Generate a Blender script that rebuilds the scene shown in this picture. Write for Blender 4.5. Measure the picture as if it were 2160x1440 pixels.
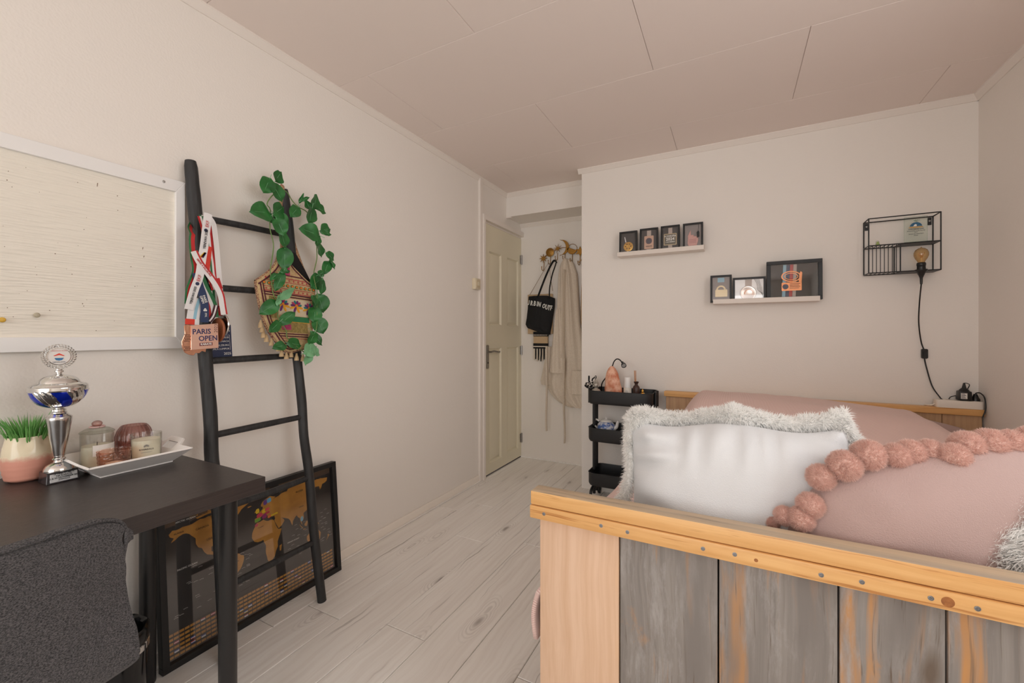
import bpy, bmesh, math, random
import numpy as np
from mathutils import Vector, Matrix, noise
from mathutils.geometry import tessellate_polygon
random.seed(7)
rng = np.random.default_rng(7)
PI = math.pi
scene = bpy.context.scene
for _o in list(bpy.data.objects):
    bpy.data.objects.remove(_o)
COL = scene.collection

# ------------------------------------------------------------------ camera
cam_data = bpy.data.cameras.new('camera')
cam_data.sensor_fit = 'HORIZONTAL'
cam_data.sensor_width = 36.0
cam_data.lens = 36.0 * 885.0 / 2160.0
cam_data.shift_y = -14.0 / 2160.0
cam_data.clip_start = 0.02
cam = bpy.data.objects.new('camera', cam_data)
COL.objects.link(cam)
cam.location = (1.83, 0.0, 1.19)
cam.rotation_euler = (PI / 2, 0, math.atan2(465, 885))
scene.camera = cam

# ------------------------------------------------------------------ daylight, exposure
world = bpy.data.worlds.new('overcast_sky')
scene.world = world
world.use_nodes = True
_bg = world.node_tree.nodes['Background']
_bg.inputs['Color'].default_value = (1.0, 1.0, 0.995, 1)
_bg.inputs['Strength'].default_value = 3.8
WX0, WX1, WZ0, WZ1, WY = 0.08, 2.45, 0.50, 2.40, -2.4      # the window behind the camera
RY0, RY1, RZ0, RZ1 = 0.05, 1.40, 1.05, 2.32                 # unseen window added in the right wall to even out the light
def portal(w, h, loc, rot):
    d = bpy.data.lights.new('window_portal', 'AREA')
    d.shape = 'RECTANGLE'; d.size, d.size_y = w, h
    d.cycles.is_portal = True
    o = bpy.data.objects.new('window_portal', d)
    COL.objects.link(o); o.location = loc; o.rotation_euler = rot
portal(WX1 - WX0, WZ1 - WZ0, ((WX0 + WX1) / 2, WY - 0.11, (WZ0 + WZ1) / 2), (PI / 2, 0, 0))
portal(RZ1 - RZ0, RY1 - RY0, (2.995 + 0.11, (RY0 + RY1) / 2, (RZ0 + RZ1) / 2), (0, PI / 2, 0))
scene.view_settings.view_transform = 'Standard'
scene.view_settings.look = 'None'
scene.view_settings.gamma = 1.0
scene.view_settings.use_curve_mapping = False
scene.view_settings.exposure = 0.0
scene.cycles.transparent_max_bounces = 20
scene.cycles.max_bounces = 8
scene.cycles.diffuse_bounces = 6
scene.cycles.use_light_tree = False
scene.cycles.use_denoising = True
scene.cycles.adaptive_threshold = 0.02
scene.cycles.caustics_reflective = False
scene.cycles.caustics_refractive = False

# ------------------------------------------------------------------ materials
def lin(c):
    c = c / 255.0
    return c / 12.92 if c <= 0.04045 else ((c + 0.055) / 1.055) ** 2.4
def S(r, g, b):
    return (lin(r), lin(g), lin(b), 1.0)
MATS = {}
def nodes_of(m):
    return m.node_tree.nodes, m.node_tree.links
def pm(name, col, rough=0.5, metal=0.0, bump=None, var=None, spec=None, coat=0.0, sheen=0.0, sss=0.0, rnd=0.0):
    """principled material; bump=(scale, strength[, (sx,sy,sz)]); var=(scale, colour2, contrast[, (sx,sy,sz)])"""
    m = bpy.data.materials.new(name)
    m.use_nodes = True
    N, L = nodes_of(m)
    b = N['Principled BSDF']
    b.inputs['Base Color'].default_value = col
    b.inputs['Roughness'].default_value = rough
    b.inputs['Metallic'].default_value = metal
    if spec is not None: b.inputs['Specular IOR Level'].default_value = spec
    if coat: b.inputs['Coat Weight'].default_value = coat; b.inputs['Coat Roughness'].default_value = 0.05
    if sheen: b.inputs['Sheen Weight'].default_value = sheen; b.inputs['Sheen Roughness'].default_value = 0.5
    if sss:
        b.inputs['Subsurface Weight'].default_value = sss
        b.inputs['Subsurface Radius'].default_value = (0.02, 0.015, 0.01)
        b.inputs['Subsurface Scale'].default_value = 1.0
    vec = None
    if bump or var:
        tc = N.new('ShaderNodeTexCoord')
        vec = tc.outputs['Object']
        if rnd:
            oi = N.new('ShaderNodeObjectInfo')
            ml = N.new('ShaderNodeMath'); ml.operation = 'MULTIPLY'; ml.inputs[1].default_value = rnd
            L.new(oi.outputs['Random'], ml.inputs[0])
            ad = N.new('ShaderNodeVectorMath'); ad.operation = 'ADD'
            L.new(vec, ad.inputs[0]); L.new(ml.outputs[0], ad.inputs[1])
            vec = ad.outputs[0]
    def nz(scale, sc3, detail=4):
        mp = N.new('ShaderNodeMapping')
        mp.inputs['Scale'].default_value = sc3
        L.new(vec, mp.inputs['Vector'])
        n = N.new('ShaderNodeTexNoise')
        n.inputs['Scale'].default_value = scale
        n.inputs['Detail'].default_value = detail
        L.new(mp.outputs[0], n.inputs['Vector'])
        return n.outputs['Fac']
    if var:
        sc3 = var[3] if len(var) > 3 else (1, 1, 1)
        f = nz(var[0], sc3)
        r = N.new('ShaderNodeValToRGB')
        w = var[2]
        r.color_ramp.elements[0].position = 0.5 - w
        r.color_ramp.elements[1].position = 0.5 + w
        r.color_ramp.elements[0].color = col
        r.color_ramp.elements[1].color = var[1]
        L.new(f, r.inputs[0])
        L.new(r.outputs[0], b.inputs['Base Color'])
    if bump:
        sc3 = bump[2] if len(bump) > 2 else (1, 1, 1)
        f = nz(bump[0], sc3, 0.5)
        bp = N.new('ShaderNodeBump')
        bp.inputs['Strength'].default_value = bump[1]
        bp.inputs['Distance'].default_value = 0.004
        L.new(f, bp.inputs['Height'])
        L.new(bp.outputs[0], b.inputs['Normal'])
    MATS[name] = m
    return m

def wood(name, base, grain, streak=None, axis=2, rough=0.55, streak_amt=0.5, fine=90.0, knots=0.0, dark=None, pale=None):
    """sawn timber with the grain along one axis: broad streaks, fine fibre lines, a few knots"""
    m = bpy.data.materials.new(name)
    m.use_nodes = True
    N, L = nodes_of(m)
    b = N['Principled BSDF']
    b.inputs['Roughness'].default_value = rough
    tc = N.new('ShaderNodeTexCoord')
    oi = N.new('ShaderNodeObjectInfo')
    ml = N.new('ShaderNodeMath'); ml.operation = 'MULTIPLY'; ml.inputs[1].default_value = 37.0
    L.new(oi.outputs['Random'], ml.inputs[0])
    ad = N.new('ShaderNodeVectorMath'); ad.operation = 'ADD'
    L.new(tc.outputs['Object'], ad.inputs[0]); L.new(ml.outputs[0], ad.inputs[1])
    # a little wander so that the fibres are not ruler straight
    wn = N.new('ShaderNodeTexNoise'); wn.inputs['Scale'].default_value = 3.0; wn.inputs['Detail'].default_value = 2
    L.new(ad.outputs[0], wn.inputs['Vector'])
    wm = N.new('ShaderNodeVectorMath'); wm.operation = 'SCALE'; wm.inputs['Scale'].default_value = 0.035
    L.new(wn.outputs['Color'], wm.inputs[0])
    a2 = N.new('ShaderNodeVectorMath'); a2.operation = 'ADD'
    L.new(ad.outputs[0], a2.inputs[0]); L.new(wm.outputs[0], a2.inputs[1])
    def nz(across, along, detail=5, rough_=0.6):
        sc = [across] * 3
        sc[axis] = along
        mp = N.new('ShaderNodeMapping'); mp.inputs['Scale'].default_value = sc
        L.new(a2.outputs[0], mp.inputs['Vector'])
        n = N.new('ShaderNodeTexNoise'); n.inputs['Scale'].default_value = 1.0
        n.inputs['Detail'].default_value = detail; n.inputs['Roughness'].default_value = rough_
        L.new(mp.outputs[0], n.inputs['Vector'])
        return n.outputs['Fac']
    def ramp(f, p0, p1):
        r = N.new('ShaderNodeMapRange')
        r.inputs['From Min'].default_value = p0; r.inputs['From Max'].default_value = p1
        L.new(f, r.inputs['Value'])
        return r.outputs[0]
    def mix(fac, c1, c2):
        x = N.new('ShaderNodeMix'); x.data_type = 'RGBA'
        if isinstance(fac, float): x.inputs['Factor'].default_value = fac
        else: L.new(fac, x.inputs['Factor'])
        for s, c in ((6, c1), (7, c2)):
            if isinstance(c, tuple): x.inputs[s].default_value = c
            else: L.new(c, x.inputs[s])
        return x.outputs[2]
    f1 = nz(fine, fine * 0.02)
    c = mix(ramp(f1, 0.35, 0.7), base, grain)
    if streak is not None:
        f2 = nz(16.0, 1.3, 4)
        c = mix(ramp(f2, 0.62 - 0.12 * streak_amt, 0.72 - 0.1 * streak_amt), c, streak)
        f4 = nz(7.0, 4.0, 6, 0.7)
        c = mix(ramp(f4, 0.60, 0.78), c, streak)
    if pale is not None:
        f6 = nz(24.0, 5.0, 6, 0.75)
        c = mix(ramp(f6, 0.50, 0.72), c, pale)
        f8 = nz(46.0, 1.2, 3)
        c = mix(ramp(f8, 0.58, 0.74), c, streak)
        f7 = nz(11.0, 1.6, 3)
        c = mix(ramp(f7, 0.48, 0.66), c, grain)
    if dark is not None:
        f5 = nz(160.0, 2.4, 3)
        c = mix(ramp(f5, 0.60, 0.72), c, dark)
    if knots:
        v = N.new('ShaderNodeTexVoronoi')
        sc = [6.0] * 3; sc[axis] = 2.2
        mp = N.new('ShaderNodeMapping'); mp.inputs['Scale'].default_value = sc
        L.new(a2.outputs[0], mp.inputs['Vector']); L.new(mp.outputs[0], v.inputs['Vector'])
        v.inputs['Scale'].default_value = 1.0
        k = N.new('ShaderNodeMapRange')
        k.inputs['From Min'].default_value = 0.13 * knots; k.inputs['From Max'].default_value = 0.05 * knots
        L.new(v.outputs['Distance'], k.inputs['Value'])
        c = mix(k.outputs[0], c, dark or grain)
    L.new(c, b.inputs['Base Color'])
    bp = N.new('ShaderNodeBump'); bp.inputs['Strength'].default_value = 0.25; bp.inputs['Distance'].default_value = 0.002
    L.new(f1, bp.inputs['Height']); L.new(bp.outputs[0], b.inputs['Normal'])
    MATS[name] = m
    return m

def clear(name, tint=(1, 1, 1, 1), gloss=1.0, rough=0.02, edge=None):
    """clear glass: transparent body with fresnel reflections; edge = colour where it is seen side-on"""
    m = bpy.data.materials.new(name)
    m.use_nodes = True
    N, L = nodes_of(m)
    N.remove(N['Principled BSDF'])
    out = N['Material Output']
    t = N.new('ShaderNodeBsdfTransparent')
    g = N.new('ShaderNodeBsdfGlossy'); g.inputs['Roughness'].default_value = rough
    fw = N.new('ShaderNodeLayerWeight'); fw.inputs['Blend'].default_value = 0.5
    pw = N.new('ShaderNodeMath'); pw.operation = 'POWER'; pw.inputs[1].default_value = 4.0
    L.new(fw.outputs['Facing'], pw.inputs[0])
    fm = N.new('ShaderNodeMath'); fm.operation = 'MULTIPLY_ADD'; fm.inputs[1].default_value = 0.75 * min(1.0, gloss); fm.inputs[2].default_value = 0.05 * gloss; fm.use_clamp = True
    L.new(pw.outputs[0], fm.inputs[0])
    if edge is not None:
        lw = N.new('ShaderNodeLayerWeight'); lw.inputs['Blend'].default_value = 0.35
        x = N.new('ShaderNodeMix'); x.data_type = 'RGBA'
        L.new(lw.outputs['Facing'], x.inputs['Factor'])
        x.inputs[6].default_value = tint; x.inputs[7].default_value = edge
        L.new(x.outputs[2], t.inputs['Color'])
    else:
        t.inputs['Color'].default_value = tint
    s = N.new('ShaderNodeMixShader')
    L.new(fm.outputs[0], s.inputs[0]); L.new(t.outputs[0], s.inputs[1]); L.new(g.outputs[0], s.inputs[2])
    L.new(s.outputs[0], out.inputs['Surface'])
    MATS[name] = m
    return m

def fuzz(name, col, tr=0.45, var=None):
    """hair and wool: light passes partly through the strands"""
    m = bpy.data.materials.new(name); m.use_nodes = True
    N, L = nodes_of(m); N.remove(N['Principled BSDF'])
    d = N.new('ShaderNodeBsdfDiffuse'); t = N.new('ShaderNodeBsdfTranslucent')
    d.inputs['Color'].default_value = col; t.inputs['Color'].default_value = col
    if var is not None:
        tc = N.new('ShaderNodeTexCoord'); n = N.new('ShaderNodeTexNoise'); n.inputs['Scale'].default_value = var[0]
        L.new(tc.outputs['Object'], n.inputs['Vector'])
        x = N.new('ShaderNodeMix'); x.data_type = 'RGBA'; L.new(n.outputs['Fac'], x.inputs['Factor'])
        x.inputs[6].default_value = col; x.inputs[7].default_value = var[1]
        L.new(x.outputs[2], d.inputs['Color']); L.new(x.outputs[2], t.inputs['Color'])
    s = N.new('ShaderNodeMixShader'); s.inputs[0].default_value = tr
    L.new(d.outputs[0], s.inputs[1]); L.new(t.outputs[0], s.inputs[2]); L.new(s.outputs[0], N['Material Output'].inputs['Surface'])
    MATS[name] = m
    return m
WALL = pm('wall_paint', S(238, 232, 225), 0.85, bump=(150, 0.16))
CEIL = pm('ceiling_board', S(236, 224, 217), 0.9)
TRIM = pm('trim_paint', S(236, 228, 220), 0.5)
CREAM = pm('baseboard_paint', S(246, 238, 228), 0.5)
DOORP = pm('door_paint', S(228, 220, 196), 0.42, bump=(60, 0.06, (8, 8, 0.6)))
WHITEP = pm('white_paint', S(238, 236, 234), 0.4)
SILLP = pm('window_frame_paint', S(240, 240, 238), 0.4)
BLACKP = pm('black_paint', S(24, 24, 25), 0.45)
BLACKM = pm('black_metal', S(28, 29, 31), 0.42, bump=(300, 0.08))
BLACKPL = pm('black_plastic', S(22, 22, 22), 0.35)
LADB = pm('black_stained_branch', S(30, 30, 31), 0.55, bump=(40, 0.5, (3, 3, 0.5)), var=(25, S(48, 48, 49), 0.2, (2, 2, 0.4)))
DESKT = pm('black_brown_veneer', S(46, 40, 39), 0.33, bump=(30, 0.15, (40, 1.2, 40)), var=(6, S(62, 54, 52), 0.25, (40, 1.0, 40)))
DESKL = pm('desk_leg_black', S(26, 25, 26), 0.38)
CHROME = pm('chrome', S(225, 224, 222), 0.1, 1.0)
STEEL = pm('brushed_steel', S(165, 162, 158), 0.35, 1.0)
BRONZE = pm('bronze', S(232, 178, 150), 0.2, 1.0, bump=(90, 0.15))
GOLD = pm('gold', S(205, 160, 80), 0.3, 1.0, bump=(120, 0.4))
BRASS = pm('antique_brass', S(158, 118, 60), 0.38, 1.0, bump=(160, 0.6))
FELT = pm('chair_fabric', S(40, 40, 43), 0.95, bump=(500, 0.5), var=(360, S(98, 96, 98), 0.15, (1, 1, 1.5)), sheen=0.05)
BOARD = pm('textured_wallpaper', S(238, 232, 220), 0.85, bump=(60, 0.8, (1, 0.25, 3.2)))
PINK_COT = pm('pink_cotton', S(177, 151, 145), 0.9, bump=(500, 0.25), sheen=0.15)
WHITE_COT = pm('white_cotton', S(216, 217, 219), 0.9, bump=(420, 0.2), sheen=0.1)
FURM = pm('white_fur_base', S(250, 249, 247), 0.9)
FURS = fuzz('white_fur', S(255, 254, 252), 0.5)
POMM = pm('pink_wool_base', S(226, 192, 180), 0.95)
POMS_M = fuzz('pink_wool', S(238, 211, 200), 0.4, (2.5, S(226, 190, 179)))
ROBE = pm('beige_fleece', S(230, 218, 202), 0.95, bump=(260, 0.6), var=(120, S(218, 204, 186), 0.2), sheen=0.2)
CANVAS_B = pm('black_canvas', S(24, 24, 25), 0.9, bump=(400, 0.3))
WHITE_INK = pm('white_print', S(238, 236, 230), 0.7)
BLACK_INK = pm('black_print', S(28, 28, 32), 0.7)
NAVY = pm('navy_print', S(34, 44, 78), 0.55)
RED = pm('red_ribbon', S(190, 36, 38), 0.6)
GREEN = pm('green_ribbon', S(40, 112, 66), 0.6)
WHITE_R = pm('white_ribbon', S(232, 230, 230), 0.6)
NAVY_R = pm('navy_ribbon', S(38, 54, 92), 0.6)
BLUE_R = pm('pale_blue_ribbon', S(150, 196, 216), 0.6)
SCARLET = pm('scarlet_ribbon', S(220, 60, 42), 0.6)
DKRED = pm('dark_ribbon', S(64, 24, 32), 0.65)
LEAF = pm('leaf_green', S(44, 120, 52), 0.4, var=(14, S(26, 84, 36), 0.2), bump=(40, 0.2))
LEAF_P = pm('leaf_underside', S(120, 178, 130), 0.5)
STEM = pm('vine_stem', S(104, 132, 70), 0.55)
GRASS = pm('succulent_green', S(132, 188, 104), 0.45, var=(60, S(84, 150, 70), 0.25))
ORANGE_W = wood('oiled_pine', S(230, 182, 120), S(212, 156, 92), axis=0, fine=60, dark=S(184, 124, 66), rough=0.42)
GREY_W = wood('grey_washed_plank', S(144, 137, 131), S(120, 113, 108), streak=S(186, 134, 80), axis=2, streak_amt=0.15, dark=S(100, 86, 74), knots=0.9, pale=S(164, 159, 156))
PALE_W = wood('pale_plank', S(222, 188, 160), S(208, 170, 138), streak=S(220, 178, 136), axis=2, streak_amt=0.3, fine=70)
TOP_W = wood('weathered_rail_top', S(196, 172, 142), S(164, 148, 130), axis=0, fine=60, dark=S(140, 122, 104), rough=0.5)
HEAD_W = wood('headboard_plank', S(196, 160, 122), S(172, 136, 102), streak=S(176, 136, 96), axis=2, streak_amt=0.3, fine=70)
SIDE_W = wood('bed_side_plank', S(204, 164, 122), S(180, 138, 96), axis=1, fine=70)
def laminate(name, base, grain, dark):
    m = bpy.data.materials.new(name); m.use_nodes = True
    N, L = nodes_of(m); bs = N['Principled BSDF']; bs.inputs['Roughness'].default_value = 0.42
    tc = N.new('ShaderNodeTexCoord'); oi = N.new('ShaderNodeObjectInfo')
    ml = N.new('ShaderNodeMath'); ml.operation = 'MULTIPLY'; ml.inputs[1].default_value = 61.0
    L.new(oi.outputs['Random'], ml.inputs[0])
    ad = N.new('ShaderNodeVectorMath'); ad.operation = 'ADD'
    L.new(tc.outputs['Object'], ad.inputs[0]); L.new(ml.outputs[0], ad.inputs[1])
    wn = N.new('ShaderNodeTexNoise'); wn.inputs['Scale'].default_value = 5.0; wn.inputs['Detail'].default_value = 3
    L.new(ad.outputs[0], wn.inputs['Vector'])
    wm = N.new('ShaderNodeVectorMath'); wm.operation = 'SCALE'; wm.inputs['Scale'].default_value = 0.05
    L.new(wn.outputs['Color'], wm.inputs[0])
    a2 = N.new('ShaderNodeVectorMath'); a2.operation = 'ADD'
    L.new(ad.outputs[0], a2.inputs[0]); L.new(wm.outputs[0], a2.inputs[1])
    def mapped(sx, sy, sz=1.0):
        mp = N.new('ShaderNodeMapping'); mp.inputs['Scale'].default_value = (sx, sy, sz)
        L.new(a2.outputs[0], mp.inputs['Vector']); return mp.outputs[0]
    def nz(sx, sy, d=4):
        n = N.new('ShaderNodeTexNoise'); n.inputs['Scale'].default_value = 1.0; n.inputs['Detail'].default_value = d
        L.new(mapped(sx, sy), n.inputs['Vector']); return n.outputs['Fac']
    def rng_(f, p0, p1, t0=0.0, t1=1.0):
        r = N.new('ShaderNodeMapRange'); r.inputs['From Min'].default_value = p0; r.inputs['From Max'].default_value = p1
        r.inputs['To Min'].default_value = t0; r.inputs['To Max'].default_value = t1
        L.new(f, r.inputs['Value']); return r.outputs[0]
    def op(o, x, y):
        q = N.new('ShaderNodeMath'); q.operation = o
        for s, v in ((0, x), (1, y)):
            if isinstance(v, float): q.inputs[s].default_value = v
            else: L.new(v, q.inputs[s])
        return q.outputs[0]
    def mix(f, c1, c2):
        x = N.new('ShaderNodeMix'); x.data_type = 'RGBA'; L.new(f, x.inputs['Factor'])
        for s, c in ((6, c1), (7, c2)):
            if isinstance(c, tuple): x.inputs[s].default_value = c
            else: L.new(c, x.inputs[s])
        return x.outputs[2]
    f1 = nz(70.0, 2.0)
    c = mix(rng_(f1, 0.40, 0.72, 0.0, 0.8), base, grain)
    c = mix(rng_(nz(4.0, 1.2, 2), 0.35, 0.75, 0.0, 0.5), c, grain)
    c = mix(rng_(nz(55.0, 1.3, 2), 0.66, 0.74, 0.0, 0.55), c, dark)
    vo = N.new('ShaderNodeTexVoronoi'); vo.inputs['Scale'].default_value = 1.0
    L.new(mapped(7.5, 2.6, 0.0), vo.inputs['Vector'])
    sp = N.new('ShaderNodeSeparateColor'); L.new(vo.outputs['Color'], sp.inputs[0])
    has = rng_(sp.outputs[0], 0.52, 0.58)
    ring = N.new('ShaderNodeMath'); ring.operation = 'SINE'
    L.new(op('MULTIPLY', vo.outputs['Distance'], 95.0), ring.inputs[0])
    halo = op('MULTIPLY', rng_(vo.outputs['Distance'], 0.42, 0.10), rng_(ring.outputs[0], -0.2, 0.9, 0.0, 0.32))
    core = rng_(vo.outputs['Distance'], 0.14, 0.04, 0.0, 0.85)
    k = op('MULTIPLY', op('MAXIMUM', halo, core), has)
    c = mix(k, c, dark)
    L.new(c, bs.inputs['Base Color'])
    MATS[name] = m
    return m
FLOOR_W = laminate('grey_oak_laminate', S(246, 243, 238), S(231, 225, 219), S(146, 136, 129))
CAP_W = ORANGE_W

# ------------------------------------------------------------------ mesh builder
ORG = {}
def V3(*a): return Vector(a)
class MB:
    def __init__(self):
        self.v = []; self.f = []; self.m = []
    def add(self, verts, faces, mat=0):
        b = len(self.v)
        self.v += [tuple(p) for p in verts]
        for q in faces:
            self.f.append(tuple(b + i for i in q))
            self.m.append(mat)
        return self
    def box(self, x0, x1, y0, y1, z0, z1, mat=0):
        return self.hexa([(x0, y0, z0), (x1, y0, z0), (x1, y1, z0), (x0, y1, z0), (x0, y0, z1), (x1, y0, z1), (x1, y1, z1), (x0, y1, z1)], mat)
    def hexa(self, p, mat=0):
        return self.add(p, [(3, 2, 1, 0), (4, 5, 6, 7), (0, 1, 5, 4), (1, 2, 6, 5), (2, 3, 7, 6), (3, 0, 4, 7)], mat)
    def tube(self, pts, r, seg=10, mat=0, cap=True, flat=1.0):
        pts = [Vector(p) for p in pts]
        n = len(pts)
        rr = r if isinstance(r, (list, tuple)) else [r] * n
        b = len(self.v)
        t0 = (pts[1] - pts[0]).normalized()
        up = Vector((0, 0, 1)) if abs(t0.z) < 0.9 else Vector((1, 0, 0))
        nrm = t0.cross(up).normalized()
        for i in range(n):
            t = (pts[min(i + 1, n - 1)] - pts[max(i - 1, 0)]).normalized()
            nrm = (nrm - t * nrm.dot(t)).normalized()
            bn = t.cross(nrm)
            for k in range(seg):
                a = 2 * PI * k / seg
                self.v.append(tuple(pts[i] + nrm * (math.cos(a) * rr[i]) + bn * (math.sin(a) * rr[i] * flat)))
        for i in range(n - 1):
            for k in range(seg):
                k2 = (k + 1) % seg
                self.f.append((b + i * seg + k, b + i * seg + k2, b + (i + 1) * seg + k2, b + (i + 1) * seg + k)); self.m.append(mat)
        if cap:
            self.f.append(tuple(b + k for k in reversed(range(seg)))); self.m.append(mat)
            self.f.append(tuple(b + (n - 1) * seg + k for k in range(seg))); self.m.append(mat)
        return self
    def lathe(self, prof, c=(0, 0, 0), seg=32, mat=0, matf=None, rfun=None, ax=None, cap=True):
        """prof = [(r, z)] bottom to top; ax = (X, Y, Z) axes"""
        b = len(self.v)
        X, Y, Z = ax or (V3(1, 0, 0), V3(0, 1, 0), V3(0, 0, 1))
        c = Vector(c)
        n = len(prof)
        for i, (r, z) in enumerate(prof):
            for k in range(seg):
                a = 2 * PI * k / seg
                q = r * (rfun(a, i / (n - 1)) if rfun else 1.0)
                self.v.append(tuple(c + X * (q * math.cos(a)) + Y * (q * math.sin(a)) + Z * z))
        for i in range(n - 1):
            for k in range(seg):
                k2 = (k + 1) % seg
                self.f.append((b + i * seg + k, b + i * seg + k2, b + (i + 1) * seg + k2, b + (i + 1) * seg + k))
                self.m.append(matf(k / seg, (prof[i][1] + prof[i + 1][1]) / 2) if matf else mat)
        if cap and prof[0][0] > 1e-5:
            self.f.append(tuple(b + k for k in reversed(range(seg)))); self.m.append(matf(0, -9) if matf else mat)
        if cap and prof[-1][0] > 1e-5:
            self.f.append(tuple(b + (n - 1) * seg + k for k in range(seg))); self.m.append(matf(0, 9) if matf else mat)
        return self
    def prism(self, poly, fr, th, mat=0):
        """2-D outline poly in frame fr=(origin, U, V, N); extruded from 0 to th along N"""
        o, U, W, Nn = [Vector(q) for q in fr]
        n = len(poly)
        ar = sum(poly[i][0] * poly[(i + 1) % n][1] - poly[(i + 1) % n][0] * poly[i][1] for i in range(n))
        if ar < 0: poly = list(reversed(poly))
        b = len(self.v)
        lo = [o + U * p[0] + W * p[1] for p in poly]
        self.v += [tuple(p) for p in lo] + [tuple(p + Nn * th) for p in lo]
        tri = tessellate_polygon([[Vector((p[0], p[1], 0)) for p in poly]])
        for t in tri:
            a0, a1, a2 = [poly[i] for i in t]
            s = (a1[0] - a0[0]) * (a2[1] - a0[1]) - (a2[0] - a0[0]) * (a1[1] - a0[1])
            t = tuple(t) if s > 0 else tuple(reversed(t))
            self.f.append(tuple(b + n + i for i in t)); self.m.append(mat)
            self.f.append(tuple(b + i for i in reversed(t))); self.m.append(mat)
        for i in range(n):
            j = (i + 1) % n
            self.f.append((b + i, b + j, b + n + j, b + n + i)); self.m.append(mat)
        return self
    def grid(self, P, mat=0, flip=False, matf=None, closeu=False):
        """P[i][j] -> points"""
        nu, nv = len(P), len(P[0])
        b = len(self.v)
        for row in P:
            self.v += [tuple(q) for q in row]
        for i in range(nu - (0 if closeu else 1)):
            i2 = (i + 1) % nu
            for j in range(nv - 1):
                q = (b + i * nv + j, b + i2 * nv + j, b + i2 * nv + j + 1, b + i * nv + j + 1)
                self.f.append(tuple(reversed(q)) if flip else q)
                self.m.append(matf(i, j) if matf else mat)
        return self
    def ball(self, c, r, seg=16, rings=9, mat=0, sc=(1, 1, 1), disp=None):
        b = len(self.v)
        c = Vector(c)
        P = []
        for i in range(rings + 1):
            th = PI * i / rings
            row = []
            for k in range(seg):
                a = 2 * PI * k / seg
                d = Vector((math.sin(th) * math.cos(a), math.sin(th) * math.sin(a), math.cos(th)))
                q = r * (1 + (disp(d) if disp else 0))
                row.append(c + Vector((d.x * q * sc[0], d.y * q * sc[1], d.z * q * sc[2])))
            P.append(row)
        for i in range(rings):
            for k in range(seg):
                k2 = (k + 1) % seg
                bb = len(self.v)
        self.v += [tuple(q) for row in P for q in row]
        for i in range(rings):
            for k in range(seg):
                k2 = (k + 1) % seg
                self.f.append((b + i * seg + k, b + (i + 1) * seg + k, b + (i + 1) * seg + k2, b + i * seg + k2)); self.m.append(mat)
        return self
    def build(self, name, mats, parent=None, smooth=35, bevel=0.0, seg=1, org=None):
        if not isinstance(mats, (list, tuple)): mats = [mats]
        if parent is not None:
            o0 = ORG[parent.name]
        elif org is not None:
            o0 = Vector(org)
        else:
            A = np.array(self.v)
            lo, hi = A.min(0), A.max(0)
            o0 = Vector(((lo[0] + hi[0]) / 2, (lo[1] + hi[1]) / 2, lo[2]))
        me = bpy.data.meshes.new(name)
        me.from_pydata([(p[0] - o0.x, p[1] - o0.y, p[2] - o0.z) for p in self.v], [], self.f)
        for mt in mats: me.materials.append(mt)
        me.polygons.foreach_set('material_index', self.m)
        if bevel or smooth is not None:
            bm = bmesh.new(); bm.from_mesh(me)
            bmesh.ops.remove_doubles(bm, verts=bm.verts, dist=1e-6)
            if bevel:
                es = [e for e in bm.edges if len(e.link_faces) == 2 and e.calc_face_angle(0) > 0.5]
                bmesh.ops.bevel(bm, geom=es, offset=bevel, segments=seg, affect='EDGES', profile=0.5, clamp_overlap=True)
            bmesh.ops.recalc_face_normals(bm, faces=bm.faces)
            bm.to_mesh(me); bm.free()
        if smooth is not None:
            me.polygons.foreach_set('use_smooth', [True] * len(me.polygons))
            me.set_sharp_from_angle(angle=math.radians(smooth))
        me.update()
        o = bpy.data.objects.new(name, me)
        COL.objects.link(o)
        if parent is not None:
            o.parent = parent
        else:
            o.location = o0
        ORG[o.name] = o0.copy()
        return o

def thing(name, loc, label=None, cat=None, group=None, kind=None):
    o = bpy.data.objects.new(name, None)
    o.empty_display_size = 0.05
    COL.objects.link(o)
    o.location = loc
    ORG[o.name] = Vector(loc)
    tag(o, label, cat, group, kind)
    return o
def tag(o, label=None, cat=None, group=None, kind=None):
    if label: o['label'] = label
    if cat: o['category'] = cat
    if group: o['group'] = group
    if kind: o['kind'] = kind
    return o
def bx(name, b, mat, parent=None, bevel=0.0015, seg=1, smooth=35):
    return MB().box(*b).build(name, mat, parent, smooth=smooth, bevel=bevel, seg=seg)
def piece(src, parent, loc, scale=None, rot=None):
    """another piece that shares the mesh of src"""
    c = src.copy(); COL.objects.link(c); c.parent = parent
    c.location = Vector(loc) - ORG[parent.name]
    if scale: c.scale = scale
    if rot: c.rotation_euler = rot
    return c
def text(body, at, right, up, size, mat, parent, name='lettering', align='CENTER', ext=0.0003, lift=0.0006, stretch=1.0, bold=0.0, space=1.0):
    cu = bpy.data.curves.new('txt', 'FONT')
    cu.body = body; cu.size = size; cu.align_x = align; cu.align_y = 'CENTER'
    cu.extrude = ext; cu.resolution_u = 2; cu.offset = bold; cu.space_line = 0.9; cu.space_character = space
    t = bpy.data.objects.new('txt', cu); COL.objects.link(t)
    dg = bpy.context.evaluated_depsgraph_get(); dg.update()
    me = bpy.data.meshes.new_from_object(t.evaluated_get(dg))
    bpy.data.objects.remove(t); bpy.data.curves.remove(cu)
    R = Vector(right).normalized(); U = Vector(up); U = (U - R * U.dot(R)).normalized(); Nn = R.cross(U)
    o0 = ORG[parent.name]
    at = Vector(at) + Nn * lift - o0
    for v in me.vertices:
        p = v.co
        v.co = at + R * (p.x * stretch) + U * p.y + Nn * p.z
    me.materials.clear(); me.materials.append(mat)
    o = bpy.data.objects.new(name, me); COL.objects.link(o); o.parent = parent
    ORG[o.name] = o0.copy()
    return o
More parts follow.
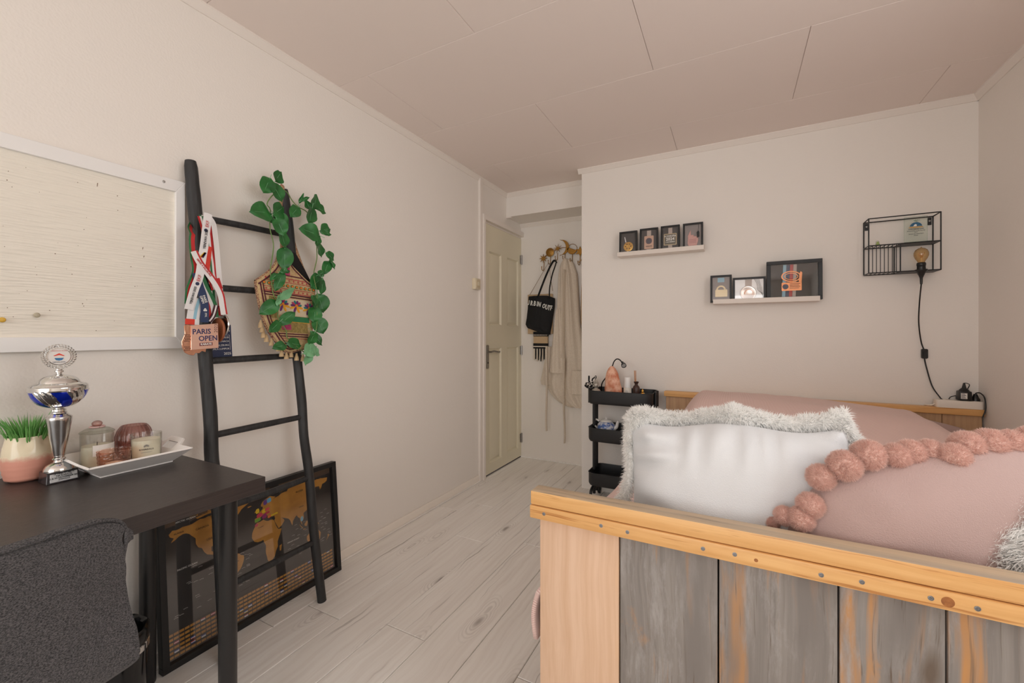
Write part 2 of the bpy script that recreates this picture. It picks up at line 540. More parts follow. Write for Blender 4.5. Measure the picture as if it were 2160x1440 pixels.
def circ(r, n=24, a0=0.0, a1=2 * PI, c=(0, 0)):
    full = abs(a1 - a0 - 2 * PI) < 1e-6
    return [(c[0] + r * math.cos(a0 + (a1 - a0) * i / (n if full else n - 1)), c[1] + r * math.sin(a0 + (a1 - a0) * i / (n if full else n - 1))) for i in range(n)]
def rrect(x0, x1, y0, y1, r, n=5):
    P = []
    for cx, cy, a in ((x1 - r, y1 - r, 0), (x0 + r, y1 - r, PI / 2), (x0 + r, y0 + r, PI), (x1 - r, y0 + r, 1.5 * PI)):
        for i in range(n + 1):
            t = a + PI / 2 * i / n
            P.append((cx + r * math.cos(t), cy + r * math.sin(t)))
    return P
def smooth_path(pts, n=8):
    P = [Vector(p) for p in pts]
    out = []
    for i in range(len(P) - 1):
        p0, p1, p2, p3 = P[max(i - 1, 0)], P[i], P[i + 1], P[min(i + 2, len(P) - 1)]
        for k in range(n):
            t = k / n
            out.append(0.5 * ((2 * p1) + (p2 - p0) * t + (2 * p0 - 5 * p1 + 4 * p2 - p3) * t * t + (3 * p1 - p0 - 3 * p2 + p3) * t ** 3))
    out.append(P[-1])
    return out

# ------------------------------------------------------------------ the room
XL, XR, YB, YA, YF = 0.0, 2.995, 3.147, 3.67, WY      # left, right, shelf wall, alcove wall, window wall
ZC = 2.475
def struct(o): return tag(o, kind='structure')
# floor of single laminate boards
fl = thing('floor', (0, 0, 0), kind='structure')
MB().box(-0.1, 3.1, YF - 0.1, 3.77, -0.06, -0.0085).build('subfloor', pm('subfloor', S(60, 54, 50), 0.9), fl)
PWD, PLN = 0.1985, 1.285
def plank_mesh(L_):
    m = MB(); w = PWD - 0.0022; g = 0.0022
    m.hexa([(0, 0, -0.008), (w, 0, -0.008), (w, L_, -0.008), (0, L_, -0.008), (0, 0, -g), (w, 0, -g), (w, L_, -g), (0, L_, -g)])
    m.hexa([(0, 0, -g), (w, 0, -g), (w, L_, -g), (0, L_, -g), (g, g, 0), (w - g, g, 0), (w - g, L_ - g, 0), (g, L_ - g, 0)])
    return m
_src = None
k = 0
for i in range(-1, 16):
    x0 = -0.0245 + i * PWD
    if x0 > 2.99: break
    if x0 < -0.1: continue
    y = YF - 0.1 - random.random() * 0.9
    while y < 3.67:
        y0, y1 = max(y, YF - 0.1), min(y + PLN, 3.68)
        if y1 - y0 > 0.03:
            p = plank_mesh(y1 - y0 - 0.0022)
            p.v = [(a + x0, b + y0, c) for a, b, c in p.v]
            p.build('plank', FLOOR_W, fl, smooth=None)
        y += PLN
# walls
w = MB()
w.box(-0.1, 0, YF - 0.1, 2.955, 0, ZC).box(-0.1, 0, 2.955, YA, 2.14, ZC)
struct(w.build('wall_left', WALL, smooth=None))
struct(MB().box(0.79, XR, YB, YA + 0.1, 0, ZC).build('wall_back', WALL, smooth=None))
struct(MB().box(-0.1, 0.79, YA, YA + 0.1, 0, ZC).build('wall_alcove', WALL, smooth=None))
w = MB()
w.box(XR, XR + 0.1, YF - 0.1, RY0, 0, ZC).box(XR, XR + 0.1, RY1, YA + 0.1, 0, ZC).box(XR, XR + 0.1, RY0, RY1, 0, RZ0).box(XR, XR + 0.1, RY0, RY1, RZ1, ZC)
struct(w.build('wall_right', WALL, smooth=None))
w = MB()
w.box(-0.0, XR, YF - 0.1, YF, 0, WZ0).box(0.0, XR, YF - 0.1, YF, WZ1, ZC).box(0.0, WX0, YF - 0.1, YF, WZ0, WZ1).box(WX1, XR, YF - 0.1, YF, WZ0, WZ1)
struct(w.build('wall_front', WALL, smooth=None))
# corridor wall behind the door
win = thing('window_1', ((WX0 + WX1) / 2, YF - 0.05, WZ0), kind='structure')
f = 0.05
xm = WX0 + 0.8; xm2 = WX1 - 0.8
for b_ in ((WX0, WX1, YF - 0.09, YF - 0.03, WZ0, WZ0 + f), (WX0, WX1, YF - 0.09, YF - 0.03, WZ1 - f, WZ1)):
    bx('window_rail', b_, SILLP, win)
for xa in (WX0, xm - f / 2, xm2 - f / 2, WX1 - f):
    bx('window_stile', (xa, xa + f, YF - 0.088, YF - 0.032, WZ0 + f, WZ1 - f), SILLP, win)
bx('window_sill', (WX0 - 0.05, WX1 + 0.05, YF - 0.02, YF + 0.14, WZ0 - 0.03, WZ0 - 0.002), SILLP, win, bevel=0.004)
added_win = thing('added_window', (XR + 0.05, (RY0 + RY1) / 2, RZ0), kind='structure')  # added window out of view, lets in extra side light
for b_ in ((RZ0, RZ0 + f), (RZ1 - f, RZ1)):
    bx('window_rail', (XR + 0.03, XR + 0.09, RY0, RY1, *b_), SILLP, added_win)
for ya in (RY0, (RY0 + RY1) / 2 - f / 2, RY1 - f):
    bx('window_stile', (XR + 0.032, XR + 0.088, ya, ya + f, RZ0 + f, RZ1 - f), SILLP, added_win)
# soffit over the alcove
struct(MB().box(0, 0.79, 3.372, YA, 2.265, ZC).build('trim_1', WALL, smooth=None))
# ceiling of boards with bevelled joints
ce = thing('ceiling', (0, 0, ZC), kind='structure')
MB().box(-0.1, 3.1, YF - 0.1, 3.77, ZC + 0.012, ZC + 0.07).build('ceiling_deck', CEIL, ce, smooth=None)
rows = [2.744 + 0.618 * q for q in range(-13, 2)]
for q, y0 in enumerate(rows):
    y1 = y0 + 0.618
    odd = (q % 2 == 1)
    xs = [1.489 + 1.262 * j + (0.0 if odd else -0.631) for j in range(-2, 3)]
    for xa in xs:
        xb = xa + 1.262
        a0, a1 = max(xa, 0.0), min(xb, XR)
        b0, b1 = max(y0, YF), min(y1, YA)
        if a1 - a0 < 0.02 or b1 - b0 < 0.02: continue
        g = 0.0022
        m = MB()
        m.hexa([(a0 + g, b0 + g, ZC), (a0 + g, b1 - g, ZC), (a1 - g, b1 - g, ZC), (a1 - g, b0 + g, ZC),
                (a0 + .0004, b0 + .0004, ZC + 0.003), (a0 + .0004, b1 - .0004, ZC + 0.003), (a1 - .0004, b1 - .0004, ZC + 0.003), (a1 - .0004, b0 + .0004, ZC + 0.003)])
        m.build('ceiling_board', CEIL, ce, smooth=None)
# crown mouldings: small stepped cove
def crown(n, p0, p1, inward):
    p0, p1, iw = Vector(p0), Vector(p1), Vector(inward)
    prof = [(0, 0), (0, -0.034), (0.006, -0.034), (0.009, -0.03), (0.022, -0.010), (0.026, -0.007), (0.026, 0)]
    m = MB()
    P = [[p + iw * a + Vector((0, 0, z)) for a, z in prof] for p in (p0, p1)]
    m.grid(P)
    m.f.append(tuple(range(len(prof)))); m.m.append(0)
    m.f.append(tuple(len(prof) + i for i in reversed(range(len(prof))))); m.m.append(0)
    return struct(m.build('trim_%d' % n, TRIM, smooth=30))
crown(2, (0, YF, ZC), (0, 3.372, ZC), (1, 0, 0))
crown(3, (0.765, YB, ZC), (XR, YB, ZC), (0, -1, 0))
crown(4, (XR, YF, ZC), (XR, YB, ZC), (-1, 0, 0))
crown(5, (0.0, 3.372, ZC), (0.79, 3.372, ZC), (0, -1, 0))
crown(6, (0.0, YA, 2.265), (0.79, YA, 2.265), (0, -1, 0))
struct(bx('trim_7', (0.0, 0.05, 3.365, 3.395, 2.253, 2.268), TRIM, bevel=0.003))
# baseboard and the floor strip in front of it
struct(bx('baseboard_left', (0, 0.012, YF, 2.888, 0.0, 0.052), CREAM, bevel=0.002))
struct(bx('trim_8', (0.012, 0.026, YF, 2.888, 0.0, 0.009), FLOOR_W, bevel=0.003))
struct(bx('trim_9', (0.05, 0.79, YA - 0.012, YA, 0.0, 0.012), FLOOR_W, bevel=0.003))
# full-height post beside the door, casing
struct(bx('trim_10', (0, 0.022, 2.888, 2.93, 0.0, ZC - 0.002), TRIM, bevel=0.003))
m = MB().box(0.0, 0.034, 2.93, 2.957, 0, 2.182).box(0, 0.034, 2.957, YA, 2.14, 2.182).box(-0.08, 0.0, 2.947, 2.957, 0, 2.14).box(-0.08, 0, 2.957, YA, 2.127, 2.14)
struct(m.build('trim_11', TRIM, smooth=None))
struct(bx('trim_12', (-0.095, 0.0, 2.957, YA, -0.004, 0.004), pm('door_gap_shade', S(58, 34, 30), 0.6), bevel=0))  # dark colour stands in for the shade in the gap under the door

# ------------------------------------------------------------------ door
dr = thing('door_1', (0.0, 3.34, 0.012), kind='structure')
DY0, DY1, DZ0, DZ1 = 2.962, 3.664, 0.014, 2.122
pan = [(3.055, 3.268, 1.275, 1.90), (3.375, 3.600, 1.275, 1.90), (3.055, 3.268, 0.10, 1.075), (3.375, 3.600, 0.10, 1.075)]
m = MB().box(-0.034, -0.014, DY0, DY1, DZ0, DZ1)
ys = [DY0, 3.055, 3.268, 3.375, 3.600, DY1]; zs = [DZ0, 0.10, 1.075, 1.275, 1.90, DZ1]
for iy in range(5):
    for iz in range(5):
        if iy in (1, 3) and iz in (1, 3): continue
        m.box(-0.014, 0.006, ys[iy], ys[iy + 1], zs[iz], zs[iz + 1])
m.build('leaf', DOORP, dr, smooth=None)
for (a, b, c, d) in pan:
    q = 0.012; q2 = 0.035
    m = MB()
    loops = [(0.0, 0.006), (q, -0.010), (q2, 0.000), (q2 + .004, 0.001)]
    P = []
    for ins, x in loops:
        P.append([(x, a + ins, c + ins), (x, b - ins, c + ins), (x, b - ins, d - ins), (x, a + ins, d - ins)])
    bs = 0
    for L0 in P: m.v += L0
    for i in range(3):
        for j in range(4):
            m.f.append((i * 4 + j, i * 4 + (j + 1) % 4, i * 4 + 4 + (j + 1) % 4, i * 4 + 4 + j)); m.m.append(0)
    m.f.append((12, 13, 14, 15)); m.m.append(0)
    m.build('door_panel', DOORP, dr, smooth=20)
hd = MB().prism(rrect(3.004, 3.040, 0.905, 1.105, 0.012), ((0.006, 0, 0), (0, 1, 0), (0, 0, 1), (1, 0, 0)), 0.008).build('handle', STEEL, dr, bevel=0.002)
m = MB().tube([(0.012, 3.022, 1.047), (0.05, 3.022, 1.047)], 0.009, 14)
m.tube(smooth_path([(0.05, 3.014, 1.047), (0.052, 3.06, 1.052), (0.052, 3.11, 1.045), (0.05, 3.15, 1.04), (0.047, 3.165, 1.046)], 5), [0.009] * 5 + [0.008] * 11 + [0.007] * 5, 12)
m.build('lever', STEEL, hd)
MB().tube([(0.014, 3.022, 0.955), (0.018, 3.022, 0.955)], 0.006, 12).build('keyhole', BLACKP, hd)
for z in (0.19, 1.04, 1.92):
    m = MB().tube([(0.012, 3.660, z - 0.045), (0.012, 3.660, z + 0.045)], 0.007, 10)
    m.box(0.006, 0.009, 3.635, 3.662, z - 0.04, z + 0.04)
    m.build('hinge', STEEL, dr)

# light switch by the door
sw = thing('light_switch', (0.0, 2.838, 1.555), 'old cream surface-mounted light switch on the left wall beside the door', 'light switch')
SWM = pm('aged_cream_plastic', S(226, 214, 188), 0.4)
bx('box', (0, 0.034, 2.80, 2.876, 1.553, 1.64), SWM, sw, bevel=0.005, seg=2)
bx('plate', (0.034, 0.037, 2.812, 2.864, 1.566, 1.628), pm('switch_plate', S(214, 198, 168), 0.4), sw, bevel=0.001)
bx('rocker', (0.037, 0.042, 2.824, 2.852, 1.582, 1.612), SWM, sw, bevel=0.002)
# ------------------------------------------------------------------ soft things
def sstep(a, b, x):
    t = min(1, max(0, (x - a) / (b - a))); return t * t * (3 - 2 * t)
def pillow_pts(c, U, W, Nn, hw, hh, th, n=30, p=2.6, pinch=0.10, wr=0.006, seed=0.0, bow=None, wrs=7.0, gather=0.0):
    """two bulging faces of a cushion; returns (front grid, back grid) of points"""
    c, U, W, Nn = [Vector(q) for q in (c, U, W, Nn)]
    F, B = [], []
    for i in range(n + 1):
        fr, br = [], []
        u = math.sin(PI / 2 * (-1 + 2 * i / n))
        for j in range(n + 1):
            v = math.sin(PI / 2 * (-1 + 2 * j / n))
            x = u * hw * (1 - pinch * (1 - v * v) * abs(u) ** 2)
            y = v * hh * (1 - pinch * (1 - u * u) * abs(v) ** 2)
            if bow: y += bow(u, v)
            t = th * max(0.0, (1 - abs(u) ** p) * (1 - abs(v) ** p)) ** 0.55
            k = noise.noise(Vector((x * wrs + seed, y * wrs * 0.6, seed * 3))) + 0.5 * noise.noise(Vector((x * wrs * 2.6, y * wrs * 1.3 + seed, seed)))
            if gather:
                k += gather * (math.sin(x * 95 + 5 * noise.noise(Vector((x * 9, y * 3, seed)))) * sstep(0.15, 0.95, v) * 0.55 + math.sin(y * 80 + 4 * noise.noise(Vector((x * 3, y * 9, seed)))) * sstep(-0.35, -0.95, u) * 1.1 + 0.8 * math.sin(x * 40 + y * 55 + 3 * noise.noise(Vector((x * 6, y * 6, 1.0)))) * sstep(0.3, 0.9, u))
            e = max(0.0, 1 - max(abs(u), abs(v)) ** 8)
            base = c + U * x + W * y
            fr.append(base + Nn * (t + wr * k * e))
            br.append(base - Nn * (t * 0.8 + wr * 0.6 * k * e))
        F.append(fr); B.append(br)
    return F, B
def fur(name, pts, nrm, length, wid, mat, parent, jitter=0.5, droop=0.35, dirv=None, clump=None, camt=1.1):
    """tapered three-triangle strands, all in one mesh"""
    n = len(pts)
    pts = np.asarray(pts, float); nrm = np.asarray(nrm, float)
    d = nrm + rng.normal(0, jitter, (n, 3))
    if clump is not None:
        s = clump
        cl = np.array([noise.noise_vector(Vector(p * s)) for p in pts])
        d = d + cl * camt
    if dirv is not None: d = d + np.asarray(dirv)
    d /= np.linalg.norm(d, axis=1)[:, None] + 1e-9
    L_ = length * rng.uniform(0.55, 1.15, n)[:, None]
    side = np.cross(d, rng.normal(0, 1, (n, 3))); side /= np.linalg.norm(side, axis=1)[:, None] + 1e-9
    g = np.array([0, 0, -1.0])
    mid = pts + d * L_ * 0.55 + g * L_ * droop * 0.15
    tip = pts + d * L_ * 0.92 + g * L_ * droop * 0.6
    w = wid * rng.uniform(0.7, 1.2, n)[:, None]
    Vv = np.empty((n, 5, 3))
    Vv[:, 0] = pts - side * w; Vv[:, 1] = pts + side * w
    Vv[:, 2] = mid + side * w * 0.7; Vv[:, 3] = mid - side * w * 0.7
    Vv[:, 4] = tip
    o0 = np.array(ORG[parent.name]) if parent is not None else np.zeros(3)
    Vv = (Vv - o0).reshape(-1, 3)
    b = (np.arange(n) * 5)[:, None]
    q = (b + np.array([0, 1, 2, 3])).astype(np.int32)
    t = (b + np.array([3, 2, 4])).astype(np.int32)
    me = bpy.data.meshes.new(name)
    me.vertices.add(len(Vv)); me.vertices.foreach_set('co', Vv.ravel())
    loops = np.concatenate([q.ravel(), t.ravel()])
    me.loops.add(len(loops)); me.loops.foreach_set('vertex_index', loops)
    me.polygons.add(2 * n)
    ls = np.concatenate([np.arange(n) * 4, 4 * n + np.arange(n) * 3]).astype(np.int32)
    me.polygons.foreach_set('loop_start', ls)
    me.update(calc_edges=True)
    me.materials.append(mat)
    o = bpy.data.objects.new(name, me); COL.objects.link(o)
    if parent is not None: o.parent = parent
    o['kind'] = 'stuff'
    ORG[o.name] = Vector(o0)
    return o
def sample_grid(G, n, keep=None):
    nu, nv = len(G) - 1, len(G[0]) - 1
    A = np.array([[tuple(q) for q in row] for row in G])
    i = rng.integers(0, nu, n * 3); j = rng.integers(0, nv, n * 3)
    ar = np.linalg.norm(np.cross(A[i + 1, j] - A[i, j], A[i, j + 1] - A[i, j]), axis=1)
    ok = rng.uniform(0, 1, n * 3) < ar / (ar.max() + 1e-12)
    i, j = i[ok][:n], j[ok][:n]
    a = rng.uniform(0, 1, len(i))[:, None]; b = rng.uniform(0, 1, len(i))[:, None]
    p = A[i, j] * (1 - a) * (1 - b) + A[i + 1, j] * a * (1 - b) + A[i, j + 1] * (1 - a) * b + A[i + 1, j + 1] * a * b
    nn = np.cross(A[i + 1, j] - A[i, j], A[i, j + 1] - A[i, j])
    nn /= np.linalg.norm(nn, axis=1)[:, None] + 1e-12
    uv = np.stack([(i + a[:, 0]) / nu, (j + b[:, 0]) / nv], 1)
    return p, nn, uv

# ------------------------------------------------------------------ bed
BX0, BX1 = 1.397, 2.985
bed = thing('bed_frame', (2.19, 2.05, 0), 'wooden plank bed frame with grey-washed footboard and oiled pine rails', 'bed')
CUTS = [BX0, 1.599, 1.804, 2.005, 2.152, 2.352, 2.552, 2.752, BX1]
fb = MB().box(BX0 + .002, BX1, 0.998, 1.002, 0.05, 0.76).build('footboard', pm('gap_black', S(20, 16, 13), 0.9), bed, smooth=None)
for i in range(8):
    bx('plank', (CUTS[i] + 0.0014, CUTS[i + 1] - 0.0014, 0.973, 0.998, 0.02 + 0.004 * (i % 3), 0.7635), PALE_W if i == 0 else GREY_W, fb, bevel=0.0025, seg=2)
cap = bx('cap_rail', (1.381, 2.99, 0.953, 1.003, 0.7655, 0.8), ORANGE_W, fb, bevel=0.004, seg=2)
for pl_ in cap.data.polygons:
    if pl_.normal.z > 0.9: pl_.material_index = 1
cap.data.materials.append(TOP_W)
rl = bx('front_rail', (1.380, 2.99, 0.951, 0.9728, 0.7325, 0.7642), ORANGE_W, fb, bevel=0.003, seg=2)
SCRW = pm('screw_steel', S(150, 150, 152), 0.35, 1.0)
_sc = None
for x in (1.419, 1.562, 1.622, 1.776, 1.834, 1.975, 2.034, 2.125, 2.181, 2.33, 2.40):
    z = 0.7487 + random.uniform(-0.002, 0.002)
    m = MB().lathe([(0.0042, 0.0), (0.0042, 0.0006), (0.003, 0.0008), (0.0026, 0.0002), (0, 0.0002)], (x, 0.951, z), 14, ax=(V3(1, 0, 0), V3(0, 0, 1), V3(0, -1, 0)))
    m.box(x - 0.0022, x + 0.0022, 0.9500, 0.9506, z - 0.0005, z + 0.0005).box(x - 0.0005, x + 0.0005, 0.9500, 0.9506, z - 0.0022, z + 0.0022)
    m.build('screw', SCRW, bed)
KN = pm('wood_knot', S(176, 112, 56), 0.5, var=(120, S(136, 80, 38), 0.2))
for x, r, z in ((2.146, 0.0085, 0.7475), (1.871, 0.0035, 0.7480)):
    MB().lathe([(r, 0), (r, 0.0003), (0, 0.0004)], (x, 0.9511, z), 20, ax=(V3(1, 0, 0), V3(0, 0, 1), V3(0, -1, 0))).build('knot', KN, bed)
hb = MB().box(1.42, BX1, 3.104, 3.108, 0.05, 0.76).build('headboard', MATS['gap_black'], bed, smooth=None)
HC = [1.42, 1.60, 1.795, 1.99, 2.19, 2.36, 2.52, 2.68, 2.83, BX1]
for i in range(9):
    bx('plank', (HC[i] + 0.001, HC[i + 1] - 0.001, 3.080, 3.104, 0.05, 0.765), HEAD_W, hb, bevel=0.002)
bx('cap_rail', (1.410, 2.99, 3.062, 3.125, 0.7655, 0.8), ORANGE_W, hb, bevel=0.004, seg=2)
for x0, x1 in ((1.405, 1.43), (2.955, 2.98)):
    bx('side_board', (x0, x1, 1.004, 3.078, 0.2, 0.40), SIDE_W, bed, bevel=0.003)
bx('slat_base', (1.432, 2.953, 1.004, 3.078, 0.22, 0.25), SIDE_W, bed)
mt = MB().prism(rrect(1.436, 2.95, 1.01, 3.07, 0.05), ((0, 0, 0.252), (1, 0, 0), (0, 1, 0), (0, 0, 1)), 0.232).build('mattress', pm('mattress_cover', S(232, 226, 220), 0.9), bevel=0.03, seg=3)
tag(mt, 'thick white mattress lying in the wooden bed frame under the pink duvet', 'mattress')
# duvet: dusty pink with fine white stripes, pulled up over pillows at the head, hanging over the left side
m_ = bpy.data.materials.new('striped_duvet_cotton'); m_.use_nodes = True
N, L = nodes_of(m_)
b_ = N['Principled BSDF']; b_.inputs['Roughness'].default_value = 0.9; b_.inputs['Sheen Weight'].default_value = 0.1
at_ = N.new('ShaderNodeUVMap')
wv = N.new('ShaderNodeTexWave'); wv.wave_type = 'BANDS'; wv.bands_direction = 'X'; wv.inputs['Scale'].default_value = 62.0; wv.inputs['Distortion'].default_value = 0.0
L.new(at_.outputs[0], wv.inputs['Vector'])
mx_ = N.new('ShaderNodeMix'); mx_.data_type = 'RGBA'
L.new(wv.outputs['Fac'], mx_.inputs['Factor']); mx_.inputs[6].default_value = S(210, 168, 160); mx_.inputs[7].default_value = S(236, 214, 206)
L.new(mx_.outputs[2], b_.inputs['Base Color'])
DUVET = m_
def duvet_point(s, y):
    """s = distance across the cover from its left hem"""
    drape = 0.17
    hump = sstep(1.95, 2.62, y) * (1 - 0.45 * sstep(2.88, 3.06, y))
    if s < drape:
        x = 1.375 - 0.012 * math.sin(s / drape * PI) - 0.012 * (1 - s / drape) + 0.006 * noise.noise(Vector((y * 6, s * 5, 3)))
        z = 0.385 + s * 0.83 - 0.02 * noise.noise(Vector((y * 2.2, 1, 2)))
        return Vector((x + (0.06 * hump), y, z + 0.0))
    q = s - drape
    x = 1.375 + 0.05 * 0 + q * 0.985
    edge = sstep(0, 0.10, q)
    z = 0.5265 + 0.035 * edge
    right = 1 - sstep(2.62, 2.93, x)
    left = sstep(1.42, 1.68, x)
    hx = left * right
    z += 0.285 * hump * hx * (1 - 0.16 * sstep(1.9, 2.75, x))
    z += 0.012 * noise.noise(Vector((x * 4, y * 4, 0.3))) * edge + 0.005 * noise.noise(Vector((x * 13, y * 11, 4.0))) * edge
    x = x + 0.06 * hump * (1 - sstep(0, 0.2, q))
    return Vector((min(x, 2.972), y, z))
dv = MB()
NS, NY = 70, 70
TOTAL = 0.17 + 1.622
P = [[duvet_point(TOTAL * i / NS, 1.012 + (3.056 - 1.012) * j / NY) for j in range(NY + 1)] for i in range(NS + 1)]
dv.grid(P)
dvo = dv.build('duvet', DUVET, smooth=60)
tag(dvo, 'dusty pink finely striped duvet spread over the bed and bunched towards the headboard', 'duvet')
me = dvo.data
uvl = me.uv_layers.new(name='UVMap')
for lp in me.loops:
    co = me.vertices[lp.vertex_index].co + dvo.location
    uvl.data[lp.index].uv = (co.x if co.z > 0.5 or co.x > 1.39 else co.x + (0.53 - co.z), co.y)
sm = dvo.modifiers.new('thickness', 'SOLIDIFY'); sm.thickness = 0.012; sm.offset = -1
# end of a sleeping pillow poking out beside the duvet
F, B = pillow_pts((2.765, 2.955, 0.685), (0.97, -0.05, -0.22), (0.05, 0.8, 0.6), (0.1, -0.62, 0.78), 0.13, 0.075, 0.035, n=16, seed=5)
o = MB().grid(F).grid(B, flip=True).build('sleeping_pillow', PINK_COT, smooth=60)
tag(o, 'pink sleeping pillow peeking out between the duvet and the headboard', 'pillow')

# white cushion: smooth cotton face, fur trim along the top and the left side
def axes(U, W):
    U = Vector(U).normalized(); W = Vector(W); W = (W - U * W.dot(U)).normalized()
    return U, W, U.cross(W)
U, W, Nn = axes((1, 0.02, 0.045), (0, 0.30, 0.95))
wc = thing('fur_trimmed_cushion', (1.83, 1.15, 0.6), 'white cotton cushion with shaggy fur along its top edge, propped behind the footboard', 'cushion')
F, B = pillow_pts((1.832, 1.175, 0.764), U, W, Nn, 0.252, 0.205, 0.115, n=60, p=3.2, pinch=0.05, wr=0.0075, seed=1.7, gather=1.9,
                  bow=lambda u, v: 0.010 * math.cos(u * 5.0) * max(0, v) - 0.02 * (1 - abs(u)) * max(0, v) * 0)
MB().grid(F).build('cotton_front', WHITE_COT, wc, smooth=70)
MB().grid(B, flip=True).build('fur_backing', FURM, wc, smooth=70)
# lumpy fleece roll along the top seam and down the left side, then short dense curls on it
def fleece_roll(path, rad, nm='fleece_edge', n_hair=14000, ln=0.021, seed=0.0):
    P = smooth_path(path, 8)
    rr = []
    for k in range(len(P)):
        t = k / (len(P) - 1)
        rr.append(rad(t) * (1 + 0.22 * noise.noise(Vector((t * 14, seed, 1.0)))))
    m = MB().tube(P, rr, 14)
    A = np.array(m.v)
    dsp = np.array([0.35 * noise.noise(Vector(q) * 38) + 0.2 * noise.noise(Vector(q) * 85) for q in m.v])
    ctr = np.repeat(np.array([tuple(q) for q in P]), 14, axis=0)
    rad_ = A - ctr
    A = ctr + rad_ * (1 + dsp)[:, None]
    m.v = [tuple(q) for q in A]
    ro = m.build(nm, FURM, wc, smooth=80)
    nn = rad_ / (np.linalg.norm(rad_, axis=1)[:, None] + 1e-9)
    G_ = [[tuple(A[k * 14 + (q % 14)]) for q in range(15)] for k in range(len(P))]
    hp, hn, uv = sample_grid(G_, n_hair)
    idx = np.clip((uv[:, 0] * (len(P) - 1)).astype(int), 0, len(P) - 1)
    cc_ = np.array([tuple(q) for q in P])[idx]
    hn = hp - cc_; hn /= np.linalg.norm(hn, axis=1)[:, None] + 1e-9
    fur('fur', hp, hn, ln, 0.0009, FURS, wc, 0.40, 0.2, clump=60.0, camt=0.8)
CW = Vector((1.832, 1.175, 0.764))
def onp(u, v, n=0.0): return CW + U * (u * 0.252) + W * (v * 0.205) + Nn * n
fleece_roll([onp(-0.98, 0.92, 0.01), onp(-0.86, 1.05, 0.015), onp(-0.62, 1.03, 0.0), onp(-0.3, 1.04, 0.0), onp(0.0, 1.08, 0.012), onp(0.22, 1.06, 0.01), onp(0.5, 1.02, 0.0), onp(0.8, 1.06, 0.0), onp(1.0, 1.12, -0.005)],
            lambda t: 0.0105 + 0.012 * math.exp(-((t - 0.05) / 0.09) ** 2) + 0.011 * math.exp(-((t - 0.52) / 0.10) ** 2) + 0.005 * math.exp(-((t - 0.95) / 0.08) ** 2), n_hair=20000)
fleece_roll([onp(-0.96, 0.95, 0.005), onp(-1.0, 0.6, 0.0), onp(-0.99, 0.3, 0.0), onp(-1.05, -0.05, 0.005), onp(-1.09, -0.35, 0.01), onp(-1.02, -0.62, 0.0), onp(-1.06, -0.9, 0.0), onp(-1.0, -1.0, 0)],
            lambda t: 0.009 + 0.020 * math.exp(-((t - 0.58) / 0.10) ** 2) + 0.010 * math.exp(-((t - 0.88) / 0.1) ** 2) + 0.008 * math.exp(-(t / 0.1) ** 2), n_hair=14000, seed=4.0)
fleece_roll([onp(0.92, 1.0, 0.0), onp(1.0, 0.9, 0.0), onp(1.0, 0.72, 0.0)], lambda t: 0.012, n_hair=4000, seed=8.0)
pb, nb, uvb = sample_grid(B, 60000)
kb = (uvb[:, 1] > 0.80)
pb, nb = pb[kb][:12000], -nb[kb][:12000]
fur('fur', pb, nb * 0.6 + np.array(W) * 0.3, 0.022, 0.001, FURS, wc, 0.4, 0.3, clump=50.0)

# dusty pink cushion with pompoms along its upper and left edge
pc = thing('pompom_cushion', (2.18, 1.14, 0.60), 'dusty pink cotton cushion edged with a row of fluffy pompoms', 'cushion')
def corner_pillow(BL, BR, TL, TR, th, n=34, bl=0.0, bt=0.0, wr=0.006, seed=0.0, p=2.4):
    BL, BR, TL, TR = [Vector(q) for q in (BL, BR, TL, TR)]
    Ud = ((BR + TR) - (BL + TL)).normalized(); Wd = ((TL + TR) - (BL + BR)); Wd = (Wd - Ud * Wd.dot(Ud)).normalized(); Nd = Ud.cross(Wd)
    F, B = [], []
    for i in range(n + 1):
        u = math.sin(PI / 2 * (-1 + 2 * i / n)); a = (u + 1) / 2
        f, g = [], []
        for j in range(n + 1):
            v = math.sin(PI / 2 * (-1 + 2 * j / n)); b = (v + 1) / 2
            q = BL * (1 - a) * (1 - b) + BR * a * (1 - b) + TL * (1 - a) * b + TR * a * b
            q = q - Ud * (bl * (1 - v * v) * (1 - a)) + Wd * (bt * (1 - u * u) * b)
            t = th * max(0.0, (1 - abs(u) ** p) * (1 - abs(v) ** p)) ** 0.55
            k = noise.noise(Vector((q.x * 9 + seed, q.z * 9, seed))) + 0.5 * noise.noise(Vector((q.x * 24, q.z * 17 + seed, 2.0)))
            k += 0.9 * math.sin(q.z * 60 + 6 * noise.noise(Vector((q.x * 8, q.z * 5, 1)))) * max(0, 1 - a * 2.6)
            e = max(0.0, 1 - max(abs(u), abs(v)) ** 8)
            f.append(q + Nd * (t + wr * k * e)); g.append(q - Nd * (t * 0.8))
        F.append(f); B.append(g)
    return F, B
F, B = corner_pillow((1.93, 1.085, 0.62), (2.30, 1.125, 0.62), (2.005, 1.085, 0.895), (2.42, 1.215, 0.985), 0.090, bl=0.045, bt=0.025, wr=0.006, seed=4.1)
MB().grid(F).grid(B, flip=True).build('cover', PINK_COT, pc, smooth=70)
def pompom(seed):
    m = MB().ball((0, 0, 0), 0.86, 28, 16, disp=lambda d: 0.07 * noise.noise(d * 2.6 + Vector((seed, 0, 0))) + 0.04 * noise.noise(d * 7 + Vector((0, seed, 0))))
    return m
POMS = []
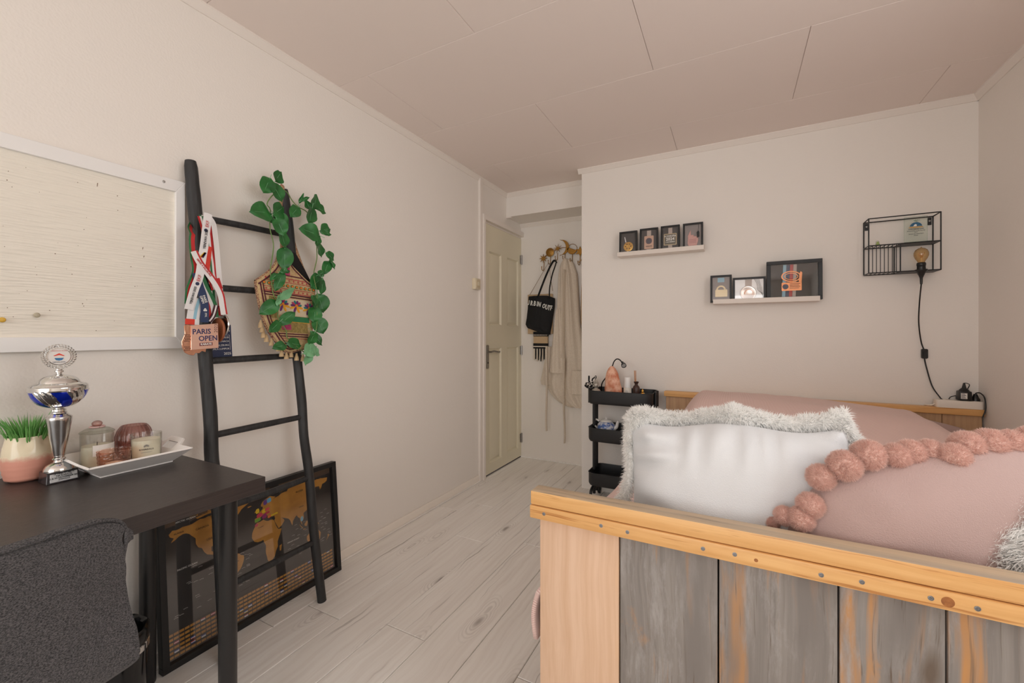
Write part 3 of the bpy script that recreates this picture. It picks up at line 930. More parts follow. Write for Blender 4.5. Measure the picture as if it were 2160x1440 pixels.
for s_ in range(3):
    m = pompom(s_ * 7.3)
    ob = m.build('pompom', POMM, smooth=80, org=(0, 0, 0))
    pts = np.array(m.v); nn = pts / (np.linalg.norm(pts, axis=1)[:, None] + 1e-9)
    n_ = 7000
    dd = rng.normal(0, 1, (n_, 3)); dd /= np.linalg.norm(dd, axis=1)[:, None]
    rad = np.array([1 + 0.07 * noise.noise(Vector(q) * 2.6 + Vector((s_ * 7.3, 0, 0))) + 0.04 * noise.noise(Vector(q) * 7 + Vector((0, s_ * 7.3, 0))) for q in dd])[:, None]
    fz = fur('wool', dd * rad * 0.84, dd, 0.30, 0.013, POMS_M, ob, 0.34, 0.05, clump=5.0, camt=0.5)
    POMS.append((ob, fz))
pomspots = [(1.907, 1.07, 0.781, 0.0165), (1.927, 1.05, 0.809, 0.0214), (1.955, 1.038, 0.813, 0.0261), (1.971, 1.045, 0.841, 0.0271), (1.992, 1.065, 0.896, 0.0283), (2.031, 1.07, 0.924, 0.0323), (2.074, 1.09, 0.946, 0.0322), (2.121, 1.105, 0.946, 0.0276), (2.147, 1.12, 0.952, 0.0284), (2.181, 1.135, 0.954, 0.0275), (2.21, 1.12, 0.954, 0.0275), (2.24, 1.15, 0.971, 0.0304), (2.278, 1.165, 0.975, 0.032), (2.31, 1.175, 0.977, 0.0292), (2.347, 1.19, 0.984, 0.0308), (2.382, 1.2, 0.991, 0.0305), (2.415, 1.21, 0.995, 0.03)]
pomspots = [(Vector(q[:3]), q[3]) for q in pomspots]
used = set()
for k, (p, r_) in enumerate(pomspots):
    ob, fz = POMS[k % 3]
    if k % 3 in used:
        ob2 = ob.copy(); COL.objects.link(ob2); fz2 = fz.copy(); COL.objects.link(fz2); fz2.parent = ob2
    else:
        ob2 = ob; used.add(k % 3)
    ob2.parent = pc
    ob2.location = p - ORG[pc.name]
    ob2.scale = (r_ * 0.95, r_ * 0.95, r_ * 0.95)
    ob2.rotation_euler = (random.uniform(0, 6), random.uniform(0, 6), random.uniform(0, 6))

# long-haired white cushion at the right end
U, W, Nn = axes((1, -0.06, -0.10), (0.10, 0.38, 0.92))
fc = thing('long_fur_cushion', (2.40, 1.1, 0.56), 'shaggy long-haired white fur cushion at the right, in front of the pompom cushion', 'cushion')
F, B = pillow_pts((2.415, 1.105, 0.73), U, W, Nn, 0.225, 0.205, 0.085, n=30, p=2.2, pinch=0.02, wr=0.01, seed=9.1)
MB().grid(F).build('fur_backing', FURM, fc, smooth=70)
MB().grid(B, flip=True).build('cotton_back', WHITE_COT, fc, smooth=70)
pa, na, uv = sample_grid(F, 90000)
kp = uv[:, 0] < 0.8
pa, na = pa[kp][:60000], na[kp][:60000]
fur('fur', pa, na * 0.8 + np.array([-0.55, -0.1, 0.1]), 0.040, 0.0011, FURS, fc, 0.30, 0.45, clump=24.0)
# ------------------------------------------------------------------ traced outlines, metres
VINE_LEAVES =  [(0.1, 1.131, 1.872, 60, 0.05, 0.047, 0), (0.115, 1.071, 1.812, 250, 0.063, 0.058, 0), (0.111, 1.119, 1.799, 300, 0.072, 0.051, 0), (0.128, 1.039, 1.691, 190, 0.083, 0.068, 0), (0.126, 1.116, 1.718, 40, 0.068, 0.059, 0), (0.113, 1.083, 1.676, 180, 0.033, 0.031, 0), (0.111, 1.138, 1.689, 330, 0.065, 0.043, 0), (0.139, 1.114, 1.646, 290, 0.067, 0.05, 0), (0.126, 1.135, 1.602, 280, 0.068, 0.047, 0), (0.134, 1.137, 1.517, 265, 0.087, 0.055, 0), (0.136, 1.182, 1.729, 230, 0.062, 0.043, 0), (0.113, 1.231, 1.804, 70, 0.048, 0.013, 0), (0.125, 1.242, 1.803, 35, 0.044, 0.013, 0), (0.116, 1.261, 1.783, 110, 0.04, 0.036, 0), (0.118, 1.297, 1.807, 80, 0.062, 0.055, 0), (0.106, 1.332, 1.784, 340, 0.058, 0.047, 0), (0.125, 1.269, 1.736, 260, 0.069, 0.063, 0), (0.14, 1.255, 1.655, 170, 0.084, 0.067, 0), (0.126, 1.347, 1.688, 20, 0.059, 0.047, 0), (0.134, 1.344, 1.669, 0, 0.05, 0.023, 0), (0.136, 1.296, 1.626, 280, 0.049, 0.035, 0), (0.122, 1.318, 1.587, 290, 0.058, 0.055, 0), (0.145, 1.358, 1.561, 330, 0.05, 0.037, 0), (0.143, 1.373, 1.527, 290, 0.042, 0.019, 0), (0.136, 1.345, 1.509, 240, 0.071, 0.037, 0), (0.135, 1.293, 1.432, 220, 0.069, 0.068, 0), (0.163, 1.299, 1.41, 265, 0.065, 0.032, 0), (0.145, 1.308, 1.474, 30, 0.033, 0.026, 0), (0.156, 1.076, 1.43, 220, 0.044, 0.02, 0), (0.158, 1.123, 1.459, 10, 0.041, 0.021, 0), (0.158, 1.097, 1.413, 245, 0.081, 0.033, 0), (0.168, 1.127, 1.365, 35, 0.082, 0.029, 1), (0.159, 1.054, 1.301, 215, 0.079, 0.048, 0), (0.168, 1.087, 1.332, 250, 0.044, 0.02, 1), (0.164, 1.13, 1.262, 40, 0.075, 0.038, 0), (0.182, 1.063, 1.224, 220, 0.061, 0.036, 0), (0.17, 1.254, 1.337, 300, 0.056, 0.044, 0), (0.147, 1.305, 1.335, 290, 0.078, 0.064, 0), (0.153, 1.267, 1.282, 260, 0.064, 0.054, 0), (0.16, 1.29, 1.232, 290, 0.069, 0.059, 0), (0.188, 1.229, 1.175, 250, 0.051, 0.044, 0), (0.172, 1.265, 1.174, 310, 0.072, 0.031, 0), (0.181, 1.084, 1.143, 190, 0.055, 0.033, 0), (0.17, 1.158, 1.151, 350, 0.068, 0.042, 0), (0.179, 1.228, 1.126, 20, 0.07, 0.052, 1), (0.178, 1.216, 1.091, 260, 0.062, 0.039, 1), (0.175, 1.254, 1.114, 330, 0.052, 0.035, 1)]
VINE_S1 =  [(0.103, 1.135, 1.815), (0.107, 1.097, 1.776), (0.111, 1.074, 1.736), (0.113, 1.087, 1.713), (0.12, 1.081, 1.637), (0.126, 1.092, 1.573), (0.131, 1.085, 1.518), (0.137, 1.072, 1.463), (0.142, 1.075, 1.405), (0.146, 1.079, 1.359), (0.15, 1.097, 1.321), (0.156, 1.093, 1.261), (0.161, 1.125, 1.209), (0.164, 1.13, 1.175), (0.168, 1.185, 1.127), (0.17, 1.222, 1.105)]
VINE_S2 =  [(0.103, 1.131, 1.817), (0.103, 1.167, 1.815), (0.106, 1.191, 1.783), (0.108, 1.22, 1.762), (0.109, 1.255, 1.754), (0.112, 1.282, 1.728), (0.116, 1.291, 1.686), (0.118, 1.31, 1.66), (0.124, 1.301, 1.599), (0.129, 1.297, 1.539), (0.137, 1.275, 1.463), (0.143, 1.287, 1.391), (0.149, 1.282, 1.333), (0.158, 1.275, 1.232), (0.165, 1.25, 1.167), (0.169, 1.231, 1.118)]
BAG = [(1.025, 1.408), (1.072, 1.445), (1.112, 1.489), (1.137, 1.551), (1.15, 1.559), (1.163, 1.545), (1.169, 1.51), (1.186, 1.492), (1.214, 1.468), (1.247, 1.44), (1.27, 1.425), (1.294, 1.417), (1.286, 1.334), (1.275, 1.246), (1.239, 1.143), (1.189, 1.123), (1.136, 1.119), (1.083, 1.182), (1.054, 1.237), (1.035, 1.318)]
TASSELS =  [(1.036, 1.243), (1.041, 1.224), (1.045, 1.202), (1.057, 1.185), (1.076, 1.169), (1.106, 1.145), (1.118, 1.122), (1.139, 1.111), (1.161, 1.117), (1.186, 1.102), (1.216, 1.097)]
RB_printed =  [(0.838, 1.632), (0.831, 1.575), (0.824, 1.513), (0.816, 1.463), (0.808, 1.401), (0.793, 1.352), (0.78, 1.299), (0.776, 1.279), (0.785, 1.256)]
RB_cross =  [(0.788, 1.538), (0.79, 1.486), (0.808, 1.449), (0.836, 1.413), (0.863, 1.375), (0.88, 1.339), (0.888, 1.294)]
RB_striper =  [(0.835, 1.625), (0.848, 1.57), (0.853, 1.51), (0.859, 1.457), (0.863, 1.408), (0.876, 1.36)]
RB_striped =  [(0.813, 1.398), (0.827, 1.363), (0.844, 1.328), (0.857, 1.296), (0.863, 1.255)]
RB_navy =  [(0.809, 1.365), (0.82, 1.33), (0.826, 1.29), (0.824, 1.229)]
RB_red =  [(0.844, 1.516), (0.838, 1.454), (0.835, 1.421)]
RB_darkr =  [(0.853, 1.613), (0.866, 1.521), (0.876, 1.451), (0.88, 1.393), (0.878, 1.368)]
RB_blueflap =  [(0.808, 1.321), (0.797, 1.28), (0.79, 1.228)]
RB_leftred =  [(0.79, 1.538), (0.793, 1.471), (0.799, 1.416), (0.78, 1.35), (0.776, 1.299)]
# ------------------------------------------------------------------ pinboard on the left wall
pb_ = thing('pinboard', (0.0, 0.36, 1.138), 'large cream textured pinboard in a white wooden frame on the left wall', 'pinboard')
PY0, PY1, PZ0, PZ1 = -0.12, 0.819, 1.140, 1.758
bx('board', (0.004, 0.012, PY0 + 0.02, PY1 - 0.02, PZ0 + 0.02, PZ1 - 0.02), BOARD, pb_)
fw = 0.043
def frame_bar(pts, x0, x1, name='frame_bar'):
    MB().hexa([(x0, *p) for p in pts] + [(x1, *p) for p in pts]).build(name, WHITEP, pb_, bevel=0.0012)
frame_bar([(PY0, PZ0), (PY1, PZ0), (PY1 - 0.03, PZ0 + fw), (PY0 + 0.03, PZ0 + fw)], 0.0015, 0.022)
frame_bar([(PY0, PZ1), (PY1, PZ1), (PY1 - 0.03, PZ1 - fw), (PY0 + 0.03, PZ1 - fw)], 0.0015, 0.022)
frame_bar([(PY1, PZ0), (PY1, PZ1), (PY1 - 0.03, PZ1 - fw), (PY1 - 0.03, PZ0 + fw)], 0.0015, 0.0225)
frame_bar([(PY0, PZ0), (PY0, PZ1), (PY0 + 0.03, PZ1 - fw), (PY0 + 0.03, PZ0 + fw)], 0.0015, 0.0225)
AX = (V3(0, 1, 0), V3(0, 0, 1), V3(1, 0, 0))
MB().lathe([(0.0045, 0), (0.0045, 0.001), (0.003, 0.0015), (0, 0.001)], (0.0225, 0.752, 1.740), 12, ax=AX).build('screw', STEEL, pb_)
for nm, y, z, c, lb in (('push_pin', 0.442, 1.248, S(176, 166, 142), 'round grey-beige push pin stuck in the pinboard near its lower edge'), ('push_pin', 0.376, 1.232, S(214, 168, 40), 'yellow push pin at the left picture edge of the pinboard')):
    o = MB().lathe([(0.002, 0), (0.002, 0.004), (0.0065, 0.006), (0.0072, 0.009), (0.005, 0.012), (0, 0.0128)], (0.0122, y, z), 16, ax=AX).build(nm, pm('pin_plastic', c, 0.35))
    tag(o, lb, 'push pin')
HOLE = pm('pin_hole', S(120, 98, 76), 0.9)
m = MB()
for k in range(46):
    y, z = random.uniform(0.33, 0.78), random.uniform(1.19, 1.70)
    s_ = random.choice((0.0006, 0.0008, 0.0011))
    m.box(0.0118, 0.0123, y - s_, y + s_, z - s_ * random.uniform(0.5, 1.8), z + s_)
for y, z, h in ((0.695, 1.491, 0.004), (0.698, 1.463, 0.003), (0.577, 1.675, 0.006)):
    m.hexa([(0.0118, y - 0.001, z - h), (0.0118, y + 0.0005, z - h), (0.0118, y + 0.002, z + h), (0.0118, y, z + h)] + [(0.0124, y - 0.001, z - h), (0.0124, y + 0.0005, z - h), (0.0124, y + 0.002, z + h), (0.0124, y, z + h)])
ph = m.build('pin_marks', HOLE, pb_, smooth=None); ph['kind'] = 'stuff'

# ------------------------------------------------------------------ desk
DZ = 0.785
dk = thing('desk', (0.33, 0.13, 0), 'black-brown desk with straight round legs against the left wall', 'desk')
bx('desk_top', (0.004, 0.647, -0.465, 0.735, DZ - 0.042, DZ), DESKT, dk, bevel=0.0012)
for x, y in ((0.575, 0.672), (0.062, 0.690), (0.575, -0.42), (0.062, -0.42)):
    lg = MB().tube([(x, y, 0.0), (x, y, 0.004), (x, y, DZ - 0.046)], [0.021, 0.0225, 0.0235], 20).build('leg', DESKL, dk)
    MB().lathe([(0.045, 0), (0.045, 0.003)], (x, y, DZ - 0.0455), 20).build('mounting_plate', DESKL, lg)

# ------------------------------------------------------------------ chair
ch = thing('desk_chair', (0.56, 0.19, 0), 'dark grey felt upholstered chair pushed up to the desk', 'chair')
CHY = 0.178
# shell: seat sweeping up into a waisted back
def chair_pt(s, t):
    """s across -1..1, t from seat front 0 to back top 1"""
    prof = [(0.25, 0.455, 0.200), (0.40, 0.448, 0.222), (0.55, 0.448, 0.234), (0.66, 0.462, 0.238), (0.712, 0.50, 0.238), (0.728, 0.56, 0.232), (0.733, 0.62, 0.222), (0.738, 0.68, 0.216), (0.746, 0.74, 0.217), (0.756, 0.795, 0.217), (0.764, 0.832, 0.215)]
    q = t * (len(prof) - 1)
    i = min(int(q), len(prof) - 2); a = q - i
    x, z, w = [prof[i][k] * (1 - a) + prof[i + 1][k] * a for k in range(3)]
    zt = 0
    b_ = sstep(0.72, 1.0, t)
    y = s * w
    back = sstep(0.35, 0.7, t)
    x -= 0.045 * back * s * s
    z += 0.02 * (1 - back) * s * s
    z -= 0.055 * b_ * (1 - math.sqrt(max(0.0, 1 - abs(s) ** 7)))
    return Vector((x, CHY + y, z))
TH = 0.017
nS, nT = 40, 40
sv = lambda i: math.sin(PI / 2 * (-1 + 2 * i / nS))
P = [[chair_pt(sv(i), j / nT) for j in range(nT + 1)] for i in range(nS + 1)]
G = MB().grid(P)
sh = G.build('shell', FELT, ch, smooth=70)
md = sh.modifiers.new('thickness', 'SOLIDIFY'); md.thickness = 0.034; md.offset = 0
md2 = sh.modifiers.new('round', 'BEVEL'); md2.width = 0.012; md2.segments = 3; md2.limit_method = 'ANGLE'; md2.angle_limit = 1.0
edge = [chair_pt(-1, j / nT) for j in range(6, nT + 1)] + [chair_pt(sv(i), 1) for i in range(1, nS)] + [chair_pt(1, j / nT) for j in range(nT, 5, -1)]
MB().tube([p + Vector((0.012, 0, 0.004)) for p in edge], 0.004, 8).build('piping', FELT, ch, smooth=80)
for sx in (0.34, 0.62):
    for sy in (-1, 1):
        MB().tube([(sx + (0.03 if sx > 0.5 else -0.03), CHY + sy * 0.185, 0.0), (sx, CHY + sy * 0.14, 0.44)], [0.011, 0.014], 14).build('leg', BLACKM, ch)
MB().box(0.33, 0.63, CHY - 0.14, CHY + 0.14, 0.420, 0.432).build('seat_plate', BLACKM, ch)

# ------------------------------------------------------------------ waste bin under the desk
wb = thing('waste_bin', (0.175, 0.55, 0), 'glossy black waste bin with chrome band and bin liner under the desk', 'bin')
MB().lathe([(0.078, 0.0), (0.082, 0.004), (0.092, 0.24), (0.092, 0.242), (0.086, 0.242), (0.078, 0.01), (0, 0.01)], (0.175, 0.55, 0), 32).build('body', pm('gloss_black', S(16, 16, 17), 0.12), wb)
MB().lathe([(0.0925, 0.232), (0.0955, 0.234), (0.0955, 0.250), (0.0925, 0.252)], (0.175, 0.55, 0), 32, cap=False).build('rim_band', CHROME, wb)
MB().lathe([(0.092, 0.252), (0.096, 0.262), (0.094, 0.288), (0.088, 0.296), (0.080, 0.285), (0.075, 0.18)], (0.175, 0.55, 0), 48, rfun=lambda a, t: 1 + 0.025 * math.sin(9 * a + 3 * t) * (0.3 + t)).build('bin_liner', pm('liner_black', S(14, 14, 15), 0.2), wb)

# ------------------------------------------------------------------ ladder
ld = thing('decorative_ladder', (0.205, 1.06, 0), 'black branch-like decorative ladder leaning against the left wall', 'ladder')
RL = [(0.031, 0.832, 1.841), (0.046, 0.838, 1.68), (0.063, 0.845, 1.502), (0.078, 0.848, 1.342), (0.101, 0.848, 1.1), (0.121, 0.855, 0.885), (0.136, 0.852, 0.73), (0.151, 0.865, 0.568), (0.182, 0.866, 0.248), (0.2045, 0.867, 0.0)]
RR = [(0.030, 1.203, 1.848), (0.046, 1.217, 1.677), (0.063, 1.22, 1.504), (0.091, 1.214, 1.203), (0.103, 1.217, 1.082), (0.121, 1.227, 0.884), (0.135, 1.227, 0.737), (0.151, 1.241, 0.566), (0.175, 1.247, 0.314), (0.2045, 1.266, 0.0)]
for R_, r0 in ((RL, 0.0225), (RR, 0.0195)):
    pth = smooth_path(R_, 5)
    rr = [r0 * (1 + 0.07 * noise.noise(Vector((0, r0 * 99, i * 0.35)))) * (0.93 if i < 4 else 1.0) for i in range(len(pth))]
    rr[0] *= 0.85
    MB().tube(pth, rr, 16).build('rail', LADB, ld, smooth=60)
def rail_at(R_, z):
    for a, b in zip(R_, R_[1:]):
        if b[2] <= z <= a[2]:
            t = (z - b[2]) / (a[2] - b[2])
            return Vector(b).lerp(Vector(a), t)
for z in (1.637, 1.374, 1.096, 0.822, 0.549, 0.266):
    a, b = rail_at(RL, z - 0.004), rail_at(RR, z + 0.002)
    d_ = (b - a).normalized()
    a, b = a + d_ * 0.012, b - d_ * 0.012
    md_ = (a + b) / 2 + Vector((0, 0, random.uniform(-0.003, 0.003)))
    MB().tube([a, a.lerp(md_, .5), md_, md_.lerp(b, .5), b], [0.0125, 0.0128, 0.0132, 0.0125, 0.012], 12).build('rung', LADB, ld, smooth=60)

# ------------------------------------------------------------------ framed scratch map leaning under the desk
mp_ = thing('framed_world_map', (0.05, 1.10, 0), 'black framed gold scratch-off world map leaning on the wall behind the ladder', 'framed map')
MY0, MY1, MH = 0.727, 1.480, 0.545
B0 = Vector((0.064, 0, 0.0)); T0 = Vector((0.021, 0, 0.540))
MV = (T0 - B0).normalized(); MU = Vector((0, 1, 0)); MN = MU.cross(MV)
mo = Vector((B0.x, MY0, 0.0))
MW = MY1 - MY0
def mpt(u, v, n=0.0): return mo + MU * u + MV * v + MN * n
def mslab(u0, u1, v0, v1, n0, n1): 
    return [mpt(u0, v0, n0), mpt(u1, v0, n0), mpt(u1, v1, n0), mpt(u0, v1, n0), mpt(u0, v0, n1), mpt(u1, v0, n1), mpt(u1, v1, n1), mpt(u0, v1, n1)]
FB = 0.022
for q in ((0, MW, 0, FB), (0, MW, MH - FB, MH), (0, FB, FB, MH - FB), (MW - FB, MW, FB, MH - FB)):
    MB().hexa(mslab(*q, -0.018, 0.014)).build('frame_bar', BLACKP, mp_, bevel=0.001)
mback = MB().hexa(mslab(FB, MW - FB, FB, MH - FB, -0.014, -0.010)).build('map_sheet', pm('map_black', S(52, 48, 46), 0.6), mp_, smooth=None)
MAPG = pm('map_gold', S(200, 144, 66), 0.5, var=(30, S(180, 126, 56), 0.2))
conts = {
 'na': [(-168, 66), (-162, 70), (-140, 70), (-128, 70), (-115, 73), (-95, 72), (-82, 73), (-70, 66), (-78, 62), (-92, 62), (-94, 58), (-82, 54), (-79, 51), (-76, 57), (-68, 59), (-60, 54), (-56, 51), (-65, 47), (-70, 43), (-75, 38), (-81, 31), (-80, 26), (-83, 29), (-90, 30), (-97, 27), (-97, 21), (-91, 18), (-87, 21), (-88, 16), (-83, 14), (-83, 9), (-78, 8), (-84, 8), (-94, 15), (-105, 19), (-110, 24), (-114, 31), (-120, 34), (-124, 40), (-124, 48), (-131, 54), (-140, 60), (-152, 59), (-158, 56), (-165, 54), (-160, 59), (-166, 62)],
 'gl': [(-52, 61), (-43, 60), (-36, 66), (-22, 71), (-18, 78), (-25, 83), (-45, 83), (-66, 80), (-58, 75), (-54, 69)],
 'ba': [(-120, 74), (-105, 76), (-88, 77), (-72, 78), (-64, 82), (-85, 82), (-100, 79), (-122, 77)],
 'bf': [(-88, 73), (-75, 73), (-64, 67), (-66, 63), (-74, 65), (-80, 70)],
 'sa': [(-78, 8), (-71, 12), (-60, 9), (-50, 2), (-36, -5), (-35, -9), (-40, -20), (-48, -26), (-54, -34), (-62, -40), (-66, -47), (-69, -54), (-75, -50), (-72, -35), (-70, -19), (-80, -6), (-80, 1)],
 'af': [(-17, 15), (-16, 22), (-9, 31), (-5, 36), (10, 37), (20, 32), (33, 31), (37, 22), (43, 12), (51, 11), (47, 3), (40, -8), (40, -16), (35, -22), (32, -29), (25, -34), (18, -34), (14, -24), (12, -14), (13, -6), (9, 1), (8, 5), (-5, 5), (-12, 8)],
 'mg': [(44, -16), (50, -15), (47, -25), (44, -24)],
 'as': [(-9, 37), (-9, 43), (-1, 44), (-4, 48), (4, 52), (9, 54), (10, 58), (6, 59), (6, 62), (15, 68), (27, 71), (40, 67), (34, 64), (44, 66), (55, 69), (68, 69), (72, 73), (82, 73), (100, 77), (113, 75), (130, 72), (150, 72), (170, 70), (180, 69), (178, 63), (164, 60), (162, 55), (157, 51), (155, 58), (145, 59), (137, 54), (141, 48), (134, 43), (129, 39), (128, 35), (126, 38), (121, 40), (119, 35), (122, 30), (117, 24), (108, 21), (109, 13), (105, 9), (101, 13), (104, 1), (100, 6), (98, 15), (94, 17), (90, 22), (86, 20), (80, 15), (78, 8), (73, 18), (69, 22), (62, 25), (56, 27), (51, 29), (57, 25), (59, 22), (52, 16), (44, 13), (39, 21), (35, 28), (36, 36), (28, 37), (26, 40), (22, 37), (19, 41), (13, 45), (18, 40), (15, 38), (12, 42), (8, 44), (3, 42), (-2, 37)],
 'gb': [(-5, 50), (1, 51), (-2, 55), (-4, 58), (-6, 56)], 'ir': [(-10, 52), (-6, 53), (-7, 55)], 'ic': [(-23, 64), (-14, 65), (-16, 66), (-23, 66)],
 'jp': [(131, 32), (139, 35), (142, 40), (140, 41), (136, 36)], 'jp2': [(140, 42), (145, 43), (142, 45)],
 'nz': [(167, -46), (173, -42), (178, -38), (173, -35), (172, -41)], 'su': [(96, 5), (106, -5), (103, -4), (98, 1)], 'ja': [(106, -6), (114, -8), (106, -8)], 'bo': [(109, 1), (117, 6), (118, 2), (115, -4), (110, -2)], 'sl': [(120, 0), (125, 1), (122, -5)], 'ng': [(132, -1), (141, -3), (150, -9), (140, -8), (134, -4)], 'ph': [(121, 18), (125, 10), (122, 12)],
 'au': [(114, -22), (122, -18), (130, -12), (136, -12), (140, -17), (142, -11), (146, -19), (153, -26), (150, -37), (143, -39), (137, -34), (130, -32), (118, -35), (114, -28)],
 'sv': [(15, 78), (25, 80), (18, 77)], 'nv': [(54, 71), (68, 76), (58, 74)], 'cu': [(-84, 22), (-75, 20), (-78, 22)]}
mu0, mu1 = FB + 0.012, MW - FB - 0.012
mv0, mv1 = FB + 0.115, MH - FB - 0.01
def lonlat(lo, la):
    return (mu0 + (mu1 - mu0) * (lo + 172) / 354.0, mv0 + (mv1 - mv0) * (la + 58) / 142.0)
def jag(poly, amp=1.6):
    out = []
    for i in range(len(poly)):
        a, b = poly[i], poly[(i + 1) % len(poly)]
        out.append(a)
        d = math.hypot(b[0] - a[0], b[1] - a[1])
        n_ = int(d // 5)
        for k in range(1, n_):
            t = k / n_
            out.append((a[0] + (b[0] - a[0]) * t + random.uniform(-amp, amp), a[1] + (b[1] - a[1]) * t + random.uniform(-amp, amp)))
    return out
frm = lambda n: (mpt(0, 0, n), MU, MV, MN)
m = MB()
for kk, poly in conts.items():
    m.prism([lonlat(*p) for p in jag(poly, 1.0 if kk in ('as', 'na', 'af', 'au', 'sa') else 0.0)], frm(-0.0101), 0.0005)
for k in range(30):
    lo, la = random.uniform(-125, -65), random.uniform(68, 80)
    m.prism([lonlat(lo, la), lonlat(lo + random.uniform(3, 7), la + random.uniform(-1, 1)), lonlat(lo + 3, la + random.uniform(1.5, 3))], frm(-0.0101), 0.0005)
cont = m.build('continents', MAPG, mback, smooth=None)
eu = [((-9, 37, 3, 43), S(110, 170, 50)), ((-4, 43, 8, 50), S(206, 60, 90)), ((6, 47, 15, 54), S(232, 196, 40)), ((12, 59, 19, 68), S(110, 70, 150)), ((20, 61, 29, 69), S(110, 180, 220)), ((-6, 50, 1, 58), S(232, 196, 40)), ((8, 38, 17, 46), S(150, 40, 110)), ((20, 36, 27, 41), S(226, 110, 40)), ((27, 37, 43, 41), S(226, 190, 50)), ((15, 44, 24, 48), S(196, 40, 80)), ((14, 49, 24, 54), S(220, 80, 100)), ((5, 50, 8, 53), S(230, 90, 40)), ((100, 8, 106, 17), S(130, 190, 216)), ((-9, 30, -3, 35), S(206, 60, 100)), ((31, 30, 36, 34), S(40, 40, 40))]
for (a, b, c, d), col in eu:
    poly = jag([(a, b + 1), (a + 2, b), (c, b + 1), (c + 1, (b + d) / 2), (c - 1, d), (a + 1, d - 1), (a - 1, (b + d) / 2)], 0.8)
    MB().prism([lonlat(*p) for p in poly], frm(-0.0094), 0.0004).build('scratched_country', pm('scratched_colour', col, 0.6), mback, smooth=None)
# rows of small flags
m = MB()
cw = (mu1 - mu0 + 0.012) / 40.0; chh = 0.0155
fcols = [MAPG, pm('flag_red', S(200, 60, 60), 0.6), pm('flag_blue', S(70, 90, 170), 0.6), pm('flag_white', S(220, 220, 220), 0.6), pm('flag_yellow', S(226, 190, 60), 0.6)]
for r_ in range(6):
    for c_ in range(40):
        u0 = mu0 - 0.006 + c_ * cw; v0 = FB + 0.006 + r_ * chh
        k = random.random()
        mi = 0 if k > 0.09 else random.choice((1, 2, 3, 4))
        if mi == 0:
            m.hexa(mslab(u0, u0 + cw * 0.86, v0, v0 + chh * 0.55, -0.0101, -0.0097), 0)
        else:
            for t_ in range(3):
                m.hexa(mslab(u0, u0 + cw * 0.86, v0 + chh * 0.183 * t_, v0 + chh * 0.183 * (t_ + 1), -0.0101, -0.0097), (mi, 3, random.choice((1, 2)))[t_])
fl_ = m.build('flag_rows', fcols, mback, smooth=None); fl_['kind'] = 'stuff'
for tx, lo, la, sz in (('CANADA', -112, 60, 0.011), ('ALASKA', -152, 64, 0.009), ('RUSSIA', 100, 62, 0.012), ('USA', -100, 40, 0.012), ('ARCTIC OCEAN', -140, 79, 0.009), ('PACIFIC OCEAN', -140, 14, 0.009), ('INDIAN OCEAN', 78, -18, 0.008), ('CHINA', 103, 34, 0.008), ('BRAZIL', -52, -10, 0.008), ('ALGERIA', 3, 27, 0.006)):
    u, v = lonlat(lo, la)
    text(tx, mpt(u, v, -0.0088), MU, MV, sz, WHITE_INK if 'OCEAN' in tx else BLACK_INK, mback, ext=0.0001)
m = MB()
for k in range(70):
    lo, la = random.choice(((-165, -95), (-50, -20), (60, 110), (150, 178))), random.uniform(-50, 12)
    lo = random.uniform(*lo)
    u, v = lonlat(lo, la)
    for q in range(3):
        u_ = u + q * 0.005
        m.hexa(mslab(u_, u_ + 0.004, v + 0.001 * (q % 2), v + 0.0008 + 0.001 * (q % 2), -0.0101, -0.0098))
wv_ = m.build('wave_marks', WHITE_INK, mback, smooth=None); wv_['kind'] = 'stuff'
MB().hexa(mslab(FB, MW - FB, FB, MH - FB, 0.0005, 0.0025)).build('glass', clear('map_glass', gloss=1.6), mp_, smooth=None)
# ------------------------------------------------------------------ potted artificial plant on the desk
pt = thing('potted_plant', (0.075, 0.412, DZ), 'spiky green plant in a two-tone cream and pink ceramic pot on the desk', 'potted plant')
m_ = bpy.data.materials.new('two_tone_glaze'); m_.use_nodes = True
N, L = nodes_of(m_)
b_ = N['Principled BSDF']
tc_ = N.new('ShaderNodeTexCoord'); sp_ = N.new('ShaderNodeSeparateXYZ'); L.new(tc_.outputs['Object'], sp_.inputs[0])
nz_ = N.new('ShaderNodeTexNoise'); nz_.inputs['Scale'].default_value = 60; nz_.inputs['Detail'].default_value = 6; L.new(tc_.outputs['Object'], nz_.inputs['Vector'])
ma_ = N.new('ShaderNodeMath'); ma_.operation = 'MULTIPLY_ADD'; ma_.inputs[1].default_value = 0.022; L.new(nz_.outputs[0], ma_.inputs[0]); L.new(sp_.outputs[2], ma_.inputs[2])
mr_ = N.new('ShaderNodeMapRange'); mr_.inputs['From Min'].default_value = 0.070; mr_.inputs['From Max'].default_value = 0.084; L.new(ma_.outputs[0], mr_.inputs[0])
mx_ = N.new('ShaderNodeMix'); mx_.data_type = 'RGBA'; L.new(mr_.outputs[0], mx_.inputs['Factor']); mx_.inputs[6].default_value = S(222, 156, 136); mx_.inputs[7].default_value = S(236, 222, 192)
L.new(mx_.outputs[2], b_.inputs['Base Color'])
m2_ = N.new('ShaderNodeMapRange'); m2_.inputs['From Min'].default_value = 0.07; m2_.inputs['From Max'].default_value = 0.09; m2_.inputs['To Min'].default_value = 0.6; m2_.inputs['To Max'].default_value = 0.12; L.new(ma_.outputs[0], m2_.inputs[0]); L.new(m2_.outputs[0], b_.inputs['Roughness'])
POTM = m_
prof = [(0.034, 0.0), (0.038, 0.003)]
for k in range(20):
    t = k / 19
    z = 0.006 + t * 0.112
    r = 0.0385 + 0.0125 * math.sin(PI * min(1, t * 0.74 + 0.16))
    if t < 0.55: r += 0.0008 * math.sin(k * 2.6)
    prof.append((r, z))
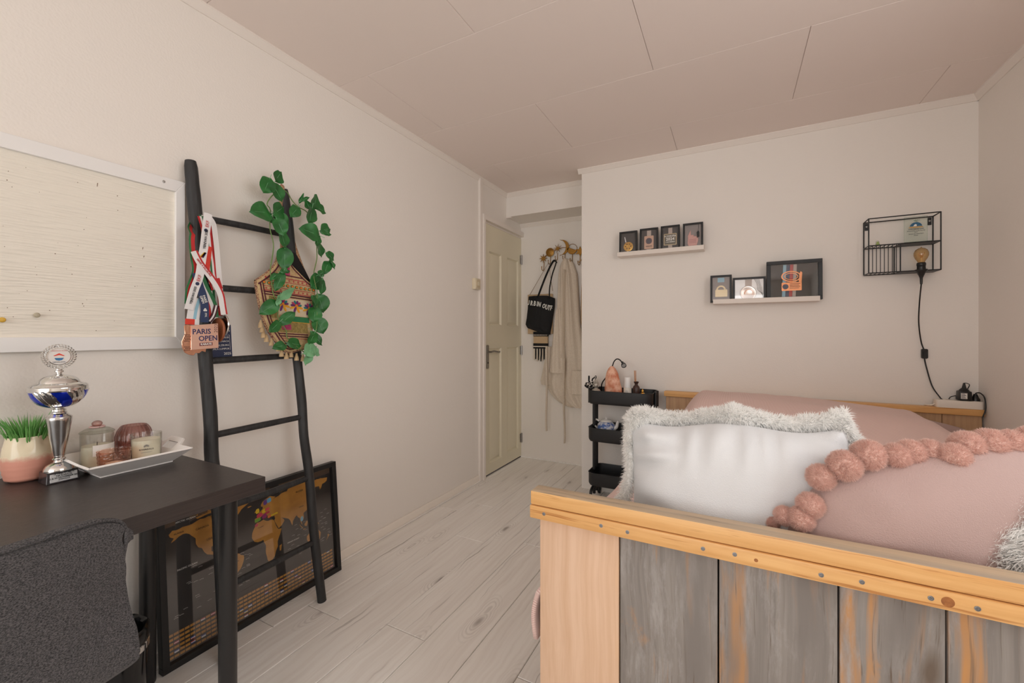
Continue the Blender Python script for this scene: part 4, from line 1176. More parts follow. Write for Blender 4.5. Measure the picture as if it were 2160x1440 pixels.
prof += [(0.0425, 0.1225), (0.041, 0.1235), (0.0395, 0.120), (0.040, 0.105), (0, 0.1)]
dent = lambda a, t: 1 - 0.12 * math.exp(-((t - 0.72) / 0.09) ** 2) * (math.exp(-((a - 6.0) / 0.30) ** 2) + math.exp(-((a - 0.55) / 0.28) ** 2))
MB().lathe(prof, (0.075, 0.412, DZ), 64, rfun=dent).build('pot', POTM, pt, smooth=60)
m = MB()
for k in range(230):
    a = random.uniform(0, 2 * PI); rad = 0.036 * math.sqrt(random.random())
    sp = 0.15 + 0.85 * rad / 0.034
    base = Vector((0.075 + rad * math.cos(a), 0.412 + rad * math.sin(a), DZ + 0.100))
    h = random.uniform(0.040, 0.088)
    out = Vector((math.cos(a), math.sin(a), 0)) * sp * random.uniform(0.3, 0.75) * h
    if base.x + out.x < 0.008: out.x = 0.008 - base.x
    tip = base + out + Vector((0, 0, h))
    mid = base.lerp(tip, 0.5) + Vector((0, 0, 0.008)) - out * 0.1
    sd = Vector((-math.sin(a + random.uniform(-1, 1)), math.cos(a), 0)).normalized() * 0.0019
    q = out.normalized() * 0.0012 if out.length > 0 else Vector((0.001, 0, 0))
    m.add([base - sd, base + sd, base + q, mid - sd * 0.9, mid + sd * 0.9, mid + q * 1.2, tip], [(0, 1, 4, 3), (1, 2, 5, 4), (2, 0, 3, 5), (3, 4, 6), (4, 5, 6), (5, 3, 6)])
g_ = m.build('spiky_leaves', GRASS, pt, smooth=60); g_['kind'] = 'stuff'

# ------------------------------------------------------------------ trophy
TC = Vector((0.172, 0.447, DZ))
tr = thing('trophy', TC, 'silver trophy cup with blue swirls, laurel wreath emblem and black marble base', 'trophy')
MARB = pm('black_marble', S(26, 25, 27), 0.12, var=(26, S(66, 60, 62), 0.18))
CLEARP = clear('clear_acrylic', gloss=1.5)
# base block turned slightly
ang = math.radians(2)
c_, s_ = math.cos(ang), math.sin(ang)
RX, RY = Vector((c_, s_, 0)), Vector((-s_, c_, 0))
def tl(x, y, z): return TC + RX * x + RY * y + Vector((0, 0, z))
MB().hexa([tl(-.027, -.033, 0), tl(.027, -.033, 0), tl(.027, .033, 0), tl(-.027, .033, 0), tl(-.025, -.031, .031), tl(.025, -.031, .031), tl(.025, .031, .031), tl(-.025, .031, .031)]).build('base', MARB, tr, bevel=0.0012)
pl_ = MB().hexa([tl(.0268, -.026, .004), tl(.0268, .029, .004), tl(.0255, .0285, .026), tl(.0255, -.0255, .026), tl(.0278, -.026, .004), tl(.0278, .029, .004), tl(.0265, .0285, .026), tl(.0265, -.0255, .026)]).build('name_plate', pm('plate_silver', S(206, 206, 206), 0.35, 0.3), tr, bevel=0.0006)
text('1E PRIJS KUMITE\nNK KARATE\n22 & 23 NOVEMBER 2025\nZWOLLE', tl(.0275, .0015, .0175), RY, (-.05, 0, 1), 0.0058, BLACK_INK, pl_, lift=0.0006, ext=0.0001, bold=0.0001)
MB().lathe([(0.031, 0.0312), (0.031, 0.034), (0.030, 0.038), (0.026, 0.045), (0.018, 0.050), (0.012, 0.053), (0.010, 0.058), (0.014, 0.0605), (0.014, 0.0625), (0.011, 0.065), (0.011, 0.068), (0.0125, 0.070)], TC, 40).build('foot', CHROME, tr, smooth=40)
SILV = pm('engraved_silver', S(206, 204, 202), 0.18, 1.0, bump=(70, 0.25, (1, 1, 0.35)))
MB().lathe([(0.0115, 0.070), (0.013, 0.078), (0.019, 0.118), (0.0245, 0.158), (0.026, 0.168), (0.0268, 0.176), (0.0262, 0.178), (0.022, 0.182)], TC, 40).build('stem', SILV, tr, smooth=40)
MB().lathe([(0.022, 0.182), (0.020, 0.185), (0.0165, 0.188), (0.0165, 0.191), (0.014, 0.193), (0.014, 0.199), (0.010, 0.201), (0.010, 0.203)], TC, 40, rfun=lambda a, t: 1 + (0.03 * math.sin(24 * a) if 0.5 < t < 0.9 else 0)).build('collar', CHROME, tr, smooth=40)
BLUEF = pm('blue_foil', S(20, 50, 190), 0.15, 0.6)
cupprof = [(0.010, 0.203), (0.020, 0.2045), (0.031, 0.209), (0.041, 0.216), (0.049, 0.225), (0.0545, 0.235), (0.0575, 0.245), (0.0585, 0.250), (0.0588, 0.254), (0.0588, 0.262), (0.0575, 0.264)]
def cupmat(a, z):
    if z < 0.2055 or z > 0.2495: return 0
    q = (a * 5 + (z - 0.2) * 9.0) % 1.0
    return 1 if q < 0.42 else 0
fine = []
for i in range(len(cupprof) - 1):
    for k in range(3):
        t = k / 3
        fine.append((cupprof[i][0] * (1 - t) + cupprof[i + 1][0] * t, cupprof[i][1] * (1 - t) + cupprof[i + 1][1] * t))
fine.append(cupprof[-1])
def cuprip(a, t):
    z = 0.203 + t * 0.061
    q = (a / (2 * PI) * 5 + (z - 0.2) * 9.0) % 1.0
    return 1 + (0.022 * math.sin((q - 0.42) / 0.58 * 3 * 2 * PI - 1) if q > 0.42 and 0.05 < t < 0.76 else -0.012 if 0.05 < t < 0.76 else 0)
MB().lathe(fine, TC, 150, matf=cupmat, rfun=cuprip).build('cup', [CHROME, BLUEF], tr, smooth=50)
MB().lathe([(0.0585, 0.264), (0.0565, 0.266), (0.0555, 0.268), (0.050, 0.270), (0.043, 0.273), (0.0415, 0.277), (0.037, 0.283), (0.028, 0.289), (0.016, 0.293), (0.009, 0.295), (0.006, 0.297), (0.006, 0.300), (0.0095, 0.302), (0.0095, 0.306), (0.007, 0.308), (0.007, 0.3105), (0, 0.3105)], TC, 90, rfun=lambda a, t: 1 + (0.035 * math.sin(18 * a) if 0.38 < t < 0.6 else 0)).build('lid', CHROME, tr, smooth=45)
# wreath disc faces the room
EC = TC + Vector((0, 0, 0.345))
EN = Vector((1.0, -0.18, 0)).normalized(); EU = Vector((0, 0, 1)).cross(EN).normalized(); EV = Vector((0, 0, 1))
ED = (EU, EV, EN)
m = MB().lathe([(0.0215, -0.003), (0.0235, -0.002), (0.0245, 0.0), (0.0235, 0.002), (0.0222, 0.0025)], EC, 40, ax=ED, cap=False)
for ring, rad, off in ((0, 0.0262, 0.0), (1, 0.0310, 0.5)):
    for k in range(30):
        a = 2 * PI * (k + off) / 30
        sgn = 1 if math.cos(a) > 0 else -1
        d_ = EU * math.cos(a) + EV * math.sin(a)
        tg = (EV * math.cos(a) - EU * math.sin(a)) * sgn
        p0 = EC + d_ * rad - tg * 0.0035
        p1 = EC + d_ * (rad + 0.003) + tg * 0.0045
        wv_ = (d_ - tg * 0.2).normalized() * 0.0022
        md_ = p0.lerp(p1, 0.5)
        m.add([p0, md_ + wv_, p1, md_ - wv_, md_ + EN * 0.0028, md_ - EN * 0.002], [(0, 3, 4), (3, 2, 4), (2, 1, 4), (1, 0, 4), (3, 0, 5), (2, 3, 5), (1, 2, 5), (0, 1, 5)])
wr_ = m.build('laurel_wreath', CHROME, tr, smooth=20)
em = MB().lathe([(0.0222, -0.0015), (0.0222, 0.0015), (0, 0.0015)], EC, 40, ax=ED).build('emblem', pm('emblem_white', S(222, 216, 210), 0.3), tr, smooth=30)
efr = lambda n: (EC + EN * n, EU, EV, EN)
MB().prism([(-0.011, 0.002), (0, 0.009), (0.011, 0.002), (0.009, 0.001), (0, 0.004), (-0.009, 0.001)], efr(0.0016), 0.0004).build('emblem_roof', SCARLET, em, smooth=None)
MB().prism([(-0.009, -0.004), (0.009, -0.004), (0.006, -0.010), (0, -0.0115), (-0.006, -0.010)], efr(0.0016), 0.0004).build('emblem_water', pm('emblem_blue', S(40, 110, 160), 0.4), em, smooth=None)
text('KARATE-DO BOND', EC + EV * 0.0155, EU, EV, 0.0036, RED, em, lift=0.0018, ext=0.0001)
text('NEDERLAND', EC - EV * 0.0155, EU, EV, 0.0042, NAVY, em, lift=0.0018, ext=0.0001)

# ------------------------------------------------------------------ tray with candles
ty = thing('serving_tray', (0.175, 0.595, DZ), 'white wooden tray with flared sides and cut-out handles on the desk', 'tray')
WT = pm('tray_white', S(238, 234, 230), 0.45)
tx0, tx1, ty0, ty1 = 0.075, 0.250, 0.508, 0.682
fl2, tht = 0.038, 0.040
bx('base', (tx0, tx1, ty0, ty1, DZ, DZ + 0.006), WT, ty, bevel=0.001)
def tray_side(a0, a1, n0, hgt, hole=False):
    """flared board standing on the edge a0-a1, leaning along n0"""
    a0, a1, n0 = Vector(a0), Vector(a1), Vector(n0)
    e = (a1 - a0).normalized(); Lb = (a1 - a0).length
    upv = (n0 * fl2 + Vector((0, 0, tht - 0.005)))
    th_v = n0.cross(e).normalized() * 0
    tn = upv.normalized().cross(e).normalized()
    if tn.dot(n0) < 0: tn = -tn
    out = [(-0.0, 0), (Lb, 0), (Lb + fl2, 1), (-fl2, 1)]
    if hole:
        h2 = 1.45
        out = [(0, 0), (Lb, 0), (Lb + fl2, 1), (Lb * 0.80, 1), (Lb * 0.72, h2), (Lb * 0.28, h2), (Lb * 0.20, 1), (-fl2, 1)]
    m = MB()
    pts2 = [(p[0], p[1]) for p in out]
    U_, W_ = e, upv
    if not hole:
        m.prism(pts2, (a0, U_, W_, -tn), 0.006)
        return m.build('side', WT, ty, smooth=None)
    # board with a slot: strips around the opening
    sl = (Lb * 0.32, Lb * 0.68, 0.62, 1.12)
    for q in ([(0, 0), (Lb, 0), (Lb + fl2 * 0.62, 0.62), (-fl2 * 0.62, 0.62)],
              [(-fl2 * 0.62, 0.62), (sl[0], 0.62), (sl[0], 1.12), (Lb * 0.224, 1.12), (Lb * 0.20, 1), (-fl2, 1)],
              [(sl[1], 0.62), (Lb + fl2 * 0.62, 0.62), (Lb + fl2, 1), (Lb * 0.80, 1), (Lb * 0.776, 1.12), (sl[1], 1.12)],
              [(Lb * 0.224, 1.12), (Lb * 0.776, 1.12), (Lb * 0.72, h2), (Lb * 0.28, h2)]):
        m.prism(q, (a0, U_, W_, -tn), 0.006)
    return m.build('handle_side', WT, ty, smooth=None)
z0 = DZ + 0.004
tray_side((tx1, ty0, z0), (tx1, ty1, z0), (1, 0, 0), 1)
tray_side((tx0, ty1, z0), (tx0, ty0, z0), (-1, 0, 0), 1)
tray_side((tx1, ty1, z0), (tx0, ty1, z0), (0, 1, 0), 1, True)
tray_side((tx0, ty0, z0), (tx1, ty0, z0), (0, -1, 0), 1, True)
TZ = DZ + 0.0065
WAX = pm('cream_wax', S(246, 237, 216), 0.45, sss=0.0)
GL1 = clear('clear_glass', (0.985, 0.99, 0.98, 1), 1.1, edge=(0.86, 0.87, 0.83, 1))
GL2 = clear('smoky_lid_glass', (0.90, 0.91, 0.87, 1), 1.3, edge=(0.62, 0.62, 0.55, 1))
GL3 = clear('rose_glass', (0.97, 0.85, 0.79, 1), 1.5, edge=(0.84, 0.58, 0.48, 1))
GL4 = clear('mauve_glass', (0.88, 0.72, 0.69, 1), 1.6, edge=(0.46, 0.26, 0.25, 1))
LABELP = pm('paper_label', S(240, 236, 230), 0.6)
# lidded jar
jc = Vector((0.112, 0.545, TZ))
jr = thing('lidded_jar_candle', jc, 'clear glass jar candle with a knobbed glass lid on the tray', 'candle')
MB().lathe([(0.036, 0.0), (0.038, 0.003), (0.038, 0.098), (0.0365, 0.100), (0.036, 0.098), (0.036, 0.004), (0, 0.004)], jc, 40).build('jar', GL1, jr)
MB().lathe([(0.0352, 0.0045), (0.0352, 0.062), (0, 0.062)], jc, 40).build('wax', WAX, jr)
MB().tube([jc + Vector((0, 0, 0.062)), jc + Vector((0.001, 0, 0.072))], 0.001, 6).build('wick', BLACKP, jr)
MB().lathe([(0.036, 0.1005), (0.0395, 0.1015), (0.040, 0.104), (0.037, 0.107), (0.028, 0.113), (0.018, 0.117), (0.010, 0.119), (0, 0.1195)], jc, 40).build('lid', GL2, jr, smooth=50)
MB().ball(jc + Vector((0, 0, 0.128)), 0.0125, 20, 10, sc=(1, 1, 0.75)).build('knob', GL4, jr, smooth=80)
MB().tube([jc + Vector((0.016 * math.cos(a), 0.016 * math.sin(a), 0.1185)) for a in [k * PI / 8 for k in range(17)]], 0.003, 8).build('ribbon_ring', pm('pale_pink_ribbon', S(226, 190, 186), 0.6), jr, smooth=80)
m = MB()
P = [[jc + Vector((0.0386 * math.cos(a), 0.0386 * math.sin(a), z)) for z in (0.035, 0.068)] for a in [(-0.55 + 1.7 * k / 12) for k in range(13)]]
m.grid(P).build('label', LABELP, jr)
# ribbed vase
vc = Vector((0.092, 0.642, TZ))
vs = thing('ribbed_glass_vase', vc, 'round ribbed mauve glass tealight vase at the back of the tray', 'vase')
vp = [(0.030, 0.0), (0.036, 0.003), (0.044, 0.02), (0.0465, 0.045), (0.0455, 0.07), (0.040, 0.09), (0.033, 0.101), (0.030, 0.104), (0.0285, 0.103), (0.036, 0.088), (0.041, 0.07), (0.042, 0.045), (0.039, 0.02), (0.03, 0.006), (0, 0.006)]
MB().lathe(vp, vc, 176, rfun=lambda a, t: 1 + (0.055 * abs(math.sin(11 * a)) if 0.05 < t < 0.6 else 0.03)).build('bowl', GL4, vs, smooth=60)
# white candle in a clear glass
cc = Vector((0.178, 0.641, TZ))
wc2 = thing('printed_candle', cc, 'cream candle in a straight clear glass with black printed name', 'candle')
MB().lathe([(0.034, 0.0), (0.0365, 0.003), (0.039, 0.085), (0.038, 0.0865), (0.037, 0.085), (0.0345, 0.005), (0, 0.005)], cc, 44).build('glass', GL1, wc2)
MB().lathe([(0.0338, 0.0055), (0.0362, 0.068), (0.030, 0.0675), (0, 0.067)], cc, 44).build('wax', WAX, wc2)
cd = Vector((1.0, -0.38, 0)).normalized(); cu_ = Vector((0, 0, 1)).cross(cd).normalized()
text('RIVERDALE', cc + cd * 0.0374 + Vector((0, 0, 0.042)), cu_, (0.02, 0, 1), 0.0062, BLACK_INK, wc2, lift=0.0012, ext=0.0002, bold=0.0001, space=1.15)
text('GRAPEFRUIT', cc + cd * 0.0374 + Vector((0, 0, 0.033)), cu_, (0.02, 0, 1), 0.0042, pm('grey_print', S(150, 146, 138), 0.7), wc2, lift=0.0012, ext=0.0002, space=1.1)
m = MB()
for k in range(5):
    a = PI * (0.1 + 0.8 * k / 4)
    m.prism(circ(0.0026, 10, c=(0.0045 * math.cos(a), 0.0045 * math.sin(a))), (cc + cd * 0.0384 + Vector((0, 0, 0.050)), cu_, Vector((0, 0, 1)), cd), 0.0003)
m.build('printed_motif', MATS['grey_print'], wc2, smooth=None)
# cut rose glass
rc = Vector((0.205, 0.553, TZ))
rg = thing('textured_tealight_glass', rc, 'low rose glass tealight holder with a scalloped fish-scale relief', 'candle holder')
def scale_rel(a, t):
    row = t * 5.2
    fr = row % 1.0
    ph = (a / (2 * PI) * 11 + 0.5 * (int(row) % 2)) % 1.0
    d = math.hypot((ph - 0.5) * 1.3, fr - 0.15)
    return 1 + 0.05 * (0.6 - min(0.6, d)) / 0.6 + (0.05 if 0.52 < d < 0.62 else 0)
op = [(0.0365 - 0.003 * (1 - k / 28), 0.002 + 0.056 * k / 28) for k in range(29)]
MB().lathe([(0.03, 0.0)] + op, rc, 132, rfun=lambda a, t: scale_rel(a, t), cap=False).build('cup', GL3, rg, smooth=40)
MB().lathe([(0.0, 0.006), (0.031, 0.006), (0.0335, 0.057)], rc, 44, cap=False).build('inner_wall', GL3, rg, smooth=60)
MB().lathe([(0.019, 0.0065), (0.019, 0.02), (0.018, 0.02), (0, 0.018)], rc, 24).build('tealight', WAX, rg)

# ------------------------------------------------------------------ medals on the ladder
XR_ = 0.136
def ribbon(path, width, mats, cols, parent, name='ribbon', x0=XR_, xo=None, th=0.0009, tilt=0.0):
    """path [(y, z)] seen from the room; cols = material index per stripe"""
    p2 = smooth_path([(q[0], q[1], 0) for q in path], 5)
    n = len(p2); nc = len(cols)
    m = MB()
    F, Bk = [], []
    for i in range(n):
        a, b = p2[max(i - 1, 0)], p2[min(i + 1, n - 1)]
        t = Vector((b.x - a.x, b.y - a.y)); t.normalize()
        nr = Vector((-t.y, t.x))
        if nr.x < 0: nr = -nr
        f, g = [], []
        xi = x0 + (xo(i / (n - 1)) if xo else 0.0)
        for j in range(nc + 1):
            s = (j / nc - 0.5) * width
            y, z = p2[i].x + nr.x * s, p2[i].y + nr.y * s
            x = xi + tilt * (j / nc - 0.5) * width
            f.append((x, y, z)); g.append((x - th, y, z))
        F.append(f); Bk.append(g)
    m.grid(F, matf=lambda i, j: cols[j]).grid(Bk, flip=True, matf=lambda i, j: cols[j])
    m.grid([[F[i][0] for i in range(n)], [Bk[i][0] for i in range(n)]], mat=cols[0]); m.grid([[F[i][-1] for i in range(n)], [Bk[i][-1] for i in range(n)]], mat=cols[-1])
    return m.build(name, mats, parent, smooth=60)
RM = [WHITE_R, RED, GREEN, NAVY_R, BLUE_R, SCARLET, DKRED]
HUNG = 'medals hung on the ladder'
md1 = thing('bronze_cat_medal', (0.13, 0.82, 1.115), 'shiny bronze PARIS OPEN karate medal on a navy ribbon, hung on the ladder', 'medal', HUNG)
MEDP = [(0.752, 1.166), (0.762, 1.193), (0.760, 1.222), (0.770, 1.226), (0.781, 1.222), (0.79, 1.224), (0.868, 1.232), (0.870, 1.150), (0.845, 1.139), (0.829, 1.141), (0.827, 1.128), (0.815, 1.132), (0.806, 1.124), (0.795, 1.126), (0.789, 1.117), (0.775, 1.120), (0.762, 1.128), (0.754, 1.145)]
mfr = lambda x: ((x, 0, 0), (0, 1, 0), (0, 0, 1), (1, 0, 0))
plate = MB().prism(MEDP, mfr(XR_ + 0.006), 0.004).build('medal_body', BRONZE, md1, bevel=0.0008)
MB().prism([(0.779, 1.137), (0.868, 1.142), (0.866, 1.232), (0.779, 1.223)], mfr(XR_ + 0.010), 0.004).build('medal_plate', pm('polished_bronze', S(240, 198, 178), 0.3, 0.75), md1, bevel=0.0008)
m = MB()
for r_ in range(5):
    for c2 in range(3):
        if (r_ + c2) % 2 == 0 or True:
            for zz in (1.190, 1.148):
                if zz < 1.17 and r_ > 2: continue
                y, z = 0.762 + c2 * 0.006 + (r_ % 2) * 0.003, zz - r_ * 0.0055
                m.prism([(y - 0.0022, z), (y, z - 0.0024), (y + 0.0022, z), (y, z + 0.0024)], mfr(XR_ + 0.0101), 0.0004)
dm_ = m.build('pierced_diamonds', pm('dark_bronze', S(90, 52, 36), 0.5), md1, smooth=None); dm_['kind'] = 'stuff'
NAVI = pm('navy_enamel', S(44, 44, 92), 0.4)
for tx, y, z, sz in (('PARIS', 0.812, 1.201, 0.026), ('OPEN', 0.833, 1.177, 0.026)):
    text(tx, (XR_ + 0.014, y, z), (0, 1, 0.04), (0, 0, 1), sz, NAVI, md1, lift=0.0004, bold=0.0004, stretch=0.92)
text('2023', (XR_ + 0.014, 0.859, 1.214), (0, 0.04, 1), (0, -1, 0), 0.016, pm('brown_enamel', S(120, 82, 70), 0.5), md1, lift=0.0004)
kb_ = MB().prism([(0.805, 1.150), (0.847, 1.152), (0.847, 1.163), (0.805, 1.161)], mfr(XR_ + 0.0141), 0.0005).build('karate_bar', pm('maroon_enamel', S(110, 30, 36), 0.4), md1, smooth=None)
text('KARATE', (XR_ + 0.0146, 0.826, 1.1565), (0, 1, 0.04), (0, 0, 1), 0.0098, WHITE_INK, md1, lift=0.0004, bold=0.0003)
rbn = ribbon([(0.799, 1.41)] + RB_navy[:-1] + [(0.825, 1.235)], 0.027, RM, [3], md1, xo=lambda t: 0.006)
text('PARIS\nOPEN', (XR_ + 0.007, 0.821, 1.318), (0, 0.35, -0.94), (0, 0.94, 0.35), 0.011, WHITE_INK, rbn, bold=0.0002)
text('FFK', (XR_ + 0.007, 0.828, 1.262), (0, 0.05, -1), (0, 1, 0.05), 0.010, WHITE_INK, rbn)
m = MB()
for k in range(3):
    a = PI / 2 + k * 2 * PI / 3
    m.prism(circ(0.0035, 12, c=(0.827 + 0.003 * math.cos(a), 1.280 + 0.003 * math.sin(a))), mfr(XR_ + 0.0062), 0.0004)
m.build('clover_logo', WHITE_INK, rbn, smooth=None)
# medal with the red-white-green ribbon (wooden disc seen edge-on)
md2 = thing('wooden_medal', (0.11, 0.885, 1.16), 'brown wooden medal seen edge-on, on a red, white and green striped ribbon', 'medal', HUNG)
MB().lathe([(0.0, -0.004), (0.044, -0.004), (0.046, -0.002), (0.046, 0.002), (0.044, 0.004), (0, 0.004)], (0.110, 0.886, 1.208), 36, ax=(V3(1, 0, 0), V3(0, 0, 1), V3(0, 1, 0))).build('disc', pm('brown_wood', S(146, 84, 52), 0.5), md2)
cs = [1, 1, 0, 0, 2, 2, 2]
ribbon(RB_striper, 0.040, RM, [1, 0, 2, 0, 1, 1], md2, xo=lambda t: -0.022 + 0.012 * t)
ribbon(RB_striped, 0.036, RM, [1, 1, 0, 0, 2, 2], md2, xo=lambda t: -0.004 - 0.006 * t)
ribbon([(0.835, 1.630), (0.850, 1.560), (0.868, 1.500), (0.874, 1.430), (0.880, 1.36), (0.885, 1.262)], 0.024, RM, [2, 0, 1], md2, xo=lambda t: -0.028)
# medal with the white printed ribbon (silver disc seen edge-on)
md3 = thing('silver_medal', (0.115, 0.893, 1.17), 'silver medal seen edge-on beside the ladder, on a white printed ribbon', 'medal', HUNG)
MB().lathe([(0.0, -0.003), (0.040, -0.003), (0.041, 0), (0.040, 0.003), (0, 0.003)], (0.118, 0.899, 1.228), 36, ax=(V3(1, 0, 0), V3(0, 0, 1), V3(0, 1, 0))).build('disc', CHROME, md3)
wr2 = ribbon(RB_printed[:-1], 0.027, RM, [0], md3, xo=lambda t: 0.004 + 0.004 * math.sin(t * PI))
text('YEREVAN 2025', (XR_ + 0.010, 0.8265, 1.535), (0, 0.11, 0.99), (0, -0.99, 0.11), 0.011, BLACK_INK, wr2, bold=0.0002)
text('YEREVAN 2025', (XR_ + 0.008, 0.788, 1.330), (0, 0.24, 0.97), (0, -0.97, 0.24), 0.010, BLACK_INK, wr2, bold=0.0002)
text('EKF', (XR_ + 0.009, 0.8335, 1.592), (0, 0.11, 0.99), (0, -0.99, 0.11), 0.015, RED, wr2)
text('EKF', (XR_ + 0.010, 0.806, 1.392), (0, 0.25, 0.97), (0, -0.97, 0.25), 0.015, RED, wr2)
for y, z, x in ((0.829, 1.568, 0.0075), (0.801, 1.372, 0.0085)):
    MB().lathe([(0.0062, 0), (0.0062, 0.0005), (0, 0.0006)], (XR_ + x, y, z), 16, ax=AX).build('ribbon_logo', NAVY, wr2)
m = MB()
for k, (c3_) in enumerate((0, 1, 2)):
    m.prism([(0.808 + k * 0.004, 1.470), (0.812 + k * 0.004, 1.466), (0.826 + k * 0.002, 1.486), (0.822 + k * 0.002, 1.488)], mfr(XR_ + 0.0085), 0.0004, c3_)
m.build('ribbon_flame', [pm('logo_yellow', S(226, 180, 50), 0.6), RED, NAVY], wr2, smooth=None)
crb = ribbon(RB_cross[1:] + [(0.893, 1.266)], 0.023, RM, [0, 0, 0, 1], md3, xo=lambda t: 0.010 - 0.006 * t, name='ribbon')
text('SERIES A SALZBURG', (XR_ + 0.0092, 0.822, 1.432), (0, 0.62, -0.78), (0, 0.78, 0.62), 0.0082, RED, crb, bold=0.0002)
ribbon([(0.838, 1.632), (0.862, 1.606), (0.870, 1.560), (0.876, 1.50), (0.884, 1.40), (0.892, 1.30)], 0.018, RM, [0], md3, xo=lambda t: -0.012)
# loose ribbons of further medals
md4 = thing('bronze_disc_medal', (0.12, 0.80, 1.23), 'round bronze medal hidden behind the cat medal, on scarlet and pale blue ribbons', 'medal', HUNG)
ribbon([(0.842, 1.618), (0.806, 1.578)] + RB_leftred, 0.018, RM, [2, 1, 1], md4, xo=lambda t: -0.004 - 0.108 * max(0.0, 1 - t / 0.3))
ribbon(RB_red, 0.030, RM, [5], md4, xo=lambda t: -0.012)
ribbon(RB_blueflap, 0.040, RM, [0, 0, 4, 0], md4, xo=lambda t: -0.002)
ribbon([(0.790, 1.246), (0.789, 1.226)], 0.044, RM, [5, 5, 0], md4, xo=lambda t: -0.0005)
ribbon(RB_darkr, 0.024, RM, [6], md4, xo=lambda t: -0.036)
ribbon([(0.870, 1.300), (0.860, 1.262), (0.846, 1.24)], 0.016, RM, [6, 0, 6], md4, xo=lambda t: -0.004)
MB().lathe([(0, -0.002), (0.034, -0.002), (0.035, 0), (0.034, 0.002), (0, 0.002)], (XR_ - 0.003, 0.838, 1.190), 32, ax=AX).build('disc', BRONZE, md4)
# accreditation card
ac = thing('accreditation_card', (0.098, 0.905, 1.08), 'navy accreditation card with white print hanging behind the medals', 'card')
cfr = lambda n: (Vector((0.088, 0.872, 1.082)) + Vector((1, 0, 0)) * n, Vector((0, 1, 0.02)).normalized(), Vector((-0.05, -0.02, 1)).normalized(), Vector((1, 0, 0.05)).normalized())
MB().prism(rrect(0, 0.078, 0, 0.148, 0.006), cfr(0), 0.0012).build('card', NAVY, ac, smooth=None)
for tx, u, v, sz in (('ACCREDITATION', 0.073, 0.122, 0.0085), ('TBILISI', 0.068, 0.097, 0.0095), ('LARNACA', 0.068, 0.082, 0.0095), ('SALZBURG', 0.068, 0.067, 0.0095), ('KUALA LUMPUR', 0.068, 0.053, 0.0095), ('2025', 0.074, 0.034, 0.0135), ('ACCESS AREAS', 0.052, 0.014, 0.007)):
    o_, U_, V_, N_ = cfr(0.0016)
    text(tx, o_ + U_ * u + V_ * v, U_, V_, sz, WHITE_INK, ac, align='RIGHT', ext=0.0001)
m = MB()
for q in ((0.071, 0.0718, 0.048, 0.106), (0.045, 0.0718, 0.1055, 0.1063)):
    m.prism([(q[0], q[2]), (q[1], q[2]), (q[1], q[3]), (q[0], q[3])], cfr(0.0013), 0.0003)
m.build('printed_frame', WHITE_INK, ac, smooth=None)
MB().tube(smooth_path([(0.090, 0.912, 1.226), (0.075, 0.905, 1.34), (0.058, 0.895, 1.48), (0.046, 0.882, 1.655)], 5), 0.002, 8).build('lanyard', BLACKP, ac)
# ------------------------------------------------------------------ embroidered bag hung on the ladder
bg = thing('embroidered_bag', (0.11, 1.16, 1.10), 'embroidered multicolour cloth shoulder bag with tassels hung on the ladder', 'bag')
def ladx(z, off): return 0.205 - 0.0946 * z + off
BGO = Vector((ladx(0, 0.030), 0, 0)); BGV = Vector((-0.0946, 0, 1)); BGN = Vector((1, 0, 0.0946)).normalized()
bfr = lambda n: (BGO + BGN * n, (0, 1, 0), BGV, BGN)
BCLOTH = pm('bag_cream', S(208, 184, 140), 0.9, bump=(300, 0.6), var=(90, S(188, 150, 104), 0.2))
BMAG = pm('bag_magenta', S(160, 44, 96), 0.85, bump=(300, 0.4), var=(60, S(190, 74, 110), 0.2))
BOLV = pm('bag_olive', S(128, 112, 60), 0.85, bump=(200, 0.8), var=(90, S(164, 140, 84), 0.2))
BGRN = pm('bag_green', S(44, 120, 74), 0.85, bump=(300, 0.4))
BRED = pm('bag_crimson', S(178, 46, 62), 0.85)
BDK = pm('bag_maroon', S(86, 34, 44), 0.85, bump=(300, 0.4))
BORG = pm('bag_orange', S(226, 120, 40), 0.85)
BYEL = pm('bag_mustard', S(224, 160, 46), 0.85)
BTEAL = pm('bag_teal', S(40, 124, 124), 0.85)
BPUR = pm('bag_purple', S(104, 50, 110), 0.85)
BGOLD = pm('bag_gold', S(176, 136, 70), 0.8, bump=(200, 0.6))
outl = smooth_path([(p[0], p[1], 0) for p in BAG + [BAG[0]]], 3)[:-1]
outl = [(p.x, p.y) for p in outl]
body = MB().prism(outl, bfr(0.0), 0.022).build('body', BCLOTH, bg, bevel=0.007, seg=3, smooth=50)
def clip_rows(poly, n):
    ys = [p[1] for p in poly]
    def span(z):
        xs = []
        for i in range(len(poly)):
            a, b = poly[i], poly[(i + 1) % len(poly)]
            if (a[1] - z) * (b[1] - z) < 0:
                xs.append(a[0] + (b[0] - a[0]) * (z - a[1]) / (b[1] - a[1]))
        return (min(xs), max(xs)) if len(xs) >= 2 else None
    return span
span = clip_rows(outl, 0)
SL = -0.055                     # the bands dip to the right
